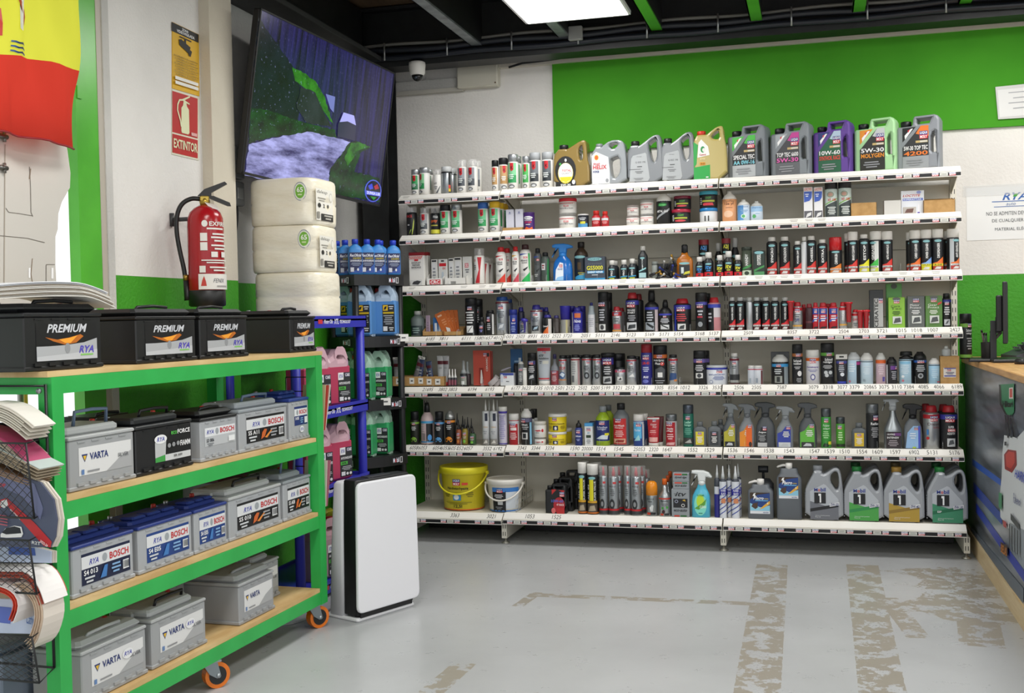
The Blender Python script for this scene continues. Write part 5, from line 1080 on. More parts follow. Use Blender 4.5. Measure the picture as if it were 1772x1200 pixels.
JUG = {
 'lm': dict(o=[(-.5, 0), (.5, 0), (.5, .9), (.46, .965), (.38, .995), (-.08, .985), (-.11, .95), (-.13, .84), (-.16, .81), (-.46, .805), (-.5, .77)], it=0, holes=[[(-.03, .865), (.0, .835), (.26, .84), (.32, .94), (-.02, .935)], [(.29, .34), (.33, .30), (.43, .31), (.43, .66), (.38, .69), (.33, .67), (.29, .60)]], cap=(-.32, .80, .925, .13)),
 'mobil': dict(o=[(-.5, 0), (.5, 0), (.5, .40), (.49, .60), (.45, .84), (.41, .94), (.34, .975), (.24, .965), (.08, .88), (-.04, .85), (-.06, .92), (-.26, .92), (-.28, .86), (-.36, .76), (-.46, .62), (-.5, .54)], it=1, holes=[[(.17, .72), (.18, .84), (.26, .90), (.33, .91), (.38, .84), (.39, .66), (.36, .58), (.31, .565), (.25, .62)]], cap=(-.16, .89, 1.0, .125)),
 'shell': dict(o=[(-.5, 0), (.5, 0), (.5, .45), (.46, .84), (.40, .96), (.25, 1.0), (.02, .98), (-.14, .90), (-.2, .85), (-.22, .87), (-.38, .87), (-.39, .82), (-.47, .74), (-.5, .62)], it=1, holes=[[(.04, .32), (.02, .55), (.10, .60), (.30, .64), (.32, .30), (.2, .14), (.09, .16)], [(.0, .86), (.12, .78), (.28, .88), (.22, .94), (.08, .94)]], cap=(-.30, .86, .95, .10)),
 'castrol': dict(o=[(-.5, 0), (.5, 0), (.5, .55), (.42, .80), (.40, .97), (.34, 1.0), (.2, .98), (.02, .90), (-.08, .85), (-.12, .85), (-.38, .85), (-.40, .82), (-.48, .74), (-.5, .6)], it=1, holes=[[(.02, .78), (.10, .87), (.26, .93), (.30, .80), (.24, .74)]], cap=(-.27, .83, .935, .13)),
 'total': dict(o=[(-.5, 0), (.5, 0), (.5, .42), (.44, .60), (.42, .93), (.38, 1.0), (.26, .99), (.02, .88), (-.12, .82), (-.14, .83), (-.36, .83), (-.38, .80), (-.47, .72), (-.5, .58)], it=1, holes=[[(.22, .60), (.20, .78), (.25, .87), (.31, .88), (.32, .62), (.27, .55)]], cap=(-.25, .82, .935, .125)),
 'amber': dict(o=[(-.5, 0), (.5, 0), (.5, .45), (.46, .80), (.42, .96), (.34, 1.0), (.2, .98), (-.02, .86), (-.18, .78), (-.20, .80), (-.42, .80), (-.43, .74), (-.48, .68), (-.5, .55)], it=1, holes=[[(.08, .80), (.14, .87), (.30, .93), (.32, .58), (.28, .46), (.22, .42), (.16, .50)]], cap=(-.31, .78, .905, .115)),
}
def jug(kind, s, x0, x1, ytop, look, col, cap, ops, d=.12, rot=0, row=0, ribs=True, gp='engine oil canisters'):
    J = JUG[kind]; loc, w, h = place(s, x0, x1, ytop, row, .0, None); loc.y = front(s)+.02+row+d/2
    P_ = at((x0+x1)/2, ytop, Y=loc.y-d/2); W_ = (x1-x0)/FPX*depth(P_); h = P_.z-loc.z
    if rot: w = (W_-d*abs(math.sin(math.radians(rot))))/math.cos(math.radians(rot))
    else: w = W_
    B_ = at((x0+x1)/2, 600-((Vector((P_.x, loc.y, loc.z+h/2))-CAM) @ UP)/depth((P_.x, loc.y, loc.z+h/2))*FPX, Y=loc.y); loc.x = B_.x
    if rot: loc.y += .02
    t = thing('oil_canister', look, 'canister', loc, math.radians(rot), gp)
    sc = lambda pl_: [(x*w, z*h) for x, z in (chaikin(pl_, J['it']) if J['it'] else pl_)]
    g = MB(); plate(g, sc(J['o']), [sc(q) for q in J['holes']], d, min(.012, d*.14), col); bo = g.build('body', t)
    cx, z0, z1, cr = J['cap']
    g = MB(); g.loft([(z0*h, cr*w, cr*w), (z1*h-.003, cr*w, cr*w), (z1*h, cr*w*.9, cr*w*.9)], cap, 18, off=(cx*w, 0, 0)); g.build('cap', t)
    if kind == 'mobil' and ribs:
        g = MB()
        for i in range(10): g.box(-w*.5-.0015, -w*.5+.004, -d*.36, d*.36, h*(.08+.045*i), h*(.08+.045*i)+h*.018, col)
        g.build('grip_ribs', bo)
    if kind == 'lm':
        g = MB()
        for i in range(9): g.box(-w*.5-.0015, -w*.5+.004, -d*.36, d*.36, h*(.10+.04*i), h*(.10+.04*i)+h*.016, col)
        g.build('grip_ribs', bo)
    g = MB(); decal(g, ops, planemap((0, -d/2, 0), (w/2, 0, 0), (0, 0, h), (0, -1, 0), .0008)); g.build('label', bo, fix=False)
    ITEMS.append((t, s, loc, row, look, gp)); return loc
def trigger(s, x0, x1, ytop, look, col, head, ops, row=0, lo=.62, d=.6, style=0, trig=None, rot=0, clearb=None):
    """x0,x1: bottle body width in pixels"""
    loc, w, h = place(s, x0, x1, ytop, row, .6, None); r = w/2
    t = thing('trigger_spray_bottle', look, 'spray bottle', loc, math.radians(rot))
    nk = .20
    if style == 2: prof = [(0, .94), (.01, 1), (.36, 1), (.40, .96), (.52, .70), (.64, .42), (.74, .30), (.80, .28)]
    elif style == 1: prof = [(0, .95), (.01, 1), (.3, 1), (.48, .92), (.58, .74), (.66, .44), (.70, .34)]
    else: prof = [(0, .95), (.01, 1), (.34, 1), (.46, .93), (.56, .70), (.62, .52), (.69, .42), (.72, .36)]
    sk = .12 if style == 0 else 0
    g = MB(); g.loft([(a*h, q*r, q*r*d if q > .5 else q*r*(d+.25), sk*r*(a/.7)**2 if a < .8 else sk*r, 0, 3.2 if q > .8 else 2.4) for a, q in prof], col, 26); bo = g.build('bottle', t)
    ox = sk*r; zt_ = prof[-1][0]*h
    g = MB(); g.loft([(zt_-.01, r*.40, r*.40), (zt_+h*.045, r*.40, r*.40), (zt_+h*.05, r*.34, r*.34)], head, 16, off=(ox, 0, 0)); g.build('collar', t)
    g = MB(); hh = h-zt_-h*.045; z0 = zt_+h*.045; W_ = r*1.12
    if style == 2: out = [(-.30, 0), (.32, 0), (.34, .5), (.62, .62), (.55, .8), (.30, .98), (-.10, 1), (-.9, .92), (-.92, .62), (-.42, .55)]
    elif style == 1: out = [(-.3, 0), (.34, 0), (.40, .45), (.95, .55), (.92, .75), (.6, .9), (.1, 1), (-.7, .98), (-.95, .85), (-.92, .62), (-.36, .5)]
    else: out = [(-.32, 0), (.36, 0), (.42, .40), (.95, .30), (1.0, .42), (.7, .80), (.2, .98), (-.6, 1), (-.95, .96), (-.98, .72), (-.42, .62)]
    plate(g, [(ox+x*W_, z0+z*hh) for x, z in out], [], r*.7, r*.14, head); g.build('spray_head', t)
    g = MB(); tr = [(-.40, .58), (-.62, .58), (-.72, .2), (-.86, -.25), (-.98, -.42), (-1.02, -.36), (-.80, .1)] if style != 2 else [(-.60, .6), (-.76, .6), (-.84, .0), (-1.02, -.62), (-1.06, -.56), (-.92, .0)]
    g.prism([(ox+x*W_, z0+z*hh) for x, z in tr], -r*.12, r*.12, trig or head); g.build('trigger', t)
    g = MB(); mp = planemap((0, -r*d, 0), (r*.86, 0, 0), (0, 0, h*.56), (0, -1, 0), .0012, .0003); decal(g, ops, mp); g.build('label', bo, fix=False)
    ITEMS.append((t, s, loc, row, look, None))
# ------------------------------------------------------------------ label artwork
RD_ = '#c3202b'; SV = '#b9bcbfm'; TEAL = '#7fb3b8'
def kq(c, c2=None):
    return [R(-.8, .62, .24, .98, c2 or c), R(-.8, .62, .24, .52, c), P([(-.30, .98), (.22, .98), (.22, .72), (-.12, .66), (-.30, .76)], RD_), T('K', -.16, .14, .74, .86, '#1a1012'), L(-.6, .3, .36, .56, 3, '#e6ece8'), E(-.1, .10, .45, .07, '#5a5d60'), E(-.1, .09, .3, .04, '#c9cbcc')]
def crc(c, t1='LEAK', t2='FINDER', top=RD_):
    return [P([(-.8, .97), (.5, .97), (-.8, .90)], top), R(-.1, .45, .80, .87, RD_), T('CRC', -.05, .40, .81, .86, '#f4f4f4'), T(t1, -.5, .45, .70, .76, '#3a3c40'), T(t2, -.35, .4, .63, .68, '#3a3c40'), P([(-.2, .42), (.5, .52), (.4, .46), (.0, .36)], '#222226'), P([(-.5, 0), (.8, 0), (.8, .34)], c), L(-.6, .2, .18, .3, 2, '#b9b9b9')]
def crc2(c): return [P([(-.1, .98), (.55, .98), (.3, .5), (.1, .5)], c), P([(-.5, .0), (.2, .0), (.3, .5), (.1, .5)], c), R(-.75, -.4, .82, .9, RD_), T('CRC', -.72, -.43, .83, .89, '#f4f4f4'), L(-.75, -.3, .5, .7, 3, '#44464a')]
def wy(c, t='POWER', bot='#a8302a'):
    return [E(0, .93, .5, .04, TEAL), T(t, -.12, .22, .38, .86, '#e2e2e0', 'BV'), P([(-.75, .18), (.75, .18), (.75, .42), (.3, .34), (-.1, .25), (-.75, .22)], c), R(-.75, .75, .13, .185, '#d8d8d6'), T('CLEANER', -.6, .6, .14, .175, '#333333'), R(-.75, .75, .0, .12, bot), P([(-.5, .02), (.3, .02), (.4, .09), (-.2, .1)], '#c9c9c6')]
def lmb(band='#2c2f86', n=4, pic='#c9cacb', acc=None, pos=.80):
    o = [Bd(.90, .985, band)] if band else []
    o += [LM(-.32, .32, pos, pos+.12), L(-.5, .5, .42, .74, n, '#d4d4d6')]
    if acc: o += [R(-.45, .45, .56, .62, acc)]
    if pic: o += [R(-.42, .42, .05, .27, pic), P([(-.3, .08), (.1, .12), (.3, .24), (.0, .22)], '#55585c')]
    return o
def lms(c, n=4, acc='#2a3a80', pic='#c9cdd2'):    # silver tin
    return [Bd(.955, 1.0, c), LM(-.3, .3, .78, .92), L(-.45, .45, .5, .72, n, '#4a4f58'), R(-.42, .42, .12, .34, acc), P([(-.3, .16), (.2, .2), (.35, .32), (-.1, .28)], pic)]
def moto(c): return [Bd(.88, .97, c), LM(-.25, .3, .84, .95), L(-.4, .45, .58, .78, 3, '#d0d0d0'), E(-.35, .16, .2, .09, c), E(-.35, .16, .12, .055, BK_), E(.3, .16, .2, .09, c), E(.3, .16, .12, .055, BK_), P([(-.4, .2), (-.1, .3), (.3, .28), (.35, .18), (0, .14)], c)]
def itvb(c): return [E(0, .9, .55, .07, TEAL), T('itv', -.5, .5, .5, .82, c), L(-.5, .5, .34, .46, 1, c), R(-.8, .8, 0, .3, RD_), P([(-.3, .06), (.3, .06), (.15, .22), (-.15, .22)], '#2a2a2c')]
def tri(c, c2='#1b1b1d', t=None, car=True):
    o = [P([(-.95, .04), (.85, .04), (.85, .95), (.25, .95), (-.35, .70), (-.95, .62)], c), LM(.25, .8, .80, .95), L(-.3, .75, .45, .72, 4, '#e8e8e0')]
    if car: o += [R(-.8, .8, .04, .24, c2), P([(-.6, .08), (.5, .08), (.4, .18), (-.2, .2)], '#b9bcc0')]
    return o
def emb(c, n=3): return [R(-.75, .75, .08, .92, c), LM(-.35, .35, .70, .88), L(-.55, .55, .2, .62, n+2, '#ecebe6')]
G1, G2 = '#2f9455', '#69b487'
# ================================================================== top shelf
S = 0
item('spray', S, 712, 727, 294, 'silver-capped spray can with green label', WH, SV, kq('#256b45', G1))
item('spray', S, 726, 744.5, 290.5, 'silver-capped spray can with green label turned left', WH, SV, kq(G1, '#8ccf9a'), rot=-35)
item('spray', S, 735, 750, 294, 'silver-capped spray can with green label', WH, SV, kq('#256b45'), row=.07)
item('clear', S, 750.5, 764.7, 294, 'clear-capped white spray can with hatched label', WH, '#ffffffc', [P([(-.2+.2*i, .0), (.0+.2*i, .0), (.7+.0*i, .35), (.7, .42)], '#55585c') for i in range(2)]+[T('lack', -.7, .1, .5, .62, '#333338', 'I'), L(-.6, .2, .2, .4, 2, '#77797c')])
item('spray', S, 764, 782, 289, 'plain silver spray can with black-rimmed clear cap', '#aab0b4m', '#c9cccc', [R(.5, .85, .0, .98, '#1a1a1c'), R(.5, .85, .22, .38, '#c8422c'), R(.5, .85, .05, .2, '#d8b82c'), Bd(.97, 1.04, BK_)])
item('spray', S, 774, 790.6, 292, 'silver spray can with rainbow label strip', '#b5bbbem', '#c9cccc', [R(.0, .3, .1, .6, '#d0a0a0'), Bd(.95, 1.0, BK_)], row=.06)
for a, b, y, rw, rt in ((792, 808, 277.4, 0, 0), (809.6, 827, 276.7, 0, -12), (819, 834, 279, .07, 0)):
    item('clear', S, a, b, y, 'clear-capped spray can with grey label', WH, '#ffffffc', kq('#4a4f55', '#8b9096'), row=rw, rot=rt)
item('spray', S, 851, 863, 278, 'black-capped spray can with beige label', WH, BK_, kq('#b08a58', '#bf9a6c'))
item('spray', S, 863, 879, 274, 'black-capped spray can with beige label turned right', WH, BK_, kq('#b08a58', '#bf9a6c'), rot=30)
item('spray', S, 868, 880, 275, 'black-capped spray can', WH, BK_, kq('#b08a58'), row=.07)
item('spray', S, 879, 897.5, 268, 'silver-capped spray can with bright green label', WH, SV, kq(G1, '#7ec492'))
item('spray', S, 888, 903, 271, 'silver-capped spray can with green label', WH, SV, kq(G1), row=.07)
item('spray', S, 904, 917, 271, 'slim silver-capped spray can with green label', WH, SV, kq('#3a9a48', '#4fae58'))
item('spray', S, 916.6, 936, 265, 'grey-capped spray can with dark grey label', WH, '#a9adb0', kq('#2c3136', '#6a7076'))
item('spray', S, 938, 958, 264, 'grey-capped spray can with charcoal label', WH, '#a9adb0', kq('#2c3136', '#5a6066'))
jug('total', S, 960, 1024, 243, 'gold oil canister with round black label', '#86703eg', BK_, [E(-.32, .36, .58, .31, '#17181a'), R(-.88, .25, .0, .12, '#17181a'), E(-.32, .30, .42, .225, '#d8c42c'), E(-.32, .31, .40, .21, '#e8e6e2'), P([(-.66, .22), (-.56, .14), (-.3, .10), (-.05, .15), (.03, .22)], '#d8c42c'), T('TOTAL', -.52, .0, .33, .38, '#c03848'), T('QUARTZ', -.55, .05, .27, .315, '#8a8c90', ''), T('5W-30', -.6, -.05, .02, .07, '#e8e8e8'), E(.12, .1, .09, .05, '#e0e0e0'), E(-.6, .5, .06, .03, '#3f9a48'), E(-.3, .58, .06, .035, '#d8d8d8')])
jug('shell', S, 1025, 1087.6, 242, 'grey oil canister with red lettering and large side grip', '#8d9296g', '#7d8286', [P([(-.95, .03), (.05, .03), (.05, .35), (-.02, .62), (-.7, .75), (-.95, .66)], '#c9ccce'), E(-.68, .62, .12, .06, '#d9a81e'), E(-.68, .62, .09, .045, '#d8581e'), T('Shell', -.86, -.5, .46, .50, '#c0252c'), T('HELIX', -.88, -.12, .36, .45, '#c0252c'), T('HX8', -.88, -.55, .28, .33, '#2a3a78'), T('5W-30', -.88, -.35, .17, .22, '#f0f0f0', 'BI'), E(-.1, .1, .13, .065, '#e2e2e2'), E(-.1, .1, .09, .045, '#8a8e92')])
for a, b, y, lk in ((1087.6, 1151, 233.4, 'plain grey oil canister with pale label'), (1144.5, 1206, 228.4, 'plain grey oil canister with pale label')):
    jug('amber', S, a, b, y, lk, '#777b7fg', '#1b1b1b', [P([(-.9, .04), (.12, .04), (.22, .10), (.06, .60), (.0, .63), (-.68, .58), (-.78, .52)], '#a3a7a9'), T('volkswagen', -.5, -.2, .54, .565, '#4a4c4e', ''), T('G 055 195', -.55, .0, .42, .455, '#2a2c2e', ''), L(-.55, -.1, .33, .36, 1, '#3a3c3e'), R(-.9, -.25, .29, .297, '#2a2c2e'), L(-.6, -.1, .2, .26, 2, '#77797b'), L(-.7, -.1, .06, .12, 2, '#8a8c8e')])
jug('castrol', S, 1201, 1259, 218, 'gold oil canister with red cap and green label', '#b0a062g', '#c8321e', [P([(-.97, .02), (.0, .02), (.0, .28), (-.97, .24)], '#2a9a44'), P([(-.97, .24), (-.8, .3), (-.7, .66), (-.97, .72)], '#2f9a48'), P([(-.74, .42), (-.02, .46), (-.1, .62), (-.5, .76), (-.66, .70)], '#e2e2dc'), E(-.42, .57, .13, .06, '#2a8a4a'), E(-.36, .56, .09, .035, '#d8d8d2'), T('Castrol', -.62, -.24, .455, .49, '#b8303a'), T('EDGE', -.58, -.28, .38, .41, '#e8d8a8'), R(-.6, -.28, .28, .33, '#d8921e'), T('5W-30', -.55, -.33, .29, .32, '#222222'), L(-.3, -.05, .03, .07, 1, '#e0e0e0')])
def lmj(c1, c2, t1, t2, c3, body='#1b1c1e', low='#a9adb0', top=None):
    o = [P([(-.72, .78), (-.08, .79), (-.72, .52)], c1), P([(-.62, .64), (-.32, .76), (-.22, .76), (-.6, .57)], '#e8e8e8'), P([(-.48, .73), (-.36, .75), (-.44, .69)], '#c8323a'),
         P([(-.72, .03), (.50, .03), (.50, .80), (.14, .80), (-.72, .42)], body), P([(.14, .80), (.50, .80), (.50, .60), (-.1, .66)], c2)]
    if low: o.append(R(-.72, .50, .03, .25, low))
    o += [LM(.08, .46, .56, .70), R(-.1, .46, .49, .53, '#b9a26a'), R(.1, .44, .495, .525, '#c8c4ba'), T(t1, -.66, .46, .36, .44, '#e2e2e2'), T(t2, -.66, .46, .26, .34, c3), L(-.6, .3, .07, .2, 3, '#8a8c90')]
    return o
jug('lm', S, 1259, 1333.6, 215, 'grey oil canister with black and green label', '#73797e', '#17181a', lmj('#3fae3a', '#3fae3a', 'SPECIAL TEC', 'AA 0W-16', '#7fc8d8'), rot=-14, d=.13)
jug('lm', S, 1333.6, 1408.7, 210, 'grey oil canister with magenta lettering', '#7b8186', '#17181a', lmj('#9aa0a4', '#b8348a', 'TOP TEC 6600', '5W-30', '#d85aa8', '#3a3a3e', '#5c5e62'), rot=-14, d=.13)
jug('lm', S, 1408, 1479.4, 207.5, 'purple oil canister with green label', '#5b3a8e', '#17181a', lmj('#23306e', '#a9bcd0', '10W-60', 'SYNTHOIL RACE', '#d8423a', '#1c5a3c', None), rot=-14, d=.13)
jug('lm', S, 1479.4, 1556, 202.4, 'light green oil canister with orange lettering', '#9fcc96', '#17181a', lmj('#d88a2a', '#b9bcbe', '5W-30', 'MOLYGEN', '#e0902a', '#2a2a28', '#23241c'), rot=-14, d=.13)
jug('lm', S, 1553, 1631.6, 198, 'grey oil canister with orange label corner', '#82868c', '#17181a', lmj('#17181a', '#d8722a', '5W-30 TOP TEC', '4200', '#d8722a', '#2a2c2e', '#8f9396'), rot=-14, d=.13)
# ================================================================== second shelf
S = 1
item('clear', S, 703.5, 722, 358, 'clear-capped black spray can with red lettering', BK_, '#ffffffc', [T('RACE', -.7, .3, .80, .92, '#c8323a'), P([(.4, .5), (.55, .75), (.6, .6), (.5, .3), (.3, .0), (.2, .0)], '#a9b84a'), P([(-.2, .0), (.0, .2), (.2, .26), (.0, .1)], '#8fae4a'), L(-.5, .0, .4, .5, 1, '#c9c9c9')], x='#c9c9cc')
item('clear', S, 727, 743.6, 359.7, 'clear-capped spray can with grey label', WH, '#ffffffc', kq('#4a4f55', '#9a9ea2'), x='#d8d8d8')
item('clear', S, 745, 761.6, 359.7, 'black spray can with orange lettering and yellow base', BK_, '#ffffffc', [Bd(.0, .2, '#c8c43a'), T('FOLIA', -.1, .7, .78, .9, '#e0e0e0'), T('spray', -.6, .6, .52, .68, '#d8622a', 'BI'), R(-.6, .6, .38, .44, '#a8a23a')], x='#2a2a2a')
item('spray', S, 761.6, 780, 355, 'black-capped spray can with green label', WH, BK_, kq(G1, '#6ebf8c'))
item('spray', S, 781, 800, 353.6, 'silver-capped spray can with green label', WH, '#a5a9abm', kq(G1, '#6ebf8c'))
item('spray', S, 827, 845.4, 351, 'blue-capped spray can with green label', WH, '#2f62b0', kq(G1, '#6ebf8c'))
item('spray', S, 847, 866, 349.5, 'yellow-capped spray can with green label', WH, '#e0b41e', kq(G1, '#6ebf8c'))
item('spray', S, 856, 873, 351.8, 'yellow-capped spray can', WH, '#e0b41e', kq(G1), row=.07)
item('spray', S, 863, 880, 353, 'yellow-capped spray can', WH, '#d8a81e', kq(G1), row=.14)
tray(S, 869, 906, 394, 'cut cardboard tray holding white boxes', M_CARD, d=.09, hb=1.6)
for a, b, y in ((876, 890, 362.5), (892, 906, 361.7)): carton(S, a, b, y, 'plain pale lilac carton in cardboard tray', '#cfcfdc', [E(0, .85, .2, .03, '#6a70a0'), L(-.5, .5, .76, .82, 1, '#8a8fb0'), L(-.4, .4, .1, .16, 1, '#d8a8b0')], d=.04, row=.012, top=None)
item('cyl', S, 906, 925.5, 368, 'purple tin with red lettering', '#46246e', '#46246e', [E(0, .78, .7, .1, '#e4e4e4'), T("Wynn's", -.5, .5, .73, .83, '#3a246e', 'BI'), T('RADIATOR', -.6, .6, .58, .66, '#e8e8e8'), T('STOP', -.5, .5, .42, .54, '#d8303a'), L(-.5, .5, .3, .38, 1, '#e0e0e0'), P([(-.6, .05), (-.2, .2), (.2, .1), (.6, .2), (.7, .0), (-.7, .0)], '#d8602a')])
CHK = [P([(-.85+.14*i, .84), (-.78+.14*i, .84), (-.78+.14*i, .90), (-.85+.14*i, .90)], RD_) for i in range(12)]+[P([(-.78+.14*i, .78), (-.71+.14*i, .78), (-.71+.14*i, .84), (-.78+.14*i, .84)], RD_) for i in range(10)]
CRJ = CHK+[R(-.2, .2, .52, .66, RD_), T('CRC', -.16, .16, .54, .64, '#f4f4f4'), T('PASTA MULTIUSO', -.6, .6, .30, .42, '#4a4c50')]
z_ = item('jar', S, 967.5, 998, 370, 'lower clear-lidded white jar with red checks', WH, '#e8e8e8c', CRJ)
item('jar', S, 967.5, 998, 344, 'upper red-lidded white jar with red checks', WH, RD_, CRJ, on=z_+.001)
item('tinlid', S, 1000, 1019, 371, 'small tin with white top and blue label', '#20242c', '#d8d8d6', [R(-.8, .8, .0, .35, '#4a90c0'), L(-.6, .6, .6, .85, 2, '#c9cdd2'), R(-.3, .4, .3, .5, '#c8c43a')])
item('bots', S, 1024, 1040, 365, 'small red bottle with red cap', '#b8222c', '#c8281e', [R(-.8, .8, .7, .98, '#c9c9cc'), L(-.6, .6, .3, .6, 3, '#e0a0a0')])
item('bots', S, 1040.5, 1054, 366, 'small red bottle with red cap', '#b8222c', '#c8281e', [R(-.8, .8, .7, .98, '#c9c9cc'), L(-.6, .6, .3, .6, 3, '#e0a0a0')])
z_ = item('jar', S, 1084, 1107, 374, 'lower small white jar with red checks', WH, '#e8d8d8c', CRJ); item('jar', S, 1085, 1106, 356, 'upper small white jar with red checks', WH, '#e8d8d8c', CRJ, on=z_+.001)
z_ = item('jar', S, 1108, 1131.6, 371, 'lower clear-lidded white jar with red label', WH, '#e8e8e8c', CRJ); item('jar', S, 1108, 1131.6, 346, 'upper clear-lidded white jar with red label', WH, '#e8e8e8c', CRJ, on=z_+.001)
item('dome', S, 1136, 1162, 336, 'black bottle with white domed cap', BK_, '#dcdad4', [E(-.1, .86, .5, .08, '#1f7a34'), T('Sonax', -.45, .3, .82, .9, '#7fe08a', 'BI'), P([(-.8, .2), (.7, .62), (.7, .72), (-.8, .3)], '#8f9396'), T('METAL GLO', -.7, .5, .52, .62, '#e0e0e0', 'BI')])
JB = [R(-.85, .85, .12, .92, '#17181a'), T('COCKPIT', -.2, .3, .66, .84, '#5fae48'), R(-.5, .6, .42, .56, '#b0b83a'), L(-.8, -.5, .2, .8, 4, '#c9c9c9'), E(0, .24, .45, .1, '#c8424a')]
z_ = item('jar', S, 1162.5, 1195, 363, 'lower red-lidded black jar', BK_, '#b02a44g', JB); item('jar', S, 1166, 1196, 340, 'upper dark red-lidded black jar', BK_, '#6e1a30g', JB, on=z_+.001)
z_ = item('jar', S, 1211, 1241.7, 361, 'lower blue-lidded white jar', '#d4d6d8', '#2f86c8g', [R(-.3, -.2, .1, .6, '#222222'), R(.0, .1, .1, .6, '#222222')]); item('jar', S, 1210.5, 1241.7, 331.5, 'upper turquoise-lidded black jar with red car', BK_, '#3a9ab0g', JB+[P([(-.4, .12), (.5, .12), (.4, .34), (-.3, .34)], '#c83040')], on=z_+.001)
item('gas', S, 1250, 1275, 332, 'orange gas bottle with white dome', '#e0a070', '#e4e0da', [T('DuoFlex', -.6, .6, .86, .96, '#7a5a48', 'I'), T('12a yf', -.5, .5, .70, .84, '#6a4030'), L(-.6, .6, .56, .64, 1, '#b07a58'), E(-.1, .3, .5, .16, '#e8c0a0')])
item('gas', S, 1276, 1298, 346, 'small blue and white gas bottle', '#c9d8e8', '#e4e4e0', [R(-.9, .0, .0, .98, '#5a94cc'), T('Dupont', -.6, .6, .82, .94, '#2a62a8', 'I'), E(0, .26, .3, .14, '#d8ecd8'), E(0, .26, .2, .1, '#58a868'), L(-.4, .6, .5, .7, 2, '#8ab0d0')])
item('gas', S, 1299, 1320, 348.7, 'small blue and grey gas bottle', '#c4d2e0', '#c9cbc9', [R(-.9, .9, .6, .98, '#9cc0e0'), T('Dupont', -.6, .6, .82, .94, '#2a62a8', 'I'), E(-.3, .26, .25, .14, '#58a868'), L(-.3, .6, .4, .5, 1, '#8ab0d0')])
BLI = [R(-.9, .9, .88, .98, '#e8d8d4'), T('LOCTITE', -.8, .8, .89, .97, '#c03a2c'), P([(-.9, .86), (.9, .86), (.8, .66), (.3, .56), (-.9, .52)], '#3f5fb8'), L(-.7, .2, .68, .8, 2, '#e8ecf4'), R(-.9, .9, .0, .24, '#5a5a60'), P([(-.6, .02), (.6, .1), (.7, .2), (-.2, .16)], '#d8d8d8')]
for a, b in ((1391, 1406), (1408.8, 1423.4)): carton(S, a, b, 324, 'slim white and blue adhesive carton', '#e2e2e4', BLI, d=.03)
for a, b, y in ((1427.6, 1449, 315), (1451, 1473, 313)):
    item('spray', S, a, b, y, 'black-capped brake cleaner spray can', '#c4d2cc', BK_, [P([(-.85, 0), (.85, 0), (.85, .62), (-.85, .40)], '#3a4242'), P([(-.85, .44), (.85, .66), (.85, .70), (-.85, .48)], '#7ab04a'), E(-.1, .82, .45, .11, '#8a9a8a'), E(-.1, .82, .3, .07, '#b08a7a'), T('VS 100', -.4, .6, .58, .68, '#c0342c', 'BI'), L(-.5, .6, .08, .38, 5, '#d4dad6')])
tray(S, 1473, 1516, 351, 'low open cardboard box', M_CARD, d=.12, hb=1.0, row=.01)
tray(S, 1530, 1559, 347, 'translucent white plastic bin', '#c9c7c2', d=.10, hb=1.1, row=.01, name='plastic_bin')
carton(S, 1560, 1597.7, 330, 'blue and white glue blister card', '#dfe3ea', [T('LOCTITE', -.85, .7, .74, .84, '#c0342c', 'BI'), R(-.85, .9, .58, .68, '#5a6fc0'), T('SUPERATTAK', -.8, .8, .60, .66, '#e8ecf4'), R(-.85, .3, .04, .32, '#b9b4ae'), P([(-.7, .08), (.0, .08), (.1, .26), (-.5, .24)], '#6a4a42'), P([(.42, .06), (.62, .06), (.60, .3), (.55, .44), (.48, .44), (.44, .3)], '#e8e8ee'), R(.42, .62, .02, .1, '#5a4aa8'), E(.55, .92, .2, .06, '#8f9ad0')], d=.008, row=.03, name='blister_card', cat='blister pack')
tray(S, 1599.5, 1651, 346, 'open cardboard display box at the shelf end', M_CARD, d=.14, hb=1.25, row=.005)
# ================================================================== third shelf
S = 2
EXH = [P([(-1+.2*i, .84), (-.9+.2*i, .84), (-.8+.2*i, .89), (-.9+.2*i, .89)], RD_) for i in range(9)]+[P([(-.9+.2*i, .79), (-.8+.2*i, .79), (-.7+.2*i, .84), (-.8+.2*i, .84)], RD_) for i in range(8)]+[R(-.25, .25, .74, .79, RD_), T('EXHAUST', -.6, .6, .66, .71, '#44464a'), T('REPAIR', -.5, .5, .59, .64, '#44464a'), T('BANDAGE', -.62, .62, .52, .57, '#44464a'), R(-.8, .7, .0, .17, '#c9c9c6'), P([(-.6, .04), (.2, .02), (.6, .12), (.1, .15), (-.4, .12)], '#3a3a3e')]
carton(S, 708, 736, 437, 'white carton with red checkered top', '#dedcd6', EXH, d=.05, top=(.9, '#8e1a20'))
carton(S, 712, 742, 437, 'white carton with red checkered top', '#dedcd6', (), d=.05, top=(.9, '#8e1a20'), row=.055)
tray(S, 738, 768, 482, 'white display tray with red logo', '#dcdad4', d=.1, hb=2.2, ops=[R(-.6, .7, .1, .8, '#c8303a'), T('CRC', -.5, .6, .2, .7, '#f4f4f4')], name='display_tray')
tray(S, 769, 808, 481, 'white display tray with barcode', '#d8d6d0', d=.1, hb=2.0, ops=[R(-.4+.05*i, -.375+.05*i, .1, .5, '#555555') for i in range(10)], name='display_tray')
GT = [R(-.8, .8, .9, .96, '#1b1b1d'), R(-.7, .7, .5, .85, '#d8d8d8'), L(-.6, .6, .2, .7, 4, '#8a8c90')]
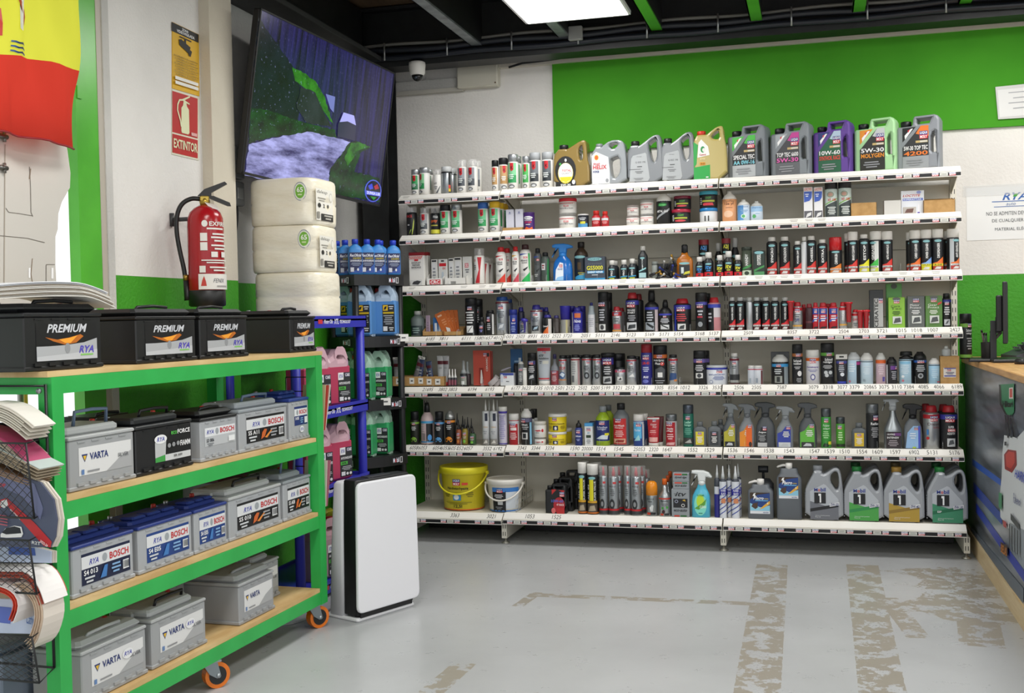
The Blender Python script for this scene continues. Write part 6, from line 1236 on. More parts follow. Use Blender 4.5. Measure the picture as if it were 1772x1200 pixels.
for a, b, y, o, lk in ((747, 758, 449, GT, 'slim grey sealant blister in tray'), (759, 775.5, 448.5, [R(-.8, .8, .72, .84, RD_), T('CRC', -.1, .7, .60, .68, RD_), R(-.35, .35, .9, .95, '#1b1b1d'), P([(-.4, .05), (.4, .05), (.2, .5), (-.2, .5)], '#b9c4cc')], 'white and red sealant blister in tray'), (777, 786.6, 447, GT, 'white sealant packet leaning in tray'), (786.6, 800, 445, GT, 'silver sealant packet in tray'), (801, 818, 444, [R(-.5, .3, .6, .76, '#c8606a'), T('CRC', -.4, .2, .62, .74, '#f0e0e0'), L(-.5, .5, .4, .56, 2, '#66686c')], 'white sealant packet with red logo')):
    carton(S, a, b, y, lk, '#d4d3ce', o, d=.012, row=.03, name='sealant_packet', cat='packet', rot=-6)
item('clear', S, 820.6, 839, 430, 'clear-capped white spray can with red chevron', WH, '#f4f0f0c', crc2('#b81e2a'))
item('clear', S, 832, 847, 445, 'clear-capped white spray can with red chevron', WH, '#f4f0f0c', crc2('#b81e2a'), row=.07)
item('clear', S, 840, 854, 447, 'clear-capped white spray can with red chevron', WH, '#f4f0f0c', crc2('#7e1a24'), row=.14)
item('red_cap', S, 858, 876.6, 428, 'red-capped white spray can with red corner', WH, '#c41e22', crc('#c8321e'))
item('red_cap', S, 870, 886, 430, 'red-capped white spray can', WH, '#c41e22', crc('#c8321e'), row=.07)
item('red_cap', S, 886, 899, 427, 'red-capped white spray can with yellow stripe', WH, '#c41e22', crc('#b83a4a', 'DE-ICER', 'PRO', '#d8a82a'))
item('red_cap', S, 899.6, 919.4, 423.5, 'dark-capped white spray can with green corner', WH, '#3a1a1c', crc('#1fa650', 'BRAKE', 'CLEAN', '#2a4aa8')+[P([(.55, .98), (.8, .98), (.8, .3), (.6, .5)], '#1fa650')])
item('red_cap', S, 924, 937.6, 430, 'black-capped can with dark label', '#55585a', BK_, crc('#3a3c40', 'CLEAN', 'PRO', '#2a4aa8'), row=.03)
item('red_cap', S, 936, 952, 437, 'black-capped can with green stripe', '#4a5450', BK_, [P([(.3, 0), (.8, 0), (.8, .98), (.5, .98)], '#2a7a44'), R(-.6, .1, .5, .8, '#c9c9cc'), L(-.5, 0, .55, .75, 2, '#8a2a30')], row=.02)
trigger(S, 957, 991, 422, 'blue trigger bottle with white label', '#1f6fc4t', '#2f86d8', [P([(-.8, .05), (.2, .05), (.2, .85), (-.2, .9), (-.7, .55)], '#dfe6ee'), R(-.3, .1, .66, .8, '#c8303a'), T('CRC', -.28, .08, .68, .78, '#f4f4f4'), T('GLASS', -.5, .1, .54, .62, '#3a5a98'), P([(-.8, .05), (.2, .05), (.2, .25), (-.5, .2)], '#8fc0e8')], style=1)
item('bot', S, 994, 1018, 419, 'tall dark brown bottle with teal label', '#3a2a1c', '#17120e', [Bd(.0, .98, '#141d26'), E(-.1, .92, .7, .06, TEAL), P([(-.7, .0), (.7, .0), (.7, .3), (-.7, .1)], '#2f8ab8'), R(-.3, .1, .4, .7, '#4a3a28'), L(-.3, .6, .16, .3, 2, '#a8a048')], row=.02)
carton(S, 1012, 1047.6, 444.5, 'grey boxed head gasket repair with yellow lettering', '#3c4350', [E(0, .9, .7, .07, TEAL), T('FORTE', -.5, .5, .86, .93, '#2a4a58', 'I'), T('ADDITIVE', -.7, .7, .66, .74, '#5a6068'), T('GS5000', -.8, .8, .44, .62, '#d8d43a'), R(-.75, .9, .30, .40, '#2f8ac0'), T('GASKET REPAIR', -.7, .8, .31, .39, '#e4f0f4'), L(-.5, .5, .2, .26, 1, '#c0c8d0'), R(-1, 1, .0, .1, '#3a90c0')], d=.06)
for a, b, y in ((1052, 1066.6, 451), (1073, 1087, 450), (1087, 1102, 448)):
    item('bots', S, a, b, y, 'small clear bottle with white cap', '#20262c', '#dcdad4', [E(0, .92, .6, .07, TEAL), T('PRO', -.15, .2, .3, .8, '#e0e0de', 'BV'), P([(-.8, .12), (.8, .2), (.8, .3), (-.8, .22)], '#3a94c0'), R(-.5, .5, .0, .1, '#b0b83a')])
for a, b, y in ((1058, 1072, 452), (1092, 1106, 450)): item('bots', S, a, b, y, 'small clear bottle with white cap', '#20262c', '#dcdad4', (), row=.06)
item('bot', S, 1104.6, 1121, 426, 'tall rectangular flask with white cap', '#14191d', '#d8d6d0', [E(0, .95, .6, .05, TEAL), T('INJECTOR', -.15, .2, .42, .92, '#dfe4e4', 'BV'), P([(-.9, .28), (.9, .42), (.9, .5), (-.9, .34)], '#8fc4c8'), R(-.9, .9, .0, .24, '#9fc4c8'), T('xtreme', -.6, .6, .24, .34, '#2a4a52', 'I')], ry=1.0, pw=4)
item('spray', S, 1128, 1139, 453, 'small grey can beside the valves', '#9aa09c', '#8a908c', (), row=.03)
tray(S, 1139, 1176, 456, 'dark display box of small valves', '#15161a', d=.09, hb=1.0, row=.03, name='display_box')
for i, (x, y, a) in enumerate(((1133, 474, 70), (1141, 480, 60), (1150, 470, -50), (1153, 478, -65), (1158, 457, 25), (1162, 470, 15), (1166, 484, 5), (1171, 490, -30), (1176, 484, -60), (1166, 452, -20), (1148, 463, 10), (1179, 478, -70))):
    p_ = at(x, y, Y=front(S)-.01); t = thing('tyre_valve', 'small black and brass valve heaped before the dark display box', 'valve', p_, 0, 'small black and brass valves'); t.rotation_euler = (.3, math.radians(a), 0)
    g = MB(); g.loft([(-.035, .009, .009), (.0, .009, .009), (.005, .006, .006)], '#17181b', 10); g.build('sleeve', t); g = MB(); g.loft([(.005, .005, .005), (.03, .0045, .0045), (.032, .007, .007), (.042, .007, .007)], ['#b08a3am', '#c9c9c6m', '#23307a'][i % 3], 10); g.build('stem', t)
item('flask', S, 1171, 1199, 423.5, 'amber flask with tall black neck', '#a8621ag', BK_, [R(-.8, .8, .05, .75, '#20262a'), E(0, .85, .8, .08, TEAL), R(-.5, -.1, .2, .6, '#c9d4d4'), P([(-.2, .1), (.8, .2), (.8, .36), (.1, .3)], '#c8c43a')], c=[(.74, .40), (.97, .38), (1, .26)], x='#6fae48', b=[(0, .94), (.01, 1), (.50, 1), (.58, .9), (.66, .5), (.76, .36)], lab=(.04, .5))
for a, b, y, z, c in ((1209, 1226.6, 414, 443, '#3a8ad0'), (1249, 1264, 412, 440, '#d8d43a')):
    zb = at((a+b)/2, z, Y=front(S)+.08).z
    item('tin', S, a, b, y, 'upturned can with red base stacked behind itv bottles', BK_, None, [Bd(.78, 1.16, '#7e1420'), T('itv', -.5, .5, .3, .7, c, 'BU'), E(0, .12, .6, .08, TEAL)], row=.045, on=zb)
for a, b, y, z in ((1212, 1226, 445, None), (1250, 1263, 442, None)): item('bots', S, a, b, y-2, 'small itv bottle with white cap', BK_, '#e0deda', itvb('#d8d43a'), row=.045)
for a, b, y, c in ((1203.6, 1218, 445, '#3a8ad0'), (1218, 1234.5, 437, '#3a8ad0'), (1238.5, 1252.7, 442, '#d8d43a'), (1253, 1269, 435, '#d8d43a'), (1270, 1284, 441.4, '#d8d43a')):
    item('bots', S, a, b, y, 'small black itv bottle with white cap and %s lettering' % ('blue' if c == '#3a8ad0' else 'yellow'), BK_, '#e0deda', itvb(c))
for a, b, y in ((1237, 1250, 418), (1265, 1279, 409)): item('bots', S, a, b, y+3, 'dark bottle with white cap', BK_, '#b9b9b6', itvb('#a8a43a'), row=.10)
item('cyl', S, 1283.6, 1301.4, 428, 'dark green tin with open top', '#3c4438', '#2a322a', [T('HANDY', -.2, .2, .4, .85, '#e0e2de', 'BV'), P([(-.8, .28), (.8, .46), (.8, .36), (-.8, .2)], '#3f8a4a'), R(-.8, .8, .0, .2, '#c0cfb8'), E(0, .09, .35, .08, '#2a3a2a')])
carton(S, 1304, 1323.4, 434, 'dark green boxed additive', '#23302a', [E(0, .92, .8, .06, TEAL), T('OXYDIESEL', -.35, .3, .42, .86, '#e0e2de', 'BV'), P([(-.9, .24), (.9, .42), (.9, .34), (-.9, .16)], '#3f8a4a'), R(-.9, .9, .0, .16, '#4a8a58')], d=.06)
for a, b, y, lk, tx in ((1326.7, 1345, 410.8, 'black and red tin with white cap', 'SYNCRO'), (1348.7, 1367.4, 410, 'black and red tin with white cap', 'CATALIZADOR'), (1373, 1387.6, 417.6, 'slim black and red tin with white cap', 'POWER DPF'), (1395.5, 1412.7, 408.8, 'black and red tin with white cap', 'DIESEL'), (1414.7, 1431.6, 414.8, 'short black and red tin with white cap', 'EXTRA')):
    item('tin', S, a, b, y, lk, BK_, '#dedcd6', wy('#c8322a', tx))
item('tin', S, 1386.5, 1397, 410, 'silver tin turned backwards with white cap', SV, '#dedcd6', [R(-.9, .2, .0, .98, '#c9cbcd')])
for a, b in ((1332, 1347), (1354, 1369)): item('tin', S, a-5, b-5, 412, 'black and red tin with white cap', BK_, '#c9c7c2', wy('#c8322a'), row=.06)
item('spray', S, 1435, 1456.7, 411, 'red-capped black spray can with orange flame', BK_, '#c42228g', wy('#d87a2a', 'CARNAUBA', '#c87838'), c=[(.64, .98), (.975, .98), (1, .92)], b=[(0, .92), (.008, 1), (.63, 1), (.65, .95)], lab=(.02, .63))
item('spray', S, 1467, 1484.3, 401.5, 'white-capped black spray can with red flame', BK_, WH, wy('#c8322a', 'BRAKE CLEANER'))
item('spray', S, 1461, 1476, 404, 'white-capped black spray can', BK_, WH, wy('#c8322a'), row=.05)
item('tin', S, 1485.8, 1504.5, 406, 'black tin with white cap and yellow flame', BK_, WH, wy('#d8d42a', 'ESTOP', '#c8c43a'))
item('spray', S, 1505.5, 1525.5, 400.7, 'white-capped black spray can with green flame turned left', BK_, WH, [R(.25, .8, .0, .98, '#c9cbc8')]+wy('#3fae48', 'GREASE', '#b8c04a'), rot=-35)
item('spray', S, 1525.7, 1544.4, 400.7, 'white-capped black spray can with red flame', BK_, WH, wy('#c8322a', 'AUTO ARRANQUE'))
item('spray', S, 1574, 1593, 399, 'white-capped black spray can with orange flame', BK_, WH, wy('#d86a2a', 'CARBO CLEANER'))
item('spray', S, 1568, 1583, 402, 'white-capped black spray can', BK_, WH, wy('#d86a2a'), row=.06)
item('spray', S, 1593, 1612, 398, 'white-capped black spray can with blue and yellow label', BK_, WH, wy('#7aa0d8', 'POWER CLEANER', '#c8c42a')+[R(-.75, .75, .12, .2, '#d8d42a'), T('LIQUI', -.5, .5, .13, .19, '#222222')])
item('spray', S, 1612.8, 1632, 397, 'white-capped black spray can with orange and yellow label', BK_, WH, wy('#d86a2a', 'DEGREASER')+[R(-.75, .75, .12, .2, '#d8c42a'), T('A-500', -.5, .5, .13, .19, '#222222')])
item('spray', S, 1639, 1659, 396.5, 'white-capped black spray can turned right', BK_, WH, [R(-.9, -.35, .0, .98, '#a9aeb2')]+wy('#d86a2a', 'ANTI GRAVILLA'), rot=30)
item('spray', S, 1633, 1648, 400, 'white-capped black spray can', BK_, WH, wy('#d86a2a'), row=.06)
# ================================================================== fourth shelf
S = 3
item('bot', S, 711, 735, 538.6, 'grey translucent bottle with white cap', '#6d7876', '#c4c6c0', [R(-.8, .8, .0, .6, '#2a3a3a'), L(-.5, .5, .1, .5, 3, '#8aa09a')], row=.02)
tray(S, 731, 767, 574, 'cut cardboard box with blue sachets', M_CARD, d=.10, hb=2.6)
tray(S, 768, 800, 574, 'cut cardboard box of orange packets', M_CARD, d=.10, hb=2.2)
carton(S, 737, 746, 546, 'pink and white card in cardboard box', '#c9b0c4', [L(-.5, .5, .2, .7, 4, '#a890a8')], d=.004, row=.03, rot=-25, name='card', cat='card')
carton(S, 750, 768, 550, 'blue sachet with white tubes', '#2f6aa8', [R(-.7, -.2, .1, .7, '#dfe4e8'), R(.1, .6, .1, .7, '#dfe4e8')], d=.008, row=.04, name='sachet', cat='sachet')
OP = [(752, 776, 531, -24), (765, 782, 532, -17), (777, 790, 531, -10), (786, 799, 533, -4)]
for i, (a, b, y, an) in enumerate(OP):
    xb = 786+i*3; p_ = at(xb-6, 578, Y=front(S)+.075-.012*i*-1); t = thing('sealant_packet', ('front', 'second', 'third', 'rearmost')[i]+' orange packet fanned out in the cardboard box', 'packet', (p_.x, front(S)+.04+.014*i, surf(S)+.005), 0, 'orange packets in a fan'); t.rotation_euler = (0, math.radians(an), 0)
    g = MB(); g.box(-.034, .034, -.003, .003, 0, .155, '#c0652a', .001); bo = g.build('pouch', t); g = MB(); decal(g, [R(-.6, .3, .82, .9, '#d89a70'), T('VICTOR', -.55, .25, .83, .89, '#e8d8c8'), L(-.3, .7, .4, .7, 3, '#d89060')]+([P([(-.1, .1), (.5, .02), (.75, .22), (.1, .34)], '#e4e0d8')] if i == 0 else []), planemap((0, -.003, 0), (.034, 0, 0), (0, 0, .155), (0, -1, 0))); g.build('label', bo, fix=False)
item('spray', S, 805, 826, 516, 'large black spray can with white graphic', BK_, BK_, [LM(-.3, .3, .84, .96), L(-.6, .6, .36, .8, 5, '#d8d8d8'), R(-.42, .42, .06, .30, '#e0e0de'), P([(-.3, .08), (-.2, .08), (.35, .28), (.25, .28)], '#1a1a1a')], b=[(0, .92), (.008, 1), (.80, 1), (.81, .95)], c=[(.81, .98), (.975, .98), (1, .92)], lab=(.02, .8))
item('spray', S, 817, 836, 518, 'large black spray can', BK_, BK_, lmb(None, 4, None), row=.07)
item('bots', S, 828, 839.6, 549, 'small black bottle with dark cap', BK_, BK_, [LM(-.4, .4, .6, .9), L(-.4, .4, .2, .5, 2, '#8a8ad0')])
item('tinw', S, 841, 856, 537.5, 'black tin with silver edge', BK_, BK_, [LM(-.5, .1, .62, .86), L(-.5, .3, .2, .56, 4, '#b9b9bb'), R(.5, .9, 0, .98, '#c9c9c6')])
item('tinw', S, 858, 880.6, 514, 'tall silver tin with blue cap', SV, '#1f4a8e', lms('#7e2030', 5, '#8a9098'))
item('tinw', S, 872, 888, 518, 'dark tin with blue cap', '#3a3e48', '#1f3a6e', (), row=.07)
item('spray', S, 881, 895.6, 536, 'blue can with silver edge and white logo', '#22358a', '#22308a', [R(-.9, -.5, 0, .98, '#b9bcc0'), LM(.0, .5, .68, .84), T('Speed', -.2, .6, .52, .62, '#e8e8f0', 'BI'), L(-.3, .6, .1, .45, 4, '#8a98d0')])
item('flip', S, 899, 914.6, 551, 'small silver tin with purple funnel', SV, '#2f2a90', lms('#2a2a70', 2))
p_ = at(908, 566, Y=front(S)-.005); t = thing('funnel_nozzle', 'purple funnel nozzle hanging over the shelf rail', 'funnel', p_, 0); g = MB(); g.loft([(-.035, .004, .004), (.03, .010, .010), (.036, .02, .02), (.045, .022, .022)], '#3a2f9a', 14); g.build('funnel', t)
item('flip', S, 918, 939, 528, 'silver tin with purple cap and dark picture', SV, '#2f2a86', lms('#7e2030', 5, '#23282e', '#9ab0c0'))
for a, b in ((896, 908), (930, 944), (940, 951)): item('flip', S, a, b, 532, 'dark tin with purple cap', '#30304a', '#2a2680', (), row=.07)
item('flip', S, 939, 956.6, 545, 'small black tin with orange corner and purple cap', BK_, '#2f2a86', [R(.25, .8, .0, .98, '#c9c4c0'), P([(-.8, .0), (.25, .0), (.25, .5)], '#d8662a'), T('Speed', -.7, .2, .4, .56, '#e8e8e8', 'BI')])
item('flip', S, 957, 969, 546, 'small dark tin with purple cap', '#3a3230', '#2a2460', [R(-.6, .6, .1, .8, '#4a4442')])
item('spray', S, 970, 986.7, 529.5, 'purple-topped tin with gold edge', '#8a8478', '#2a2490', [R(-.9, .2, .0, .98, '#8f8f8c'), R(.2, .5, .0, .98, '#b0a878')], c=[(.5, .95), (.95, 1.1), (1, 1.15)], b=[(0, .9), (.5, 1)], lab=(.02, .5))
item('flip', S, 990, 1009, 532, 'purple tin with orange label corner', '#2b2a8c', '#2a2680', [R(-.9, -.6, 0, .98, '#b9b9c4'), R(-.3, .6, .74, .96, '#c86a3a'), T('Nova', -.4, .6, .5, .66, '#e4e4f0', 'BI'), L(-.4, .5, .1, .42, 4, '#8a90d8')])
for a, b in ((984, 996), (1000, 1014)): item('spray', S, a, b, 530, 'purple-topped tin', '#2b2a6c', '#2a2680', (), row=.06)
item('neck', S, 1017.5, 1030, 524, 'grey bottle with blue cap and long neck', '#8b959a', '#23286e', [R(-.9, .9, .0, .98, '#c9c9cc'), L(-.6, .6, .3, .8, 5, '#9a9ca4')], b=[(0, .94), (.01, 1), (.62, 1), (.66, .9), (.70, .8), (.88, .78), (.9, .6)], lab=(.02, .62))
item('spray', S, 1035, 1054, 505.5, 'large black spray can with logo band', BK_, BK_, [LM(-.75, .3, .84, .97), L(-.6, .3, .36, .76, 5, '#b8b8c0'), R(-.55, .35, .06, .26, '#c9cac8'), E(-.1, .16, .25, .08, '#3a3a3e')])
item('spray', S, 1044, 1060, 507, 'large black spray can', BK_, BK_, (), row=.07)
item('flip', S, 1059.5, 1076, 531, 'silver tin with red cap', SV, '#a01e28', [Bd(.8, 1.0, '#a01e28'), LM(-.35, .35, .82, .96), L(-.5, .5, .5, .72, 2, '#55585c'), R(-.5, .6, .16, .4, '#b04048'), R(-.8, .8, .04, .12, '#c89048')])
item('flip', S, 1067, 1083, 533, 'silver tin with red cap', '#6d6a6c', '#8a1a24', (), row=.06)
item('flip', S, 1083, 1106, 506.6, 'black tin with blue band and red cap', BK_, '#a81e28', [Bd(.86, 1.0, '#3a3aa0'), LM(-.6, .4, .78, .96), T('PRO-LINE', -.5, .4, .66, .72, '#d8d8d8'), T('START', -.5, .4, .58, .64, '#d8d8d8'), L(-.5, .5, .34, .54, 3, '#9a9aa0'), R(-.6, .55, .06, .30, '#c4c6c8'), P([(-.5, .08), (.4, .12), (.45, .24), (-.3, .22)], '#33363a')])
item('flip', S, 1096, 1114, 509, 'black tin with red cap', BK_, '#7a1a22', (), row=.07)
item('cone', S, 1115.7, 1140, 502.6, 'black bottle with tall tapered cap', '#121316', '#101114', [Bd(.86, .96, '#3438a0'), R(.45, .9, 0, .86, '#c9b9bc'), L(-.6, .3, .4, .8, 4, '#b9bcc4'), R(-.7, .3, .06, .36, '#9aa0a8'), P([(-.6, .3), (.2, .1), (.3, .2), (-.4, .34)], '#202428')], b=[(0, .94), (.01, 1), (.62, 1), (.67, .88), (.72, .5), (.75, .36)], c=[(.74, .5), (.92, .46), (1, .4)], lab=(.02, .62))
item('cone', S, 1140, 1163, 519, 'short black bottle with tapered cap', '#121316', '#101114', [Bd(.88, .98, '#3a3ea8'), LM(-.2, .2, .76, .86), L(-.6, .6, .42, .72, 4, '#c4c6cc'), R(-.5, .5, .08, .34, '#c9cacc'), P([(-.4, .3), (.4, .1), (.4, .18), (-.3, .34)], '#2a2c30')])
item('flip', S, 1166, 1196, 517, 'wide black tin with blue band and red cap', '#15161a', '#b01e2a', [Bd(.84, 1.0, '#3a3aa0'), LM(-.45, .3, .76, .94), L(-.6, .5, .36, .68, 4, '#c04048'), R(-.7, -.5, .0, .9, '#2a3aa0'), R(-.35, .35, .05, .28, '#d4d4d2'), P([(-.25, .08), (.2, .08), (.25, .24), (-.1, .2)], '#33363a')])
item('spray', S, 1203.6, 1224, 506.6, 'black spray can with purple band', BK_, BK_, [Bd(.88, .98, '#4a4aa8'), LM(-.6, .25, .78, .92), L(-.5, .3, .5, .72, 2, '#b9b9c0'), R(-.5, .2, .44, .5, '#a83040'), E(-.1, .22, .3, .09, '#8a8e92')])
item('flip', S, 1225, 1247, 515, 'pink and blue tin with red cap', '#c98a90', '#b8222e', [R(-.95, .0, .0, .86, '#14161a'), Bd(.86, 1.0, '#3a48b0'), R(.0, .95, .5, .86, '#c9c4c8'), L(-.8, -.2, .3, .7, 3, '#b9b9c0')])
item('spray', S, 1212, 1230, 508, 'black spray can', BK_, BK_, (), row=.07)
for a, b, rt in ((1261, 1273.5, 0), (1273.5, 1288.6, 0), (1291, 1303, 70), (1302.5, 1317, 0), (1318, 1332.6, 0), (1333.5, 1349, 0), (1351, 1366, 0)):
    item('tin', S, a, b, 514.8, 'silver diesel additive tin turned backwards' if rt else 'black and red diesel additive tin with grey cap', SV if rt else BK_, '#b9bab8', [] if rt else wy('#c8222a', 'POWER DIESEL', '#4a1418'), rot=0, gp=None)
for a, b in ((1282, 1293), (1286, 1300), (1312, 1325)): item('tin', S, a, b, 516, 'black diesel additive tin with grey cap', BK_, '#a9aaa8', (), row=.06)
item('flip', S, 1371, 1388.5, 523, 'silver tin with red cap and blue logo', SV, '#a81c26', [Bd(.86, 1.0, '#a81c26'), LM(-.35, .35, .78, .94), L(-.5, .5, .54, .72, 2, '#55585c'), T('DPF', -.35, .3, .34, .5, '#3a4470'), R(-.8, .8, .12, .2, '#c89a48')])
p_ = at(1368, 545, Y=front(S)+.02); 
def funnel(px, y0, y1, lb):
    a = at(px, y1, Y=front(S)+.008); z0 = a.z; b_ = at(px, y0, Y=front(S)+.008).z
    t = thing('funnel_nozzle', lb, 'funnel', (a.x, front(S)+.008, z0)); g = MB(); g.loft([(0, .012, .012), (b_-z0-.012, .016, .016), (b_-z0-.01, .022, .022), (b_-z0, .022, .022)], '#b81c26g', 14); g.build('funnel', t)
funnel(1368.5, 521, 556, 'red funnel nozzle left of the silver red-capped tin'); funnel(1469, 523, 558, 'red funnel nozzle beside silver tin on the fourth shelf'); funnel(1489, 537, 568, 'red funnel nozzle on the small red tins'); funnel(1499, 537, 568, 'red funnel nozzle right of the small red tins')
item('flip', S, 1394, 1407, 526, 'dark red tin with black cap', '#3a1c22', '#7a1822', [Bd(.3, .4, '#5a2a30')])
for a, b in ((1406, 1416.5), (1416.5, 1432), (1434.5, 1450)):
    item('flip', S, a, b, 524, 'red and blue striped tin with red cap', '#b82430', '#a81c26', [R(-.9, .9, .7, .98, '#2f4a9c'), LM(-.3, .4, .76, .94), P([(-.8, .3), (.8, .5), (.8, .6), (-.8, .42)], '#3a58a8'), L(-.5, .5, .34, .66, 3, '#e4d4d8'), P([(-.6, .02), (.4, .02), (.6, .12), (-.2, .1)], '#1a1a1c'), R(.7, .95, 0, .98, '#b9bcc0')])
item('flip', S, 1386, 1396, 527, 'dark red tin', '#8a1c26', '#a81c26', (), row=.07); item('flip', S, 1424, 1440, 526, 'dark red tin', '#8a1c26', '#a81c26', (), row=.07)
item('flip', S, 1452, 1466, 523, 'slim silver tin with red cap', SV, '#b81c26', [Bd(.86, 1, '#b81c26'), T('mtx', -.3, .2, .4, .8, '#d8d8d8', 'BV'), R(-.8, .8, .14, .22, '#c89a48')])
for a, b in ((1474, 1487), (1494, 1508)): item('flip', S, a, b, 536, 'short silver and red tin with red cap', '#b9b4b4', '#b81c26', [Bd(.84, 1.0, '#b81c26'), T('DPF' if a < 1480 else 'STOP', -.5, .4, .5, .66, '#b82430'), L(-.5, .4, .16, .4, 2, '#4a5a58')])
carton(S, 1505, 1528, 502, 'tall dark carton with vertical silver lettering', '#2a2d2e', [R(-.35, .95, .04, .78, '#a9aaa8'), T('CERATEC', -.3, .25, .04, .76, '#1a1b1c', 'BV'), LM(.35, .9, .66, .78)], d=.06)
carton(S, 1534, 1560, 491, 'plain green carton', '#5a9a50', [E(0, .94, .4, .06, '#4a4e48')], d=.045, row=.06)
CB = lambda c, a, b, pc: [E(0, .95, .5, .05, '#5a5e5a'), LM(-.35, .35, .80, .92), T(a, -.7, .4, .68, .75, pc, ''), T(b, -.7, .6, .60, .67, pc, ''), L(-.6, .5, .42, .56, 3, pc), R(-.5, .6, .14, .38, '#c9cdc8'), P([(-.4, .16), (.5, .2), (.4, .34), (-.2, .32)], '#4a4e50')]
carton(S, 1538, 1565, 514.8, 'light green carton with engine picture', '#86b83c', CB('', 'Cera', 'Tec', '#3a5a20'), d=.05)
carton(S, 1571, 1599, 512.4, 'grey motor protect carton with engine picture', '#5d6260', CB('', 'Motor', 'Protect', '#e4e6e4'), d=.05)
carton(S, 1602, 1629.7, 512, 'olive gear protect carton with red sticker', '#557f3e', CB('', 'Gear', 'Protect', '#e4ecdc')+[P([(.45, .7), (.9, .76), (.9, .82), (.45, .76)], '#c83a2c')], d=.05)
carton(S, 1566, 1578, 516, 'pale green carton', '#9ac0a0', (), d=.05, row=.055)
item('spray', S, 1629.7, 1646, 508, 'slim black bottle with blue band', BK_, BK_, lmb('#2c2f86', 4, '#b9bcc0'), c=[(.85, .7), (.98, .7), (1, .6)], b=[(0, .95), (.01, 1), (.82, 1), (.86, .75)], lab=(.02, .82))
# ================================================================== fifth shelf
S = 4
tray(S, 677, 773, 652, 'long cardboard box with five white tags', M_CARD, d=.10, hb=1.05, ops=[R(-.86, -.68, .2, .8, '#dcdad4'), L(-.84, -.7, .35, .65, 1, '#555555'), R(-.34, -.16, .25, .85, '#dcdad4'), L(-.32, -.18, .4, .7, 1, '#555555'), R(.0, .18, .25, .85, '#dcdad4'), L(.02, .16, .4, .7, 1, '#555555'), R(.32, .50, .15, .75, '#dcdad4'), L(.34, .48, .3, .6, 1, '#555555'), R(.64, .84, .15, .75, '#dcdad4'), L(.66, .82, .3, .6, 1, '#555555')])
TT = [Bd(0, 0, '#000000'), R(-.8, .8, .68, .82, '#5a1a24'), L(-.5, .5, .2, .6, 3, '#9a9a9c')]
for a, b, y, c, ln, lk in ((680, 693.6, 622, '#8e8f90', 0, 'grey tube in box behind the black rack post'), (709, 722, 618, '#6a6668', 18, 'dark grey tube leaning in the cardboard box'), (720, 730, 622, '#2a3a5c', 8, 'slim blue tube leaning in the cardboard box'), (738, 744, 640, '#d0d0d0', 0, 'tiny white tube in the cardboard box'), (742, 753, 625, '#3a4868', -8, 'blue and silver tube leaning in the cardboard box'), (756, 770, 616, '#b9babb', 0, 'silver tube in the cardboard box'), (766, 778, 616, '#a9aaac', 0, 'silver tube at the end of the cardboard box')):
    tubeitem(S, a, b, y, lk, c, '#b83038', TT, row=.03, lean=ln, tab=.012 if a < 725 else None)
for a, b in ((775, 781), (780, 786), (785, 791)): item('glue', S, a, b, 639, 'tiny glue bottle with white nozzle', '#33343a', '#e4e2de', [R(-.6, .6, .1, .8, '#8a4a58')])
item('glue', S, 796, 809, 624.5, 'dark glue bottle with grey nozzle', '#23262a', '#9a9fa0', [R(-.8, .8, .05, .85, '#8f948c'), LM(-.4, .4, .7, .84), R(-.3, .3, .1, .4, '#e0e0de')])
item('glue', S, 803, 815, 626, 'dark glue bottle with grey nozzle', '#3a2a2e', '#9a9fa0', (), row=.05)
carton(S, 819, 850, 606.6, 'red blister card with white tube', '#b84a3a', [LM(.2, .6, .82, .92), R(.62, .9, .82, .92, '#2a2a2a'), T('CERAMIC', .5, .72, .4, .8, '#e0c8c0', 'BV'), R(-.3, .2, .05, .5, '#8a2a20'), P([(-.2, .06), (.05, .06), (.1, .22), (.0, .44), (-.1, .44)], '#d8d4d0')], d=.008, row=.05, name='blister_card', cat='blister pack')
carton(S, 826, 854, 608, 'red blister card', '#8e3a30', (), d=.008, row=.075, name='blister_card', cat='blister pack')
for i, (x, y, a) in enumerate(((846, 655, 30), (855, 658, 40), (850, 650, 15))):
    p_ = at(x, y, Y=front(S)+.02+.012*i); o = thing('foil_sachet', ('front', 'middle', 'rear')[i]+' grey foil sachet leaning before the red blister card', 'sachet', (p_.x, front(S)+.02+.012*i, surf(S)+.003), 0, 'grey foil sachets'); o.rotation_euler = (-.15, math.radians(a+20), 0)
    g = MB(); g.loft([(0, .016, .001), (.02, .017, .006), (.05, .017, .006), (.07, .016, .001)], '#a9a2a2', 14, pw=4); g.build('pouch', o)
carton(S, 866, 890, 646, 'small white and blue carton with logo', '#dddfe2', [R(-1, 1, .82, 1, '#3a4a98'), LM(-.5, .0, .6, .84), L(-.3, .5, .3, .4, 1, '#55585c'), R(-.9, -.6, .3, .9, '#c9cdd8')], d=.05)
o = thing('foil_sachet', 'crumpled grey foil sachet lying on the small white carton', 'sachet', at(876, 643, Y=front(S)+.035), .3); g = MB(); g.loft([(0, .001, .02), (.01, .006, .022), (.055, .006, .02), (.07, .001, .018)], '#8a8690', 14, pw=3); q = g.build('pouch', o); q.rotation_euler = (0, 1.25, 0); q.location = (-.035, 0, .004)
carton(S, 884, 905, 604, 'blue blister card', '#1d4f7e', [L(-.4, .8, .5, .7, 2, '#7a9ab8'), R(.4, .8, .6, .75, '#c0c8d0')], d=.008, row=.09, name='blister_card', cat='blister pack')
item('tinw', S, 889, 898, 629, 'small dark bottle', '#2a2c34', '#1a1a1c', (), row=.06)
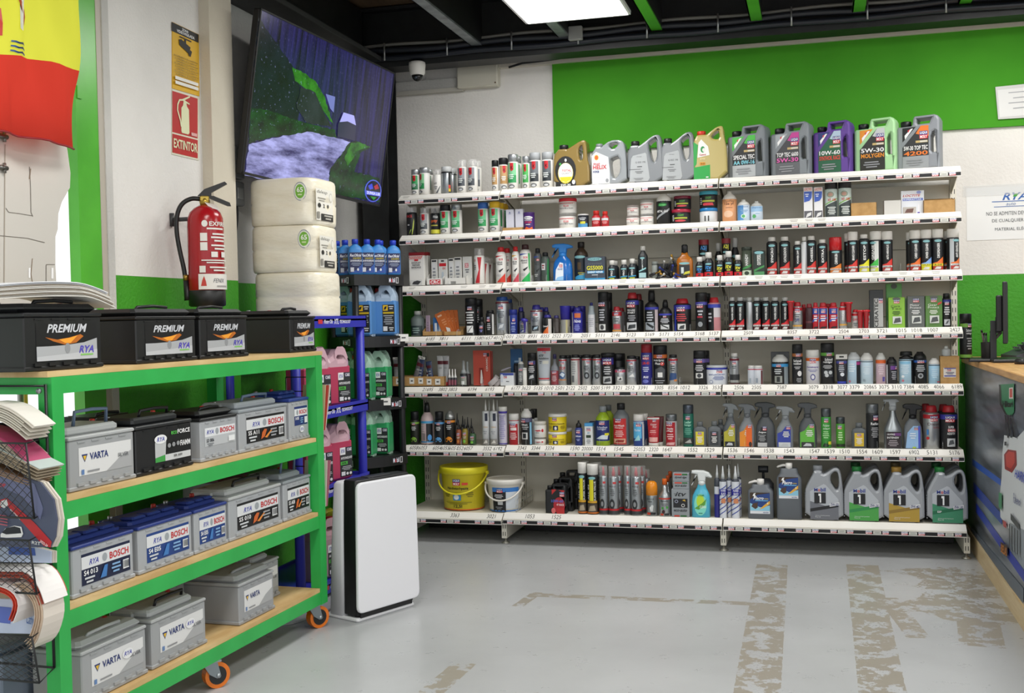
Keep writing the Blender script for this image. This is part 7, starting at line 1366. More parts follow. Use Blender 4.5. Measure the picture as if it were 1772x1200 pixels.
item('cart', S, 896, 908, 626, 'grey twin syringe cartridge', '#6a6e70', '#d4d4d0', [LM(-.4, .4, .8, .94), L(-.4, .4, .2, .7, 6, '#c4c4c2')], b=[(0, 1), (.78, 1), (.85, .9), (.9, .9)], c=[(.9, .9), (.95, .7), (1, .4)], lab=(.01, .78))
item('cyl', S, 904, 912, 637, 'slim white tube', '#d6d4ce', '#d6d4ce', ())
item('spray', S, 913, 929.5, 611, 'black spray can with violet logo', BK_, '#101113', [R(-.7, .7, .84, .98, '#3a3470'), LM(-.4, .3, .84, .97), L(-.6, .6, .5, .78, 4, '#c9c9cc'), R(-.5, .5, .2, .46, '#2a2c30'), P([(-.4, .24), (.4, .3), (.3, .42), (-.2, .38)], '#b9bcbe')])
tubeitem(S, 929, 954.5, 601, 'tall silver tube with red crimp', '#aeb4ba', '#d8d4ce', [R(-1, 1, .9, 1.0, '#b82430'), R(-1, 1, .02, .06, '#b82430'), LM(-.15, .25, .83, .90), T('ATF', -.7, .0, .72, .79, '#33363a'), T('Additive', -.7, .7, .64, .70, '#33363a'), R(-.1, .7, .50, .60, '#c9c8bc'), L(-.6, -.2, .5, .6, 2, '#66686c')])
item('neck', S, 953, 967.6, 613, 'silver and red bottle with purple cap', '#7d7f86', '#2a2450', [R(-.9, .9, .0, .9, '#8e3a42'), LM(-.4, .4, .7, .86), L(-.5, .5, .2, .6, 4, '#c9b0b4')])
item('tinw', S, 967, 981, 615.4, 'silver oil stop tin with black cap', SV, BK_, [Bd(.95, 1, '#b02430'), LM(-.3, .4, .82, .93), T('STOP', -.6, .6, .6, .72, '#c03038'), E(0, .38, .55, .14, '#3a5a88'), P([(-.5, .4), (0, .5), (.5, .42), (.2, .3)], '#c9d4e0'), R(-.8, .8, .18, .22, '#c8824a')])
item('tinw', S, 988, 1004, 614, 'white and silver tin with black cap turned backwards', '#c9cac8', BK_, [Bd(.95, 1, '#9a2430'), R(-.6, -.1, .1, .36, '#6a6c70'), L(-.6, .2, .4, .9, 6, '#9a9c9e'), R(.5, .9, .0, .94, '#a8888a')])
for a, b in ((1007, 1024), (1025.5, 1041)): item('tinw', S, a, b, 614, 'silver tin with black cap and round gear picture', SV, BK_, [Bd(.95, 1, '#b02430'), LM(.1, .6, .82, .93), L(-.4, .5, .55, .76, 3, '#3a3d42'), E(.1, .36, .4, .13, '#2a2c30'), E(.1, .36, .2, .07, '#8a9096')])
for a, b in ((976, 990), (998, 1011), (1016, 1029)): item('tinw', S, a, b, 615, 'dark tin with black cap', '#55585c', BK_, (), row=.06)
item('jar', S, 1041, 1064, 611, 'black tube-shaped jar with purple band', BK_, BK_, [R(-.85, .85, .72, .98, '#2f2a80'), LM(-.55, .5, .72, .94), L(-.5, .5, .34, .66, 4, '#c4c4c8'), R(-.5, .5, .02, .28, '#b9babb'), P([(-.4, .06), (.4, .1), (.3, .24), (-.2, .2)], '#3a3c40')], c=[(.9, 1.06), (.98, 1.06), (1, 1.0)], b=[(0, .86), (.02, .88), (.9, 1.02)], lab=(.04, .88))
item('jar', S, 1058, 1082, 612, 'black jar', BK_, BK_, (), row=.07)
item('tinw', S, 1064, 1083, 636, 'short silver tin with black cap and pink band', SV, BK_, [Bd(.84, 1, '#b8506a'), LM(-.3, .4, .84, .98), R(-.3, .4, .3, .55, '#d8d8d6'), P([(-.2, .34), (.3, .34), (.2, .5)], '#2a2c30')])
item('tinw', S, 1084, 1101.6, 616, 'silver tin with black cap and grey picture', SV, BK_, [Bd(.95, 1, '#a82430'), LM(-.3, .3, .82, .93), L(-.4, .4, .56, .76, 3, '#4a4d52'), R(-.5, .7, .28, .5, '#9aa0a4'), P([(-.3, .32), (.5, .32), (.3, .46)], '#e0e0de')])
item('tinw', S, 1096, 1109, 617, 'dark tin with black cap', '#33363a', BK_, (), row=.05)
item('spray', S, 1109.5, 1129, 595.6, 'tall purple spray can with red cap', '#2f2f86', '#8e1a26', [LM(-.5, .4, .80, .96), T('LM-40', -.55, .45, .64, .74, '#c8383a'), L(-.55, .45, .4, .58, 3, '#c4c8e4'), T('Multi', -.4, .3, .2, .28, '#e4e4f4', 'BI'), E(-.1, .1, .4, .06, '#6a70c0')])
item('spray', S, 1130.5, 1155, 598, 'large black spray can with orange band', BK_, BK_, [Bd(.88, 1, '#c8662a'), LM(-.3, .3, .88, .99), T('Multi-Spray', -.7, .5, .76, .84, '#e4e4e4'), T('Plus', -.5, .1, .66, .74, '#e4e4e4'), E(.3, .69, .22, .06, '#c8302a'), T('7', .2, .4, .66, .73, '#f4f4f4'), P([(-.5, .2), (.5, .2), (.6, .5), (.2, .6), (-.5, .5)], '#4a4c50'), R(-.2, .3, .24, .4, '#d8d8d6'), L(-.6, .6, .02, .16, 2, '#8a8c90')])
item('tinw', S, 1157, 1173, 614, 'silver tin with black cap and blue engine picture', SV, BK_, [Bd(.93, 1, '#b02430'), LM(-.35, .4, .8, .93), L(-.4, .4, .5, .76, 3, '#4a4d52'), P([(-.6, .16), (.6, .2), (.6, .44), (-.4, .46)], '#2f4a78'), R(.2, .7, .12, .2, '#c8824a')])
item('spray', S, 1200, 1222, 607, 'black spray can with violet logo band', BK_, BK_, [Bd(.84, .985, '#6a5aa0'), LM(-.35, .35, .84, .985), L(-.6, .6, .5, .76, 4, '#c9c9cc'), R(-.42, .42, .24, .44, '#d4d4d0'), E(0, .34, .25, .08, '#3a3c40')])
item('spray', S, 1208, 1228, 607, 'black spray can', BK_, BK_, [Bd(.84, .985, '#6a5aa0')], row=.07)
item('tinlid', S, 1222, 1259, 632, 'wide white grease tin with blue rim', '#d4d8e0', '#c4c8cc', [Bd(.88, 1.0, '#3038a0'), LM(.05, .45, .68, .9), T('LM 47 LANGZEITFETT', -.55, .7, .54, .62, '#3a4a90'), L(-.3, .7, .24, .5, 4, '#6a78a8'), E(-.35, .14, .14, .1, '#6a78a8'), E(-.35, .14, .11, .075, '#d4d8e0')])
item('tin', S, 1263, 1279, 611.5, 'silver tin with white cap and dark bands', SV, '#dcdad6', [Bd(.92, 1, '#6a1a26'), LM(-.3, .3, .78, .92), L(-.4, .4, .6, .74, 2, '#55585c'), Bd(.16, .38, '#2a2c2e'), Bd(.0, .05, '#4a2a2c')])
item('tin', S, 1294, 1306, 633, 'small white tin with red rim', '#c4cad4', '#dcdad6', [Bd(.94, 1, '#a82430'), R(-.4, .0, .1, .4, '#9aa4b0')], c=[(.86, .86), (.985, .86), (1, .8)])
item('tin', S, 1304, 1320, 633, 'small white tin with red rim and barcode', '#ccd0d8', '#dcdad6', [Bd(.94, 1, '#a82430'), R(-.4, .0, .1, .4, '#8a94a0'), R(.5, .9, .0, .9, '#6a3a3c')], c=[(.86, .86), (.985, .86), (1, .8)])
item('dome', S, 1336, 1364, 614, 'black can with blue band in grey clamshell', BK_, '#c9cac8', [Bd(.8, .94, '#3a90c8'), R(.4, .95, .0, .8, '#8a949a'), LM(-.35, .1, .8, .93), L(-.6, .2, .45, .72, 3, '#c9cdd0'), R(-.5, .2, .06, .38, '#8f928c'), R(-.3, .0, .1, .34, '#2a2c2e')])
carton(S, 1334.8, 1365.6, 609, 'grey plastic clamshell', '#3a3d40', (), d=.012, row=.075)
item('spray', S, 1371, 1389, 596, 'tall black spray can with brown band', BK_, BK_, [Bd(.90, 1, '#a8663a'), LM(-.2, .5, .9, 1.0), T('Schnell', -.6, .6, .72, .80, '#e4e4e4'), T('rostlöser', -.6, .6, .63, .71, '#e4e4e4'), L(-.5, .5, .48, .58, 2, '#b9b9bb'), E(.3, .34, .3, .09, '#d4d4d4'), L(-.2, .6, .04, .2, 3, '#9a9a9c')])
item('spray', S, 1395, 1418, 605.7, 'white-capped white spray can with orange band', '#d0cfd4', '#e2e0dc', [Bd(.88, 1, '#d8682a'), LM(-.35, .35, .8, .97), T('Kontaktspray', -.7, .7, .60, .68, '#6a5a98'), L(-.6, .6, .45, .56, 2, '#8a8ab0'), E(-.0, .26, .26, .12, '#3a3a80'), E(-.0, .26, .17, .08, '#d0cfd4')])
item('spray', S, 1420.6, 1443.5, 594, 'tall black spray can with green band', BK_, BK_, [Bd(.90, 1, '#5a9a3a'), LM(-.1, .5, .9, 1.0), T('Schnell', -.3, .6, .74, .82, '#e4e4e4'), T('reiniger', -.5, .6, .65, .73, '#e4e4e4'), L(-.6, .6, .48, .6, 3, '#b9b9bb'), R(-.5, .6, .22, .44, '#33363a'), E(-.2, .36, .2, .06, '#b9bcbe'), E(.3, .36, .2, .06, '#b9bcbe'), E(-.1, .27, .2, .06, '#b9bcbe')])
tubeitem(S, 1447, 1466, 622, 'black and blue tube on hang card', '#1a1d28', '#2a3aa0', [R(-1, 1, .82, .94, '#2a2f80'), LM(-.4, .3, .8, .92), L(-.6, .5, .4, .75, 4, '#a9adb8'), E(.1, .3, .35, .09, '#c9cdd4')], tab=.028)
item('dome', S, 1466, 1488.5, 610, 'pale blue can with black nozzle', '#b4cde0', '#c4c8ca', [R(.3, .95, .0, .98, BK_), R(.3, .95, .82, .95, '#a83a80'), L(-.8, .2, .5, .9, 4, '#d8e4ec'), E(-.5, .1, .12, .05, '#c86a7a')])
item('dome', S, 1489, 1510.5, 611, 'plain pale blue can with white nozzle', '#c2d8e6', '#e0e0dc', [Bd(.95, 1, '#6a7a84'), L(-.5, .5, .4, .8, 5, '#d4e2ea'), R(-.5, -.2, .1, .2, '#8a9aa4')])
item('dome', S, 1516, 1532.5, 611, 'pink can with orange shoulder', '#c4aab4', '#d0d0cc', [Bd(.90, 1.05, '#d8622a'), L(-.5, .5, .4, .84, 5, '#d8c4cc'), R(.2, .6, .1, .3, '#5a4a9a')])
item('dome', S, 1534, 1551.8, 618.5, 'black can with purple label', '#26262c', '#17181a', [R(-.2, .9, .72, .92, '#6a3a88'), LM(.5, .9, .74, .9), L(-.1, .7, .2, .66, 5, '#a9a9b0'), R(-.9, -.6, .0, .98, '#c4c8cc')])
item('dome', S, 1556, 1580.5, 608.4, 'pale blue can with bent black nozzle', '#b4d4e8', '#17181a', [R(.5, .95, .0, .98, '#1b1d20'), Bd(.97, 1.0, '#17181a'), R(-.8, .4, .84, .93, '#8ac4e4'), L(-.7, .3, .4, .8, 6, '#d4e4ee'), E(-.4, .3, .16, .06, '#e8eef2'), E(-.4, .12, .12, .05, '#c86a7a')], c=[(.75, .97), (.82, .95), (.86, .4), (.87, .85), (.98, .8), (1, .7)])
item('dome', S, 1581, 1603, 609, 'black spray can with blue logo band', BK_, '#17181a', [Bd(.9, 1, '#2a5aa8'), LM(-.35, .45, .88, 1.0), L(-.6, .6, .5, .8, 4, '#b9bcc0'), E(0, .33, .3, .11, '#9a9ea2'), E(0, .33, .15, .06, '#3a3c40')])
item('dome', S, 1607, 1626, 620, 'pale blue can with black nozzle and white shoulder', '#a8d0ea', '#e0e0de', [Bd(.96, 1.0, '#17181a'), L(-.5, .5, .3, .8, 5, '#c4dcec'), R(.3, .7, .05, .12, '#b8606a')])
z_ = carton(S, 1628, 1659, 616.7, 'brown cardboard box with white label', M_CARD, [R(-.68, .62, .24, .58, '#d4cec8'), R(-.6, .6, .27, .31, '#3a3a90'), LM(-.3, .1, .46, .56), L(-.5, .5, .34, .44, 2, '#6a6a80'), R(-.6, .62, .55, .58, '#4a4a98')], d=.07)
item('cone', S, 1630, 1645, 599, 'small clear bottle on the cardboard box', '#c4c8c8t', '#c9cbc8', (), on=z_+.001)
# ================================================================== sixth shelf
S = 5
item('sprayS', S, 710, 726, 712.5, 'black-capped spray can with green motorbike', '#23251f', BK_, moto('#7aa83a'))
item('cone', S, 728, 751, 697, 'pink and blue bottle with black spray head', '#c9b4b4', BK_, [R(.1, .95, .0, .85, '#15161a'), Bd(.86, .96, '#4aa0d0'), Bd(.0, .05, '#3a8ac0'), L(-.8, 0, .4, .8, 4, '#d8c8c8'), R(-.3, .0, .1, .4, '#8a8080'), E(.5, .22, .25, .14, '#4a90d0')])
item('sprayS', S, 752, 769, 712.5, 'black-capped spray can with blue motorbike', '#1b1e24', BK_, moto('#5a9ad0'))
item('dome', S, 770, 788, 711, 'silver-topped can with orange motorbike', '#1f1c1a', '#b9babam', moto('#e08a2a'))
for a, b, y, c, lk in ((789, 798.6, 727, '#8e4a30', 'small oiler bottle with orange label'), (799.5, 810, 725, '#8a7a30', 'small oiler bottle with yellow label'), (812, 824, 738, '#3a5a3a', 'small oiler bottle with green label')):
    item('nozz', S, a, b, y, lk, c, BK_, [LM(-.4, .4, .66, .9), L(-.5, .5, .4, .6, 2, '#d0c8b8'), E(0, .2, .3, .14, '#c87a3a' if c == '#8e4a30' else '#7ac04a')])
for a, b, y in ((786, 797, 715), (796, 806, 720), (805, 814, 722), (812, 820, 724)): item('nozz', S, a, b, y, 'dark oiler bottle with black nozzle', '#4a4640', BK_, [R(-.6, .6, .2, .9, '#6a6458')], row=.06)
for a, b in ((834.5, 847), (847.6, 861.6)): item('cart', S, a, b, 692, 'white sealant cartridge with clear nozzle', '#d2d4d6', '#d8d8d4', [R(.0, .6, .72, .96, '#1a2238'), T('LIQUIprime', -.4, .6, .50, .56, '#c8963a', ''), L(-.5, .5, .3, .42, 2, '#9a9ca0'), R(-.8, .8, .0, .16, '#8a8680'), P([(-.5, .02), (.5, .05), (.2, .14)], '#d0ccc4')])
for a, b in ((842, 852), (856, 866)): item('cart', S, a, b, 693, 'white sealant cartridge', '#c9cbcd', '#d8d8d4', (), row=.06)
item('cyl', S, 863, 878, 704, 'white grease cartridge with purple rings', '#c9c6d4', '#e2e0da', [Bd(.94, 1.0, '#4a3aa0'), Bd(.0, .03, '#4a3aa0'), L(-.6, .6, .15, .9, 12, '#9a94c0')])
item('spray', S, 881, 899, 716, 'white-capped red spray can', '#b81e2a', WH, [Bd(.88, 1.0, '#c9cdd2'), LM(-.5, .4, .74, .9), R(-.4, .5, .6, .72, '#e0d4d4'), L(-.6, .6, .2, .52, 4, '#e4c4c4'), R(.7, .95, .0, .9, '#d4d0cc')])
item('dome', S, 901.5, 921, 707.6, 'black spray can with white dome cap', '#1b1c20', '#dedcd8', [Bd(.86, 1, '#5a5a78'), LM(-.7, .0, .84, 1.0), T('Silikon', -.6, .3, .72, .8, '#e4e4e4'), L(-.6, .5, .56, .7, 2, '#a9a9ab'), R(-.5, .3, .2, .46, '#c4c4c2'), R(-.35, .1, .24, .42, '#2a2c30'), R(.6, .95, .0, .85, '#8ac0dc')], x=[(.94, .4), (.97, .42), (1.0, .38)])
for a, b, y in ((912, 926, 710), (918, 931, 708)): item('sprayS', S, a, b, y, 'white can with black cap', '#c9cbcc', BK_, (), row=.06 if a < 915 else .12)
CW = [P([(-.7, .55), (.1, .62), (.3, .5), (-.2, .46)], '#c04a50'), E(.45, .55, .14, .14, '#c02a32'), L(-.6, .2, .3, .42, 1, '#8a8c90')]
z_ = item('jar', S, 925, 945, 757, 'lower small white jar with red mark', '#dcdad6', '#d8d4ccc', CW); item('jar', S, 924, 945.8, 729, 'upper small white jar with red mark', '#dcdad6', '#d0cdc4', CW, on=z_+.001)
YT = [LM(-.3, .1, .72, .96), T('Handwaschpaste', -.85, .8, .46, .58, '#4a4418'), L(-.8, -.3, .14, .4, 3, '#8a7a18'), L(.35, .85, .14, .4, 3, '#8a7a18'), R(-.22, .2, .08, .4, '#23264a'), E(0, .22, .1, .12, '#e4e4e4')]
z_ = item('jar', S, 949, 980.8, 747, 'lower yellow hand paste tub with white lid', '#e0c81e', '#e4e2de', YT, c=[(.82, 1.02), (.97, 1.02), (1, .96)], b=[(0, .94), (.02, .97), (.82, 1)], lab=(.04, .82)); item('jar', S, 949, 980.8, 716, 'upper yellow hand paste tub with white lid', '#e0c81e', '#e4e2de', YT, on=z_+.001, c=[(.84, 1.02), (.97, 1.02), (1, .96)], b=[(0, .94), (.02, .97), (.84, 1)], lab=(.04, .84))
item('jar', S, 962, 990, 741, 'yellow hand paste tub with white lid', '#d8c01e', '#dcdad6', (), row=.11)
item('nozz', S, 995, 1008, 728, 'small blue bottle with black nozzle', '#2a3a80', BK_, [LM(-.4, .4, .74, .96), T('Silicon', -.6, .6, .5, .62, '#e4e4f0', 'BI'), R(-.5, .5, .2, .44, '#1f2a60'), L(-.4, .4, .24, .4, 2, '#9aa4d8')], b=[(0, .92), (.01, 1), (.66, 1), (.7, .8), (.74, .6)], c=[(.73, .8), (.86, .7), (.9, .3), (1, .2)], lab=(.03, .66))
carton(S, 1012, 1026, 733, 'small white carton with blue top', '#dadcdc', [LM(-.5, .5, .66, .8), T('DPF', -.3, .3, .54, .6, '#4a8ab0'), R(-.6, .6, .36, .48, '#2a3a2a'), L(-.6, .6, .1, .3, 3, '#9a9ca0')], d=.05, top=(.86, '#4a98d0'))
carton(S, 1020, 1032, 730, 'dark blue carton', '#2a3450', (), d=.04, row=.05)
item('bot', S, 1031, 1056, 703, 'lime green bottle with grey cap and blue label', '#a9c82et', '#8a9094', [R(-.95, .95, .14, .98, '#22306e'), LM(-.3, .3, .8, .95), T('Scheiben', -.6, .6, .66, .74, '#e4e8f4', 'I'), T('reiniger', -.5, .5, .57, .65, '#e4e8f4', 'I'), P([(-.7, .22), (.6, .2), (.7, .4), (.0, .38)], '#c9d4dc'), R(.3, .8, .36, .46, '#d8d42a')])
item('bot', S, 1042, 1064, 701, 'lime green bottle with grey cap', '#a9c02et', '#6d7274', (), row=.09)
item('bot', S, 1061, 1089, 698, 'tall grey shampoo bottle with red label', '#6d7276', '#15161a', [R(-.85, .62, .0, .98, '#c02a2a'), LM(-.5, .1, .82, .98), T('Auto-Wasch', -.65, .4, .68, .75, '#f0e4e4'), T('Shampoo', -.55, .3, .6, .66, '#f0e4e4'), L(-.6, .4, .28, .54, 4, '#e8b4b0'), R(-.65, .5, .05, .22, '#d8a488'), P([(-.5, .08), (.3, .08), (.4, .18), (-.3, .18)], '#8e2a22')])
item('spray', S, 1096, 1115, 717, 'white-capped blue spray can with ship picture', '#2a4a98', WH, [R(-.95, .95, .9, 1.0, '#c4c8cc'), R(-.8, .5, .3, .98, '#5ab0dc'), LM(-.3, .4, .8, .96), T('Marine', -.6, .3, .6, .7, '#e8f0f8', 'I'), P([(-.6, .2), (.3, .22), (.1, .46)], '#9ad0d8'), R(.6, .95, 0, .9, '#d0d4d8')])
item('spray', S, 1106, 1122, 716, 'white-capped blue spray can', '#2a3a70', WH, (), row=.06)
tubeitem(S, 1120, 1142, 722, 'red polish tube with white crimp', '#b0222c', '#d8d6d0', [R(-1, 1, .93, 1.0, '#dcdad6'), LM(-.1, .4, .82, .92), T('Kratzer', -.4, .5, .68, .76, '#f0e4e4', 'I'), T('Stop', -.1, .5, .58, .66, '#f0e4e4', 'I'), L(-.6, .5, .3, .5, 3, '#e0a4a0'), R(-.7, .8, .02, .2, '#d8a098')])
tubeitem(S, 1132, 1149, 721, 'dark red polish tube with white crimp', '#5a1a20', '#d8d6d0', (), row=.05)
item('spray', S, 1152, 1172, 717, 'grey-capped red spray can', '#b8b4b4', '#84888cm', [R(-.9, .6, .0, .98, '#a81e2a'), LM(-.7, .2, .82, .98), T('Wachs', -.6, .3, .68, .76, '#f0e4e4'), T('pflege', -.6, .3, .58, .66, '#f0e4e4'), L(-.6, .4, .26, .52, 3, '#e0b4b4'), P([(-.7, .04), (.4, .04), (.5, .16), (-.5, .14)], '#d8a0a0')])
item('spray', S, 1182, 1200.5, 700.6, 'tall green spray can with grey cap', '#1f6a58', '#5d6470m', [LM(-.3, .3, .84, .96), T('Leder', -.5, .5, .72, .8, '#a8e0c8'), T('Reiniger', -.5, .5, .62, .7, '#a8e0c8'), L(-.6, .6, .36, .58, 4, '#6ab09a'), R(-.8, .8, .06, .26, '#3a3c3a'), P([(-.5, .1), (.5, .1), (.3, .22)], '#a9aaa4')])
for a, b, y, c, lk, rw in ((1200, 1223, 730, '#d8c832', 'grey flask with yellow label', 0), (1225, 1248, 729, '#33363a', 'dark grey flask with charcoal label', 0), (1238, 1256, 726, '#33363a', 'dark grey flask', .06)):
    item('flask', S, a, b, y, lk, '#5b6064', '#6a6e70', emb(c), row=rw)
trigger(S, 1251, 1275, 698, 'grey trigger bottle with yellow-green label', '#555a5e', '#7a8084', tri('#b0a832'))
trigger(S, 1278, 1305, 699, 'grey trigger bottle with orange label', '#7d8286', '#6a6f74', tri('#e08a22', '#e0741e', car=False)+[P([(.0, .04), (.85, .04), (.85, .95), (.25, .95), (.0, .84)], '#e0641e'), LM(.25, .8, .80, .95), E(.6, .14, .22, .1, '#3a2a1a')])
trigger(S, 1308, 1341, 696, 'large dark grey trigger bottle with black label', '#4a4e52', '#3a3e42', [P([(-.95, .04), (.2, .04), (.2, .82), (-.5, .8)], '#1f2124'), LM(-.3, .15, .68, .84), T('Felgen', -.8, .1, .56, .64, '#e0e0e0', 'BI'), L(-.85, .1, .24, .52, 5, '#9a9c9e'), R(-.9, .2, .04, .2, '#b9babb')], style=1)
trigger(S, 1343, 1372, 703, 'grey trigger bottle with blue label', '#7f858a', '#8d9296', tri('#2f3f9c', '#c4c8cc'), trig='#a9adb0')
trigger(S, 1382, 1413, 697, 'dark trigger bottle with green label', '#4c5054', '#4a4e52', tri('#5fae3c', '#2a2c2a'), style=1, trig='#17181a')
item('spray', S, 1421, 1438, 707, 'green spray can with grey cap', '#3f9a3c', '#6a7074m', [LM(-.3, .35, .84, .98), T('Polster', -.5, .6, .70, .78, '#e4f4e0', 'I'), T('schaum', -.5, .6, .6, .68, '#e4f4e0', 'I'), L(-.6, .5, .3, .56, 4, '#a8d89a'), P([(-.6, .02), (.3, .02), (.5, .12), (-.3, .14)], '#1f3a20'), R(.3, .8, .1, .2, '#d8d43a')])
item('spray', S, 1447, 1462, 722, 'small green spray can with grey cap', '#4f9a34', '#5a6064m', [LM(-.5, .2, .8, .96), L(-.5, .4, .3, .7, 4, '#c0e0a8'), R(-.8, .8, .04, .16, '#22301c')])
item('flask', S, 1474, 1499, 732, 'grey flask with yellow label', '#54595d', '#63686c', emb('#d8b832'))
item('spray', S, 1499, 1520, 699, 'tall black spray can with grey cap', '#2a2c30', '#84888cm', [R(-.5, .9, .0, .98, '#17181a'), LM(.1, .8, .82, .97), T('Reifen', -.2, .8, .68, .76, '#e4e4e4'), L(-.2, .8, .3, .62, 6, '#a4a4a8')])
trigger(S, 1530, 1560, 690, 'tall silver trigger bottle with dark label', '#9aa0a4m', '#a9aeb2', [R(-.95, .95, .04, .62, '#2a2024'), R(.0, .95, .48, .58, '#6a3a78'), T('CAR INTERIOR', -.8, .2, .50, .56, '#e4e4e4'), T('INTENSIV', -.8, .7, .38, .45, '#e4e4e4'), L(-.8, .7, .1, .34, 4, '#a49aa0')], style=2, d=.9)
trigger(S, 1564, 1595, 699, 'grey trigger bottle with black head and pale blue label', '#6a7076', '#15161a', [P([(-.95, .04), (.85, .04), (.85, .92), (.0, .92), (-.7, .66)], '#9ac0e8'), R(.6, .85, .04, .92, '#4a5ac0'), LM(.1, .6, .76, .88), L(-.5, .4, .4, .66, 3, '#e4eef8'), R(-.1, .3, .04, .1, '#b8d83a')], style=1)
item('flip', S, 1598, 1625, 702, 'large silver tin with red top and cap', SV, '#a81c26', [Bd(.88, 1, '#b0202a'), LM(-.15, .6, .80, .96), T('Diesel', -.4, .8, .68, .76, '#4a2a2c', ''), T('Spülung', .1, .8, .58, .65, '#a83a42', ''), R(-.5, -.3, .4, .56, '#3a7ab8'), E(-.4, .30, .16, .045, '#b82a2a')])
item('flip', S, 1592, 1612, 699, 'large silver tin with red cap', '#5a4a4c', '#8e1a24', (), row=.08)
item('flip', S, 1627, 1656, 702, 'large black tin with blue band and red cap', BK_, '#a81c26', [Bd(.86, 1, '#3a3a9c'), LM(-.35, .5, .78, .96), T('SUPER', -.1, .4, .60, .67, '#e4e4e4'), R(-.15, .55, .50, .58, '#c8303a'), T('DIESEL', -.12, .52, .51, .57, '#f4f4f4'), T('ADDITIV', -.2, .5, .41, .48, '#e4e4e4'), R(-.2, .5, .06, .30, '#c4c6c8'), P([(-.1, .1), (.4, .14), (.3, .26), (.0, .24)], '#55585c')])
item('flip', S, 1622, 1643, 700, 'large black tin with red cap', BK_, '#8e1a24', (), row=.08)
# ================================================================== bottom shelf
S = 6
def bucket(x0, x1, yt, look, col, lid, ops, hc, row=0):
    loc, w, h = place(S, x0, x1, yt, row, 1, None); r = w/2*.94
    loc.z += .0; t = thing('plastic_bucket', look, 'bucket', loc); rr = [(0, .84), (.01, .86), (.80, .96), (.82, 1.0)]
    g = MB(); g.loft([(a*h, q*r, q*r) for a, q in rr], col, 36); bo = g.build('pail', t)
    g = MB(); g.loft([(.80*h, r*1.0, r*1.0), (.81*h, r*1.035, r*1.035), (.90*h, r*1.045, r*1.045), (.95*h, r*1.03, r*1.03), (.955*h, r*.97, r*.97), (.93*h, r*.94, r*.94)], lid, 36); g.build('lid', t)
    g = MB(); decal(g, ops, lambda u, v, k: ((r*(.86+.1*v)+.0008+.0003*k)*math.sin(u*1.25), -(r*(.86+.1*v)+.0008+.0003*k)*math.cos(u*1.25), v*h*.8), CUT, lambda v0, v1, c, k: g.loft([(v*h*.8, r*(.86+.1*v)+.0006, r*(.86+.1*v)+.0006) for v in (v0, v1)], c, 36, caps=(0, 0))); g.build('label', bo, fix=False)
    hp = []
    for i in range(17):
        a = math.pi*i/16; x = -math.cos(a)*r*1.07; s_ = math.sin(a); hp.append((x, -.012-s_*r*1.02, h*.80-s_*hc*h))
    g = MB(); g.tube(hp, .0055, lid, 8); g.build('handle', t)
    for sx_ in (-1, 1): MB().box(sx_*r*1.06-.008, sx_*r*1.06+.008, -.02, .01, h*.76, h*.84, lid, .003).build('handle_lug', t)
    ITEMS.append((t, S, loc, row, look, None)); return loc, r, h
bucket(760, 846, 802, 'large yellow hand paste bucket with handle', '#cfc022', '#dbd024', [LM(-.18, .10, .70, .88), R(.16, .38, .71, .78, '#c8402a'), T('Handwaschpaste', -.42, .40, .56, .66, '#2a2810'), L(-.6, -.3, .36, .52, 3, '#7a7218'), L(.3, .62, .36, .52, 3, '#7a7218'), R(-.18, .12, .28, .48, '#3a88b8'), E(-.05, .37, .1, .07, '#e0e4e4'), L(-.6, .6, .16, .24, 2, '#8a8218'), T('12,5l', -.16, .16, .06, .16, '#2a2810'), Bd(.0, .03, '#d8622a')], .42)
bucket(841, 907, 824.6, 'white bucket with black and blue label and handle', '#d8d4ca', '#dedad2', [R(-.45, .25, .02, .78, '#17181b'), R(-.45, .95, .74, .90, '#3a78c0'), R(.25, .95, .1, .74, '#c9d0d8'), LM(-.2, .1, .72, .86), L(-.35, .15, .5, .66, 3, '#d0d0d2'), R(-.15, .1, .26, .42, '#c4c6c8'), L(-.3, .1, .08, .2, 2, '#8a8c90'), Bd(.0, .05, '#3a78c0')], .45)
J3 = [P([(-.35, .82), (.1, .82), (-.35, .64)], '#b82a2c'), P([(.15, .82), (.85, .82), (.85, .56), (.2, .56)], '#17181a'), P([(.3, .8), (.85, .8), (.85, .7)], '#b82a2c'), LM(.4, .85, .58, .74), E(.35, .28, .55, .28, '#a8242c'), T('10W-60', -.4, .75, .38, .48, '#4a6ac0'), T('4T RACE', .1, .8, .27, .34, '#f0d8d8'), E(-.2, .1, .2, .1, '#d86a6a'), R(.1, .85, .0, .2, '#b82a2c')]
for i in range(3): jug('lm', S, 945+11*i, 982+11*i, 838.6-12*i, 'small black oil canister with red label' if i == 0 else 'small black oil canister', '#1a1b1d', '#141416', J3 if i == 0 else [], d=.07, row=.085*i, rot=0, gp='small black oil canisters')
AL = [E(0, .94, .5, .04, TEAL), T('1', -.35, .2, .34, .9, '#d8cf24'), T('ALL IN', -.62, -.40, .36, .76, '#d8d8d4', 'BV'), T('SUPER VALUE', .28, .52, .34, .86, '#d8d8d4', 'BV'), R(-.7, .7, .28, .34, '#c8962a'), R(-.75, .75, .04, .26, '#4a4038'), P([(-.5, .06), (.5, .08), (.3, .22), (-.3, .2)], '#a89a84'), Bd(.0, .04, '#c8702a')]
item('spray', S, 1000, 1016, 800, 'white-capped black spray can with yellow number one', BK_, WH, AL, row=.01); item('spray', S, 1016, 1036, 803, 'white-capped black spray can with yellow number one', BK_, WH, AL)
for a, b, y, rw in ((1006, 1021, 797, .08), (1024, 1042, 799, .08)): item('spray', S, a, b, y, 'white-capped black spray can', BK_, '#b9b9b4', AL, row=rw)
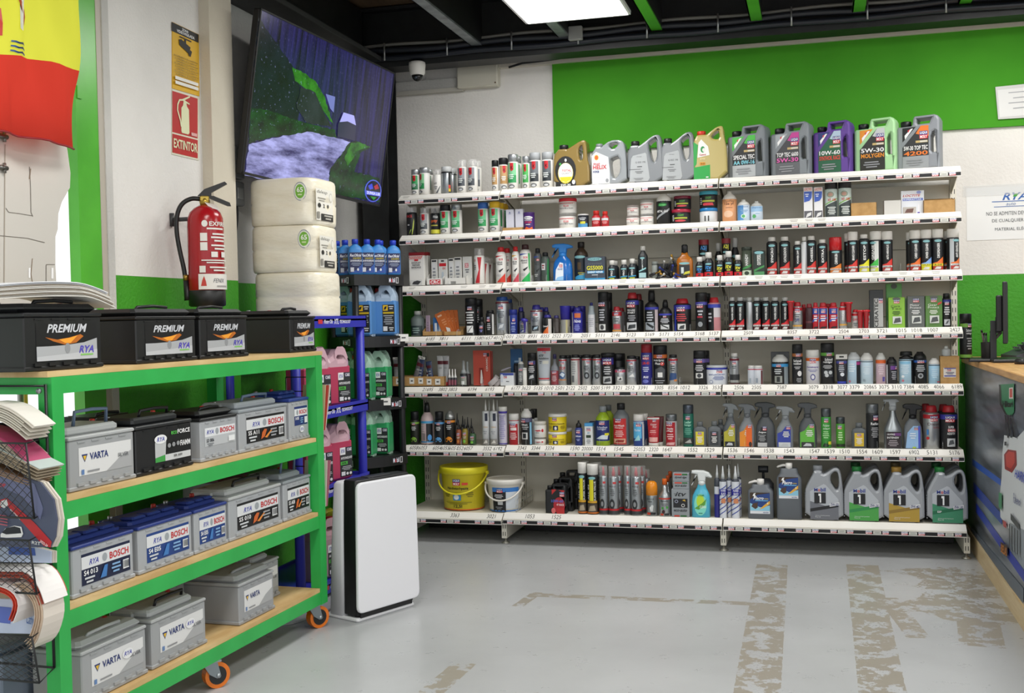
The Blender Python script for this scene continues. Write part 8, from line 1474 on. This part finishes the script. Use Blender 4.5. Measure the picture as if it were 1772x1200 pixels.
SG = [R(.0, .5, .84, .9, '#c03a3a'), T('motip', -.6, .4, .74, .8, '#4a2a2c', ''), L(-.5, .3, .5, .7, 4, '#5a5d60'), E(-.15, .28, .4, .14, '#2a2c2e'), E(-.15, .28, .2, .07, '#8a8c8e'), Bd(.10, .15, '#b8262c'), Bd(.0, .10, '#3a3c3e')]
for a, b, y, rw in ((1037, 1052, 806, .0), (1053, 1071, 807, 0), (1080, 1092, 806, .015), (1092, 1110, 807, 0), (1064, 1079, 806, .07), (1104, 1118, 806, .07), (1112, 1125, 812, .12)): item('clear', S, a, b, y, 'silver spray can with clear cap', '#a9aeb2m', '#f0f0f0c', SG, row=rw, x='#b83040')
item('roll', S, 1118, 1138, 833, 'silver can with rounded orange cap', '#9aa0a2m', '#e08a1eg', [T('SILICONE', -.7, .4, .8, .9, '#2a2c2e', ''), L(-.6, .3, .66, .76, 1, '#4a4c4e'), P([(-.1, .2), (.2, .2), (.3, .5), (.1, .56), (-.2, .4)], '#c9cccc'), R(-.6, -.1, .02, .14, '#c8402a'), R(-.1, .6, .02, .14, '#1f2022')])
item('neck', S, 1140, 1161, 829, 'silver additive bottle with orange cap', '#a9aeb0m', '#d8641e', [Bd(.88, .96, '#c03a2c'), T('Synth', -.5, .5, .72, .84, '#33363a'), L(-.5, .5, .5, .68, 3, '#6a6c70'), E(-.2, .4, .14, .07, '#3f9a3c'), E(.35, .44, .14, .07, '#3f9a3c'), E(-.1, .2, .2, .1, '#3a1a1c'), R(-.5, -.1, .0, .1, '#c8402a'), R(.0, .6, .0, .1, '#2a2c2e')])
for a, b, y, rw in ((1148, 1164, 823, .06), (1152, 1168, 816, .12)): item('neck', S, a, b, y, 'silver additive bottle with orange cap', '#8e9294m', '#b8501e', (), row=rw)
IT = [T('itv', -.6, .7, .74, .9, '#23262a', 'BI'), L(-.7, -.5, .76, .86, 2, '#55585c'), R(-.8, .8, .34, .66, '#15161c'), E(-.45, .56, .2, .06, '#8f94a8'), E(-.45, .56, .12, .035, '#15161c'), E(.3, .42, .2, .06, '#d8d8d8'), E(.3, .42, .14, .04, '#15161c'), P([(.2, .6), (.6, .56), (.5, .64)], '#c8a23a'), T('eco-auto', -.75, .75, .20, .29, '#23262a', 'BI'), R(-.7, -.1, .02, .07, '#c8402a'), R(.0, .7, .02, .07, '#2a6a34')]
z_ = carton(S, 1162.5, 1193, 847, 'large grey carton with itv lettering', '#8f959a', IT, d=.07)
def ob(t): return [T(t, -.75, .7, .3, .62, '#23262a', 'BI'), R(-.8, .1, .74, .92, '#c8402a'), R(.15, .8, .74, .92, '#2a6a34')]
z_ = carton(S, 1165, 1192.5, 834, 'middle grey carton with red and green label', '#8f959a', ob('eco-auto'), d=.07, on=z_+.001); carton(S, 1164.5, 1192.5, 819, 'upper grey carton with red and green label', '#8f959a', ob('dynel-dge'), d=.10, on=z_+.001)
trigger(S, 1197, 1228.5, 814, 'turquoise cleaner bottle with clear trigger head', '#4fb0ccg', '#d8dcdc', [E(0, .50, .8, .42, '#7fd8c4'), E(.0, .62, .5, .24, '#b8d83a'), P([(-.75, .35), (.2, .55), (.75, .72), (.6, .5), (-.2, .30)], '#5a9a34'), T('CLEAN', -.1, .7, .36, .46, '#e8f4e0', 'BI'), T('EXTREME', -.4, .5, .82, .88, '#3f8a4a'), L(-.4, .4, .14, .2, 1, '#2a7a6a')], style=0)
SC = [R(-.9, .9, .0, .98, '#d0d4dc')]+[P([(-.9, .06+.13*i), (.9, .22+.13*i), (.9, .25+.13*i), (-.9, .09+.13*i)], '#3a4a9c') for i in range(6)]+[R(-.9, .9, .62, .78, '#2a2a90'), T('POWER', -.4, .6, .71, .77, '#e4e4f0'), T('BLACK', -.3, .6, .63, .69, '#e4e4f0'), E(.1, .44, .5, .04, '#c8825a'), E(.1, .50, .5, .035, '#c8825a')]
for i, (a, b, y, rw) in enumerate(((1236, 1246.5, 805, .02), (1245, 1257.5, 807, 0), (1257, 1267, 805, .03), (1266, 1280, 807, 0), (1272, 1283, 803, .06))): item('cart', S, a, b, y, 'striped blue and white sealant cartridge' if i else 'dark blue sealant cartridge with grey top', '#3a3f48', '#c4c8ca', SC if i else [Bd(.0, .62, '#2a2a80'), R(-.8, .8, .62, .82, '#c9ccd4')], row=rw, x='#23262a', b=[(0, 1), (.62, 1), (.72, .96), (.75, .6)], c=[(.74, .5), (.84, .4), (.86, .3), (1, .12)], lab=(.0, .72))
def pump(x0, x1, yb, yt, look, row=0, lab=(.08, .8), black=False):
    loc, w, h = place(S, x0, x1, yb, row, .0, None); d = w*.72; loc.y = front(S)+.015+d/2+row
    P_ = at((x0+x1)/2, yb, Y=loc.y-d/2); w = (x1-x0)/FPX*depth(P_); h = P_.z-loc.z; H = at((x0+x1)/2, yt, Y=loc.y).z-loc.z
    t = thing('soap_pump_bottle', look, 'pump bottle', loc)
    g = MB(); g.loft([(0, w*.48, d*.48, 0, 0, 6), (.006, w*.5, d*.5, 0, 0, 6), (h*.80, w*.49, d*.49, 0, 0, 6), (h*.86, w*.42, d*.44, 0, 0, 5), (h*.90, w*.36, d*.40, 0, 0, 4), (h*.98, w*.34, d*.36, 0, 0, 4), (h, w*.30, d*.32, 0, 0, 4)], '#5f646a', 32); bo = g.build('bottle', t)
    g = MB(); g.loft([(h*.98, w*.14, w*.14), (h+.03, w*.14, w*.14), (h+.032, w*.09, w*.09)], '#dedcd8', 16, off=(0, -d*.15, 0)); g.build('collar', t)
    g = MB(); g.loft([(h+.03, .006, .006), (H-.014, .006, .006)], '#dedcd8', 10, off=(0, -d*.15, 0)); g.loft([(H-.02, .014, .014), (H-.002, .015, .015), (H, .012, .012)], '#dedcd8', 14, off=(0, -d*.15, 0))
    g.tube([(0, -d*.15, H-.008), (-w*.22, -d*.15, H-.006), (-w*.42, -d*.15, H-.014), (-w*.46, -d*.15, H-.02)], [.008, .008, .006, .005], '#dedcd8'); g.build('pump', t)
    v0, v1 = lab
    g = MB(); o = [R(-.8, .72, .0, 1, '#dcdfe4'), R(-.8, .72, .14, 1, '#1f3f80'), P([(-.8, .66), (-.2, .9), (.72, .98), (.72, 1), (-.8, 1)], '#3a2a1a'), P([(-.8, .14), (.72, .14), (.72, .4), (.0, .3), (-.8, .5)], '#8ac4dc'), P([(-.1, .2), (.2, .26), (.72, .46), (.72, .62), (.3, .42)], '#e0a83a'), P([(-.7, .34), (-.4, .22), (-.2, .3), (-.25, .48), (-.4, .52), (-.6, .46)], '#4a3428'), P([(-.62, .48), (-.7, .6), (-.6, .5)], '#4a3428'), P([(-.3, .48), (-.22, .6), (-.2, .46)], '#4a3428'), T('Macro', -.55, .25, .66, .82, '#f0f0f0', 'BI'), T('CREMA', .28, .62, .68, .74, '#c8b04a'), P([(-.6, .84), (-.5, .96), (-.35, .98), (-.42, .9), (-.35, .84), (-.45, .7), (-.5, .84)], '#f0f0f0'), R(-.4, .6, .60, .64, '#6ab0e0'), E(.55, .5, .06, .05, '#e8d8a8'), T('macrocleen', .2, .62, .04, .1, '#3a4a88')]
    decal(g, o, planemap((0, -d*.5, h*v0), (w*.5, 0, 0), (0, 0, h*(v1-v0)), (0, -1, 0), .001)); g.build('label', bo, fix=False); ITEMS.append((t, S, loc, row, look, None)); return loc, H
l1, H1 = pump(1294, 1338, 840, 831, 'shorter grey soap bottle with white pump', lab=(.16, .78))
pump(1344, 1387, 812, 803, 'taller grey soap bottle with white pump', lab=(.42, .84))
t = thing('soap_pump_bottle', 'dark grey soap bottle with black pump behind the shorter pump bottle', 'pump bottle', (l1.x+.01, l1.y+.13, surf(S)), 0); g = MB(); g.loft([(0, .06, .045, 0, 0, 5), (.18, .06, .045, 0, 0, 5), (.21, .04, .035)], '#3a3d42', 24); g.build('bottle', t); g = MB(); g.loft([(.21, .008, .008), (.255, .008, .008)], '#23262a', 10); g.loft([(.25, .03, .022, 0, 0, 5), (.285, .03, .022, 0, 0, 5)], '#2a2d32', 16); g.build('pump', t)
def mob(c1, c2, grade, tag_): return [P([(-.74, .02), (.74, .02), (.74, .40), (.10, .66), (-.02, .68), (-.74, .54)], '#b4b9c0'), P([(-.74, .02), (.74, .02), (.74, .30), (.2, .26), (-.74, .36)], c1), P([(-.74, .16), (.74, .26), (.74, .32), (-.74, .22)], c2), T('M', -.52, -.34, .54, .60, '#2a3a90'), T('o', -.32, -.20, .54, .585, '#c82a34'), T('bil', -.18, .08, .54, .61, '#2a3a90'), R(-.52, .08, .32, .52, '#15161a'), P([(-.30, .50), (-.16, .50), (-.16, .335), (-.24, .335), (-.24, .46), (-.30, .46)], '#eceef0'), P([(.28, .26), (.78, .29), (.78, .35), (.28, .32)], '#dcdde0'), T(grade, .32, .74, .275, .33, '#23306e', 'BI'), T('Advanced Full Synthetic', -.48, .28, .085, .105, '#e4e6e8', ''), T('Motor Oil', -.48, -.2, .06, .08, '#e4e6e8', '')]+([T(tag_, -.5, -.3, .20, .235, '#e4e6e8')] if tag_ else [])
jug('mobil', S, 1394, 1458, 808, 'silver oil canister with grey and black label', '#9a9ea4g', '#9a9ea4', mob('#6d7078', '#1b1c20', '5W-50', None), d=.125)
jug('mobil', S, 1461, 1526.7, 810, 'silver oil canister with green cap and green label', '#9a9ea4g', '#23803c', mob('#4aa04a', '#2f8a4a', '0W-20', None), d=.125)
jug('mobil', S, 1529, 1596.7, 811, 'silver oil canister with gold cap and gold label', '#9a9ea4g', '#a8843a', mob('#b0923c', '#8e7230', '0W-40', None), d=.125)
jug('mobil', S, 1604, 1671, 811, 'silver oil canister with green cap and dark green label', '#9a9ea4g', '#23803c', mob('#3f8a68', '#226a4a', '0W-30', 'ESP'), d=.125)
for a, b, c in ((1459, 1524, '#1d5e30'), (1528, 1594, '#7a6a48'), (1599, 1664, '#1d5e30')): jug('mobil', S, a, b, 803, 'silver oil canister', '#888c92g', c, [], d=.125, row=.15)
# wire divider on the bottom shelf
g = MB(); p_ = at(903, 880, Y=front(6)+.03); X_ = at(905, 870, Y=-.3).x
for z in (.0, .035, .07): g.tube([(X_, front(6)+.02, surf(6)+.008+z), (X_, -.05, surf(6)+.008+z)], .002, '#c9c9c4m', 6)
for i in range(8): y = front(6)+.02+i*(-.05-front(6)-.02)/7; g.tube([(X_, y, surf(6)+.004), (X_, y, surf(6)+.08)], .0015, '#c9c9c4m', 6)
tag(g.build('shelf_divider'), 'wire divider right of the white bucket on the bottom shelf', 'divider')
# spray can on the counter
q = at(1671, 543, Y=-.30); zc = CT+.001
t = thing('spray_can', 'black-capped spray can with green band standing at the counter end', 'spray can', (at(1671, 580, Y=-.30).x, -.30, zc)); hh = q.z-zc
g = MB(); g.loft([(0, .03, .03), (.003, .033, .033), (hh*.78, .033, .033), (hh*.8, .03, .03)], BK_, 22); bo = g.build('body', t); g = MB(); g.loft([(hh*.79, .032, .032), (hh*.98, .032, .032), (hh, .03, .03)], BK_, 18); g.build('cap', t)
g = MB(); decal(g, [R(-.9, .9, .70, .78, '#6a9a3a'), LM(.2, .8, .70, .78), T('Schnell', .0, .8, .60, .66, '#d8d8d8'), T('reiniger', .0, .8, .53, .585, '#d8d8d8'), L(.0, .8, .2, .48, 5, '#9a9a9c'), R(-.9, .9, .03, .10, '#6a9a3a')], lambda u, v, k: ((.0334+.0002*k)*math.sin(u*1.3), -(.0334+.0002*k)*math.cos(u*1.3), v*hh), CUT); g.build('label', bo, fix=False)
# ------------------------------------------------------------------ labels that single out every product
ORD = ['zeroth', 'first', 'second', 'third', 'fourth', 'fifth', 'sixth', 'seventh', 'eighth', 'ninth', 'tenth', 'eleventh', 'twelfth', '13th', '14th', '15th', '16th', '17th', '18th', '19th', '20th', '21st', '22nd', '23rd', '24th', '25th']
for s in range(7):
    for b in range(3):
        fr = sorted([i for i in ITEMS if i[1] == s and bay_of(i[2].x) == b and i[3] < .045], key=lambda i: i[2].x)
        n = 0; last = -9; pos = []
        for i in fr:
            if i[2].x-last > .018: n += 1
            last = i[2].x; pos.append((i[2].x, n))
            i[0]['label'] = '%s, %s from left on %s bay %s shelf' % (i[4], ORD[n], BAYN[b], SHN[s]); i[0]['group'] = i[5] or 'products on the %s shelf of the %s bay' % (SHN[s], BAYN[b])
        seen = {}
        for i in [i for i in ITEMS if i[1] == s and bay_of(i[2].x) == b and i[3] >= .045]:
            k = min(pos, key=lambda q: abs(q[0]-i[2].x))[1] if pos else 1
            c = seen.get(k, 0); seen[k] = c+1
            i[0]['label'] = '%s %s the %s item on %s bay %s shelf' % (i[4], ('behind', 'further behind', 'deep behind')[min(c, 2)], ORD[k], BAYN[b], SHN[s]); i[0]['group'] = i[5] or 'products on the %s shelf of the %s bay' % (SHN[s], BAYN[b])
for i in ITEMS:
    l = i[0]['label']
    if len(l.split()) > 16: l = l.replace(' from left on', ' on').replace(' item on', ' item')
    if len(l.split()) > 16: l = l.replace(' the ', ' ')
    i[0]['label'] = l
    if '_h' in i[0]: del i[0]['_h']
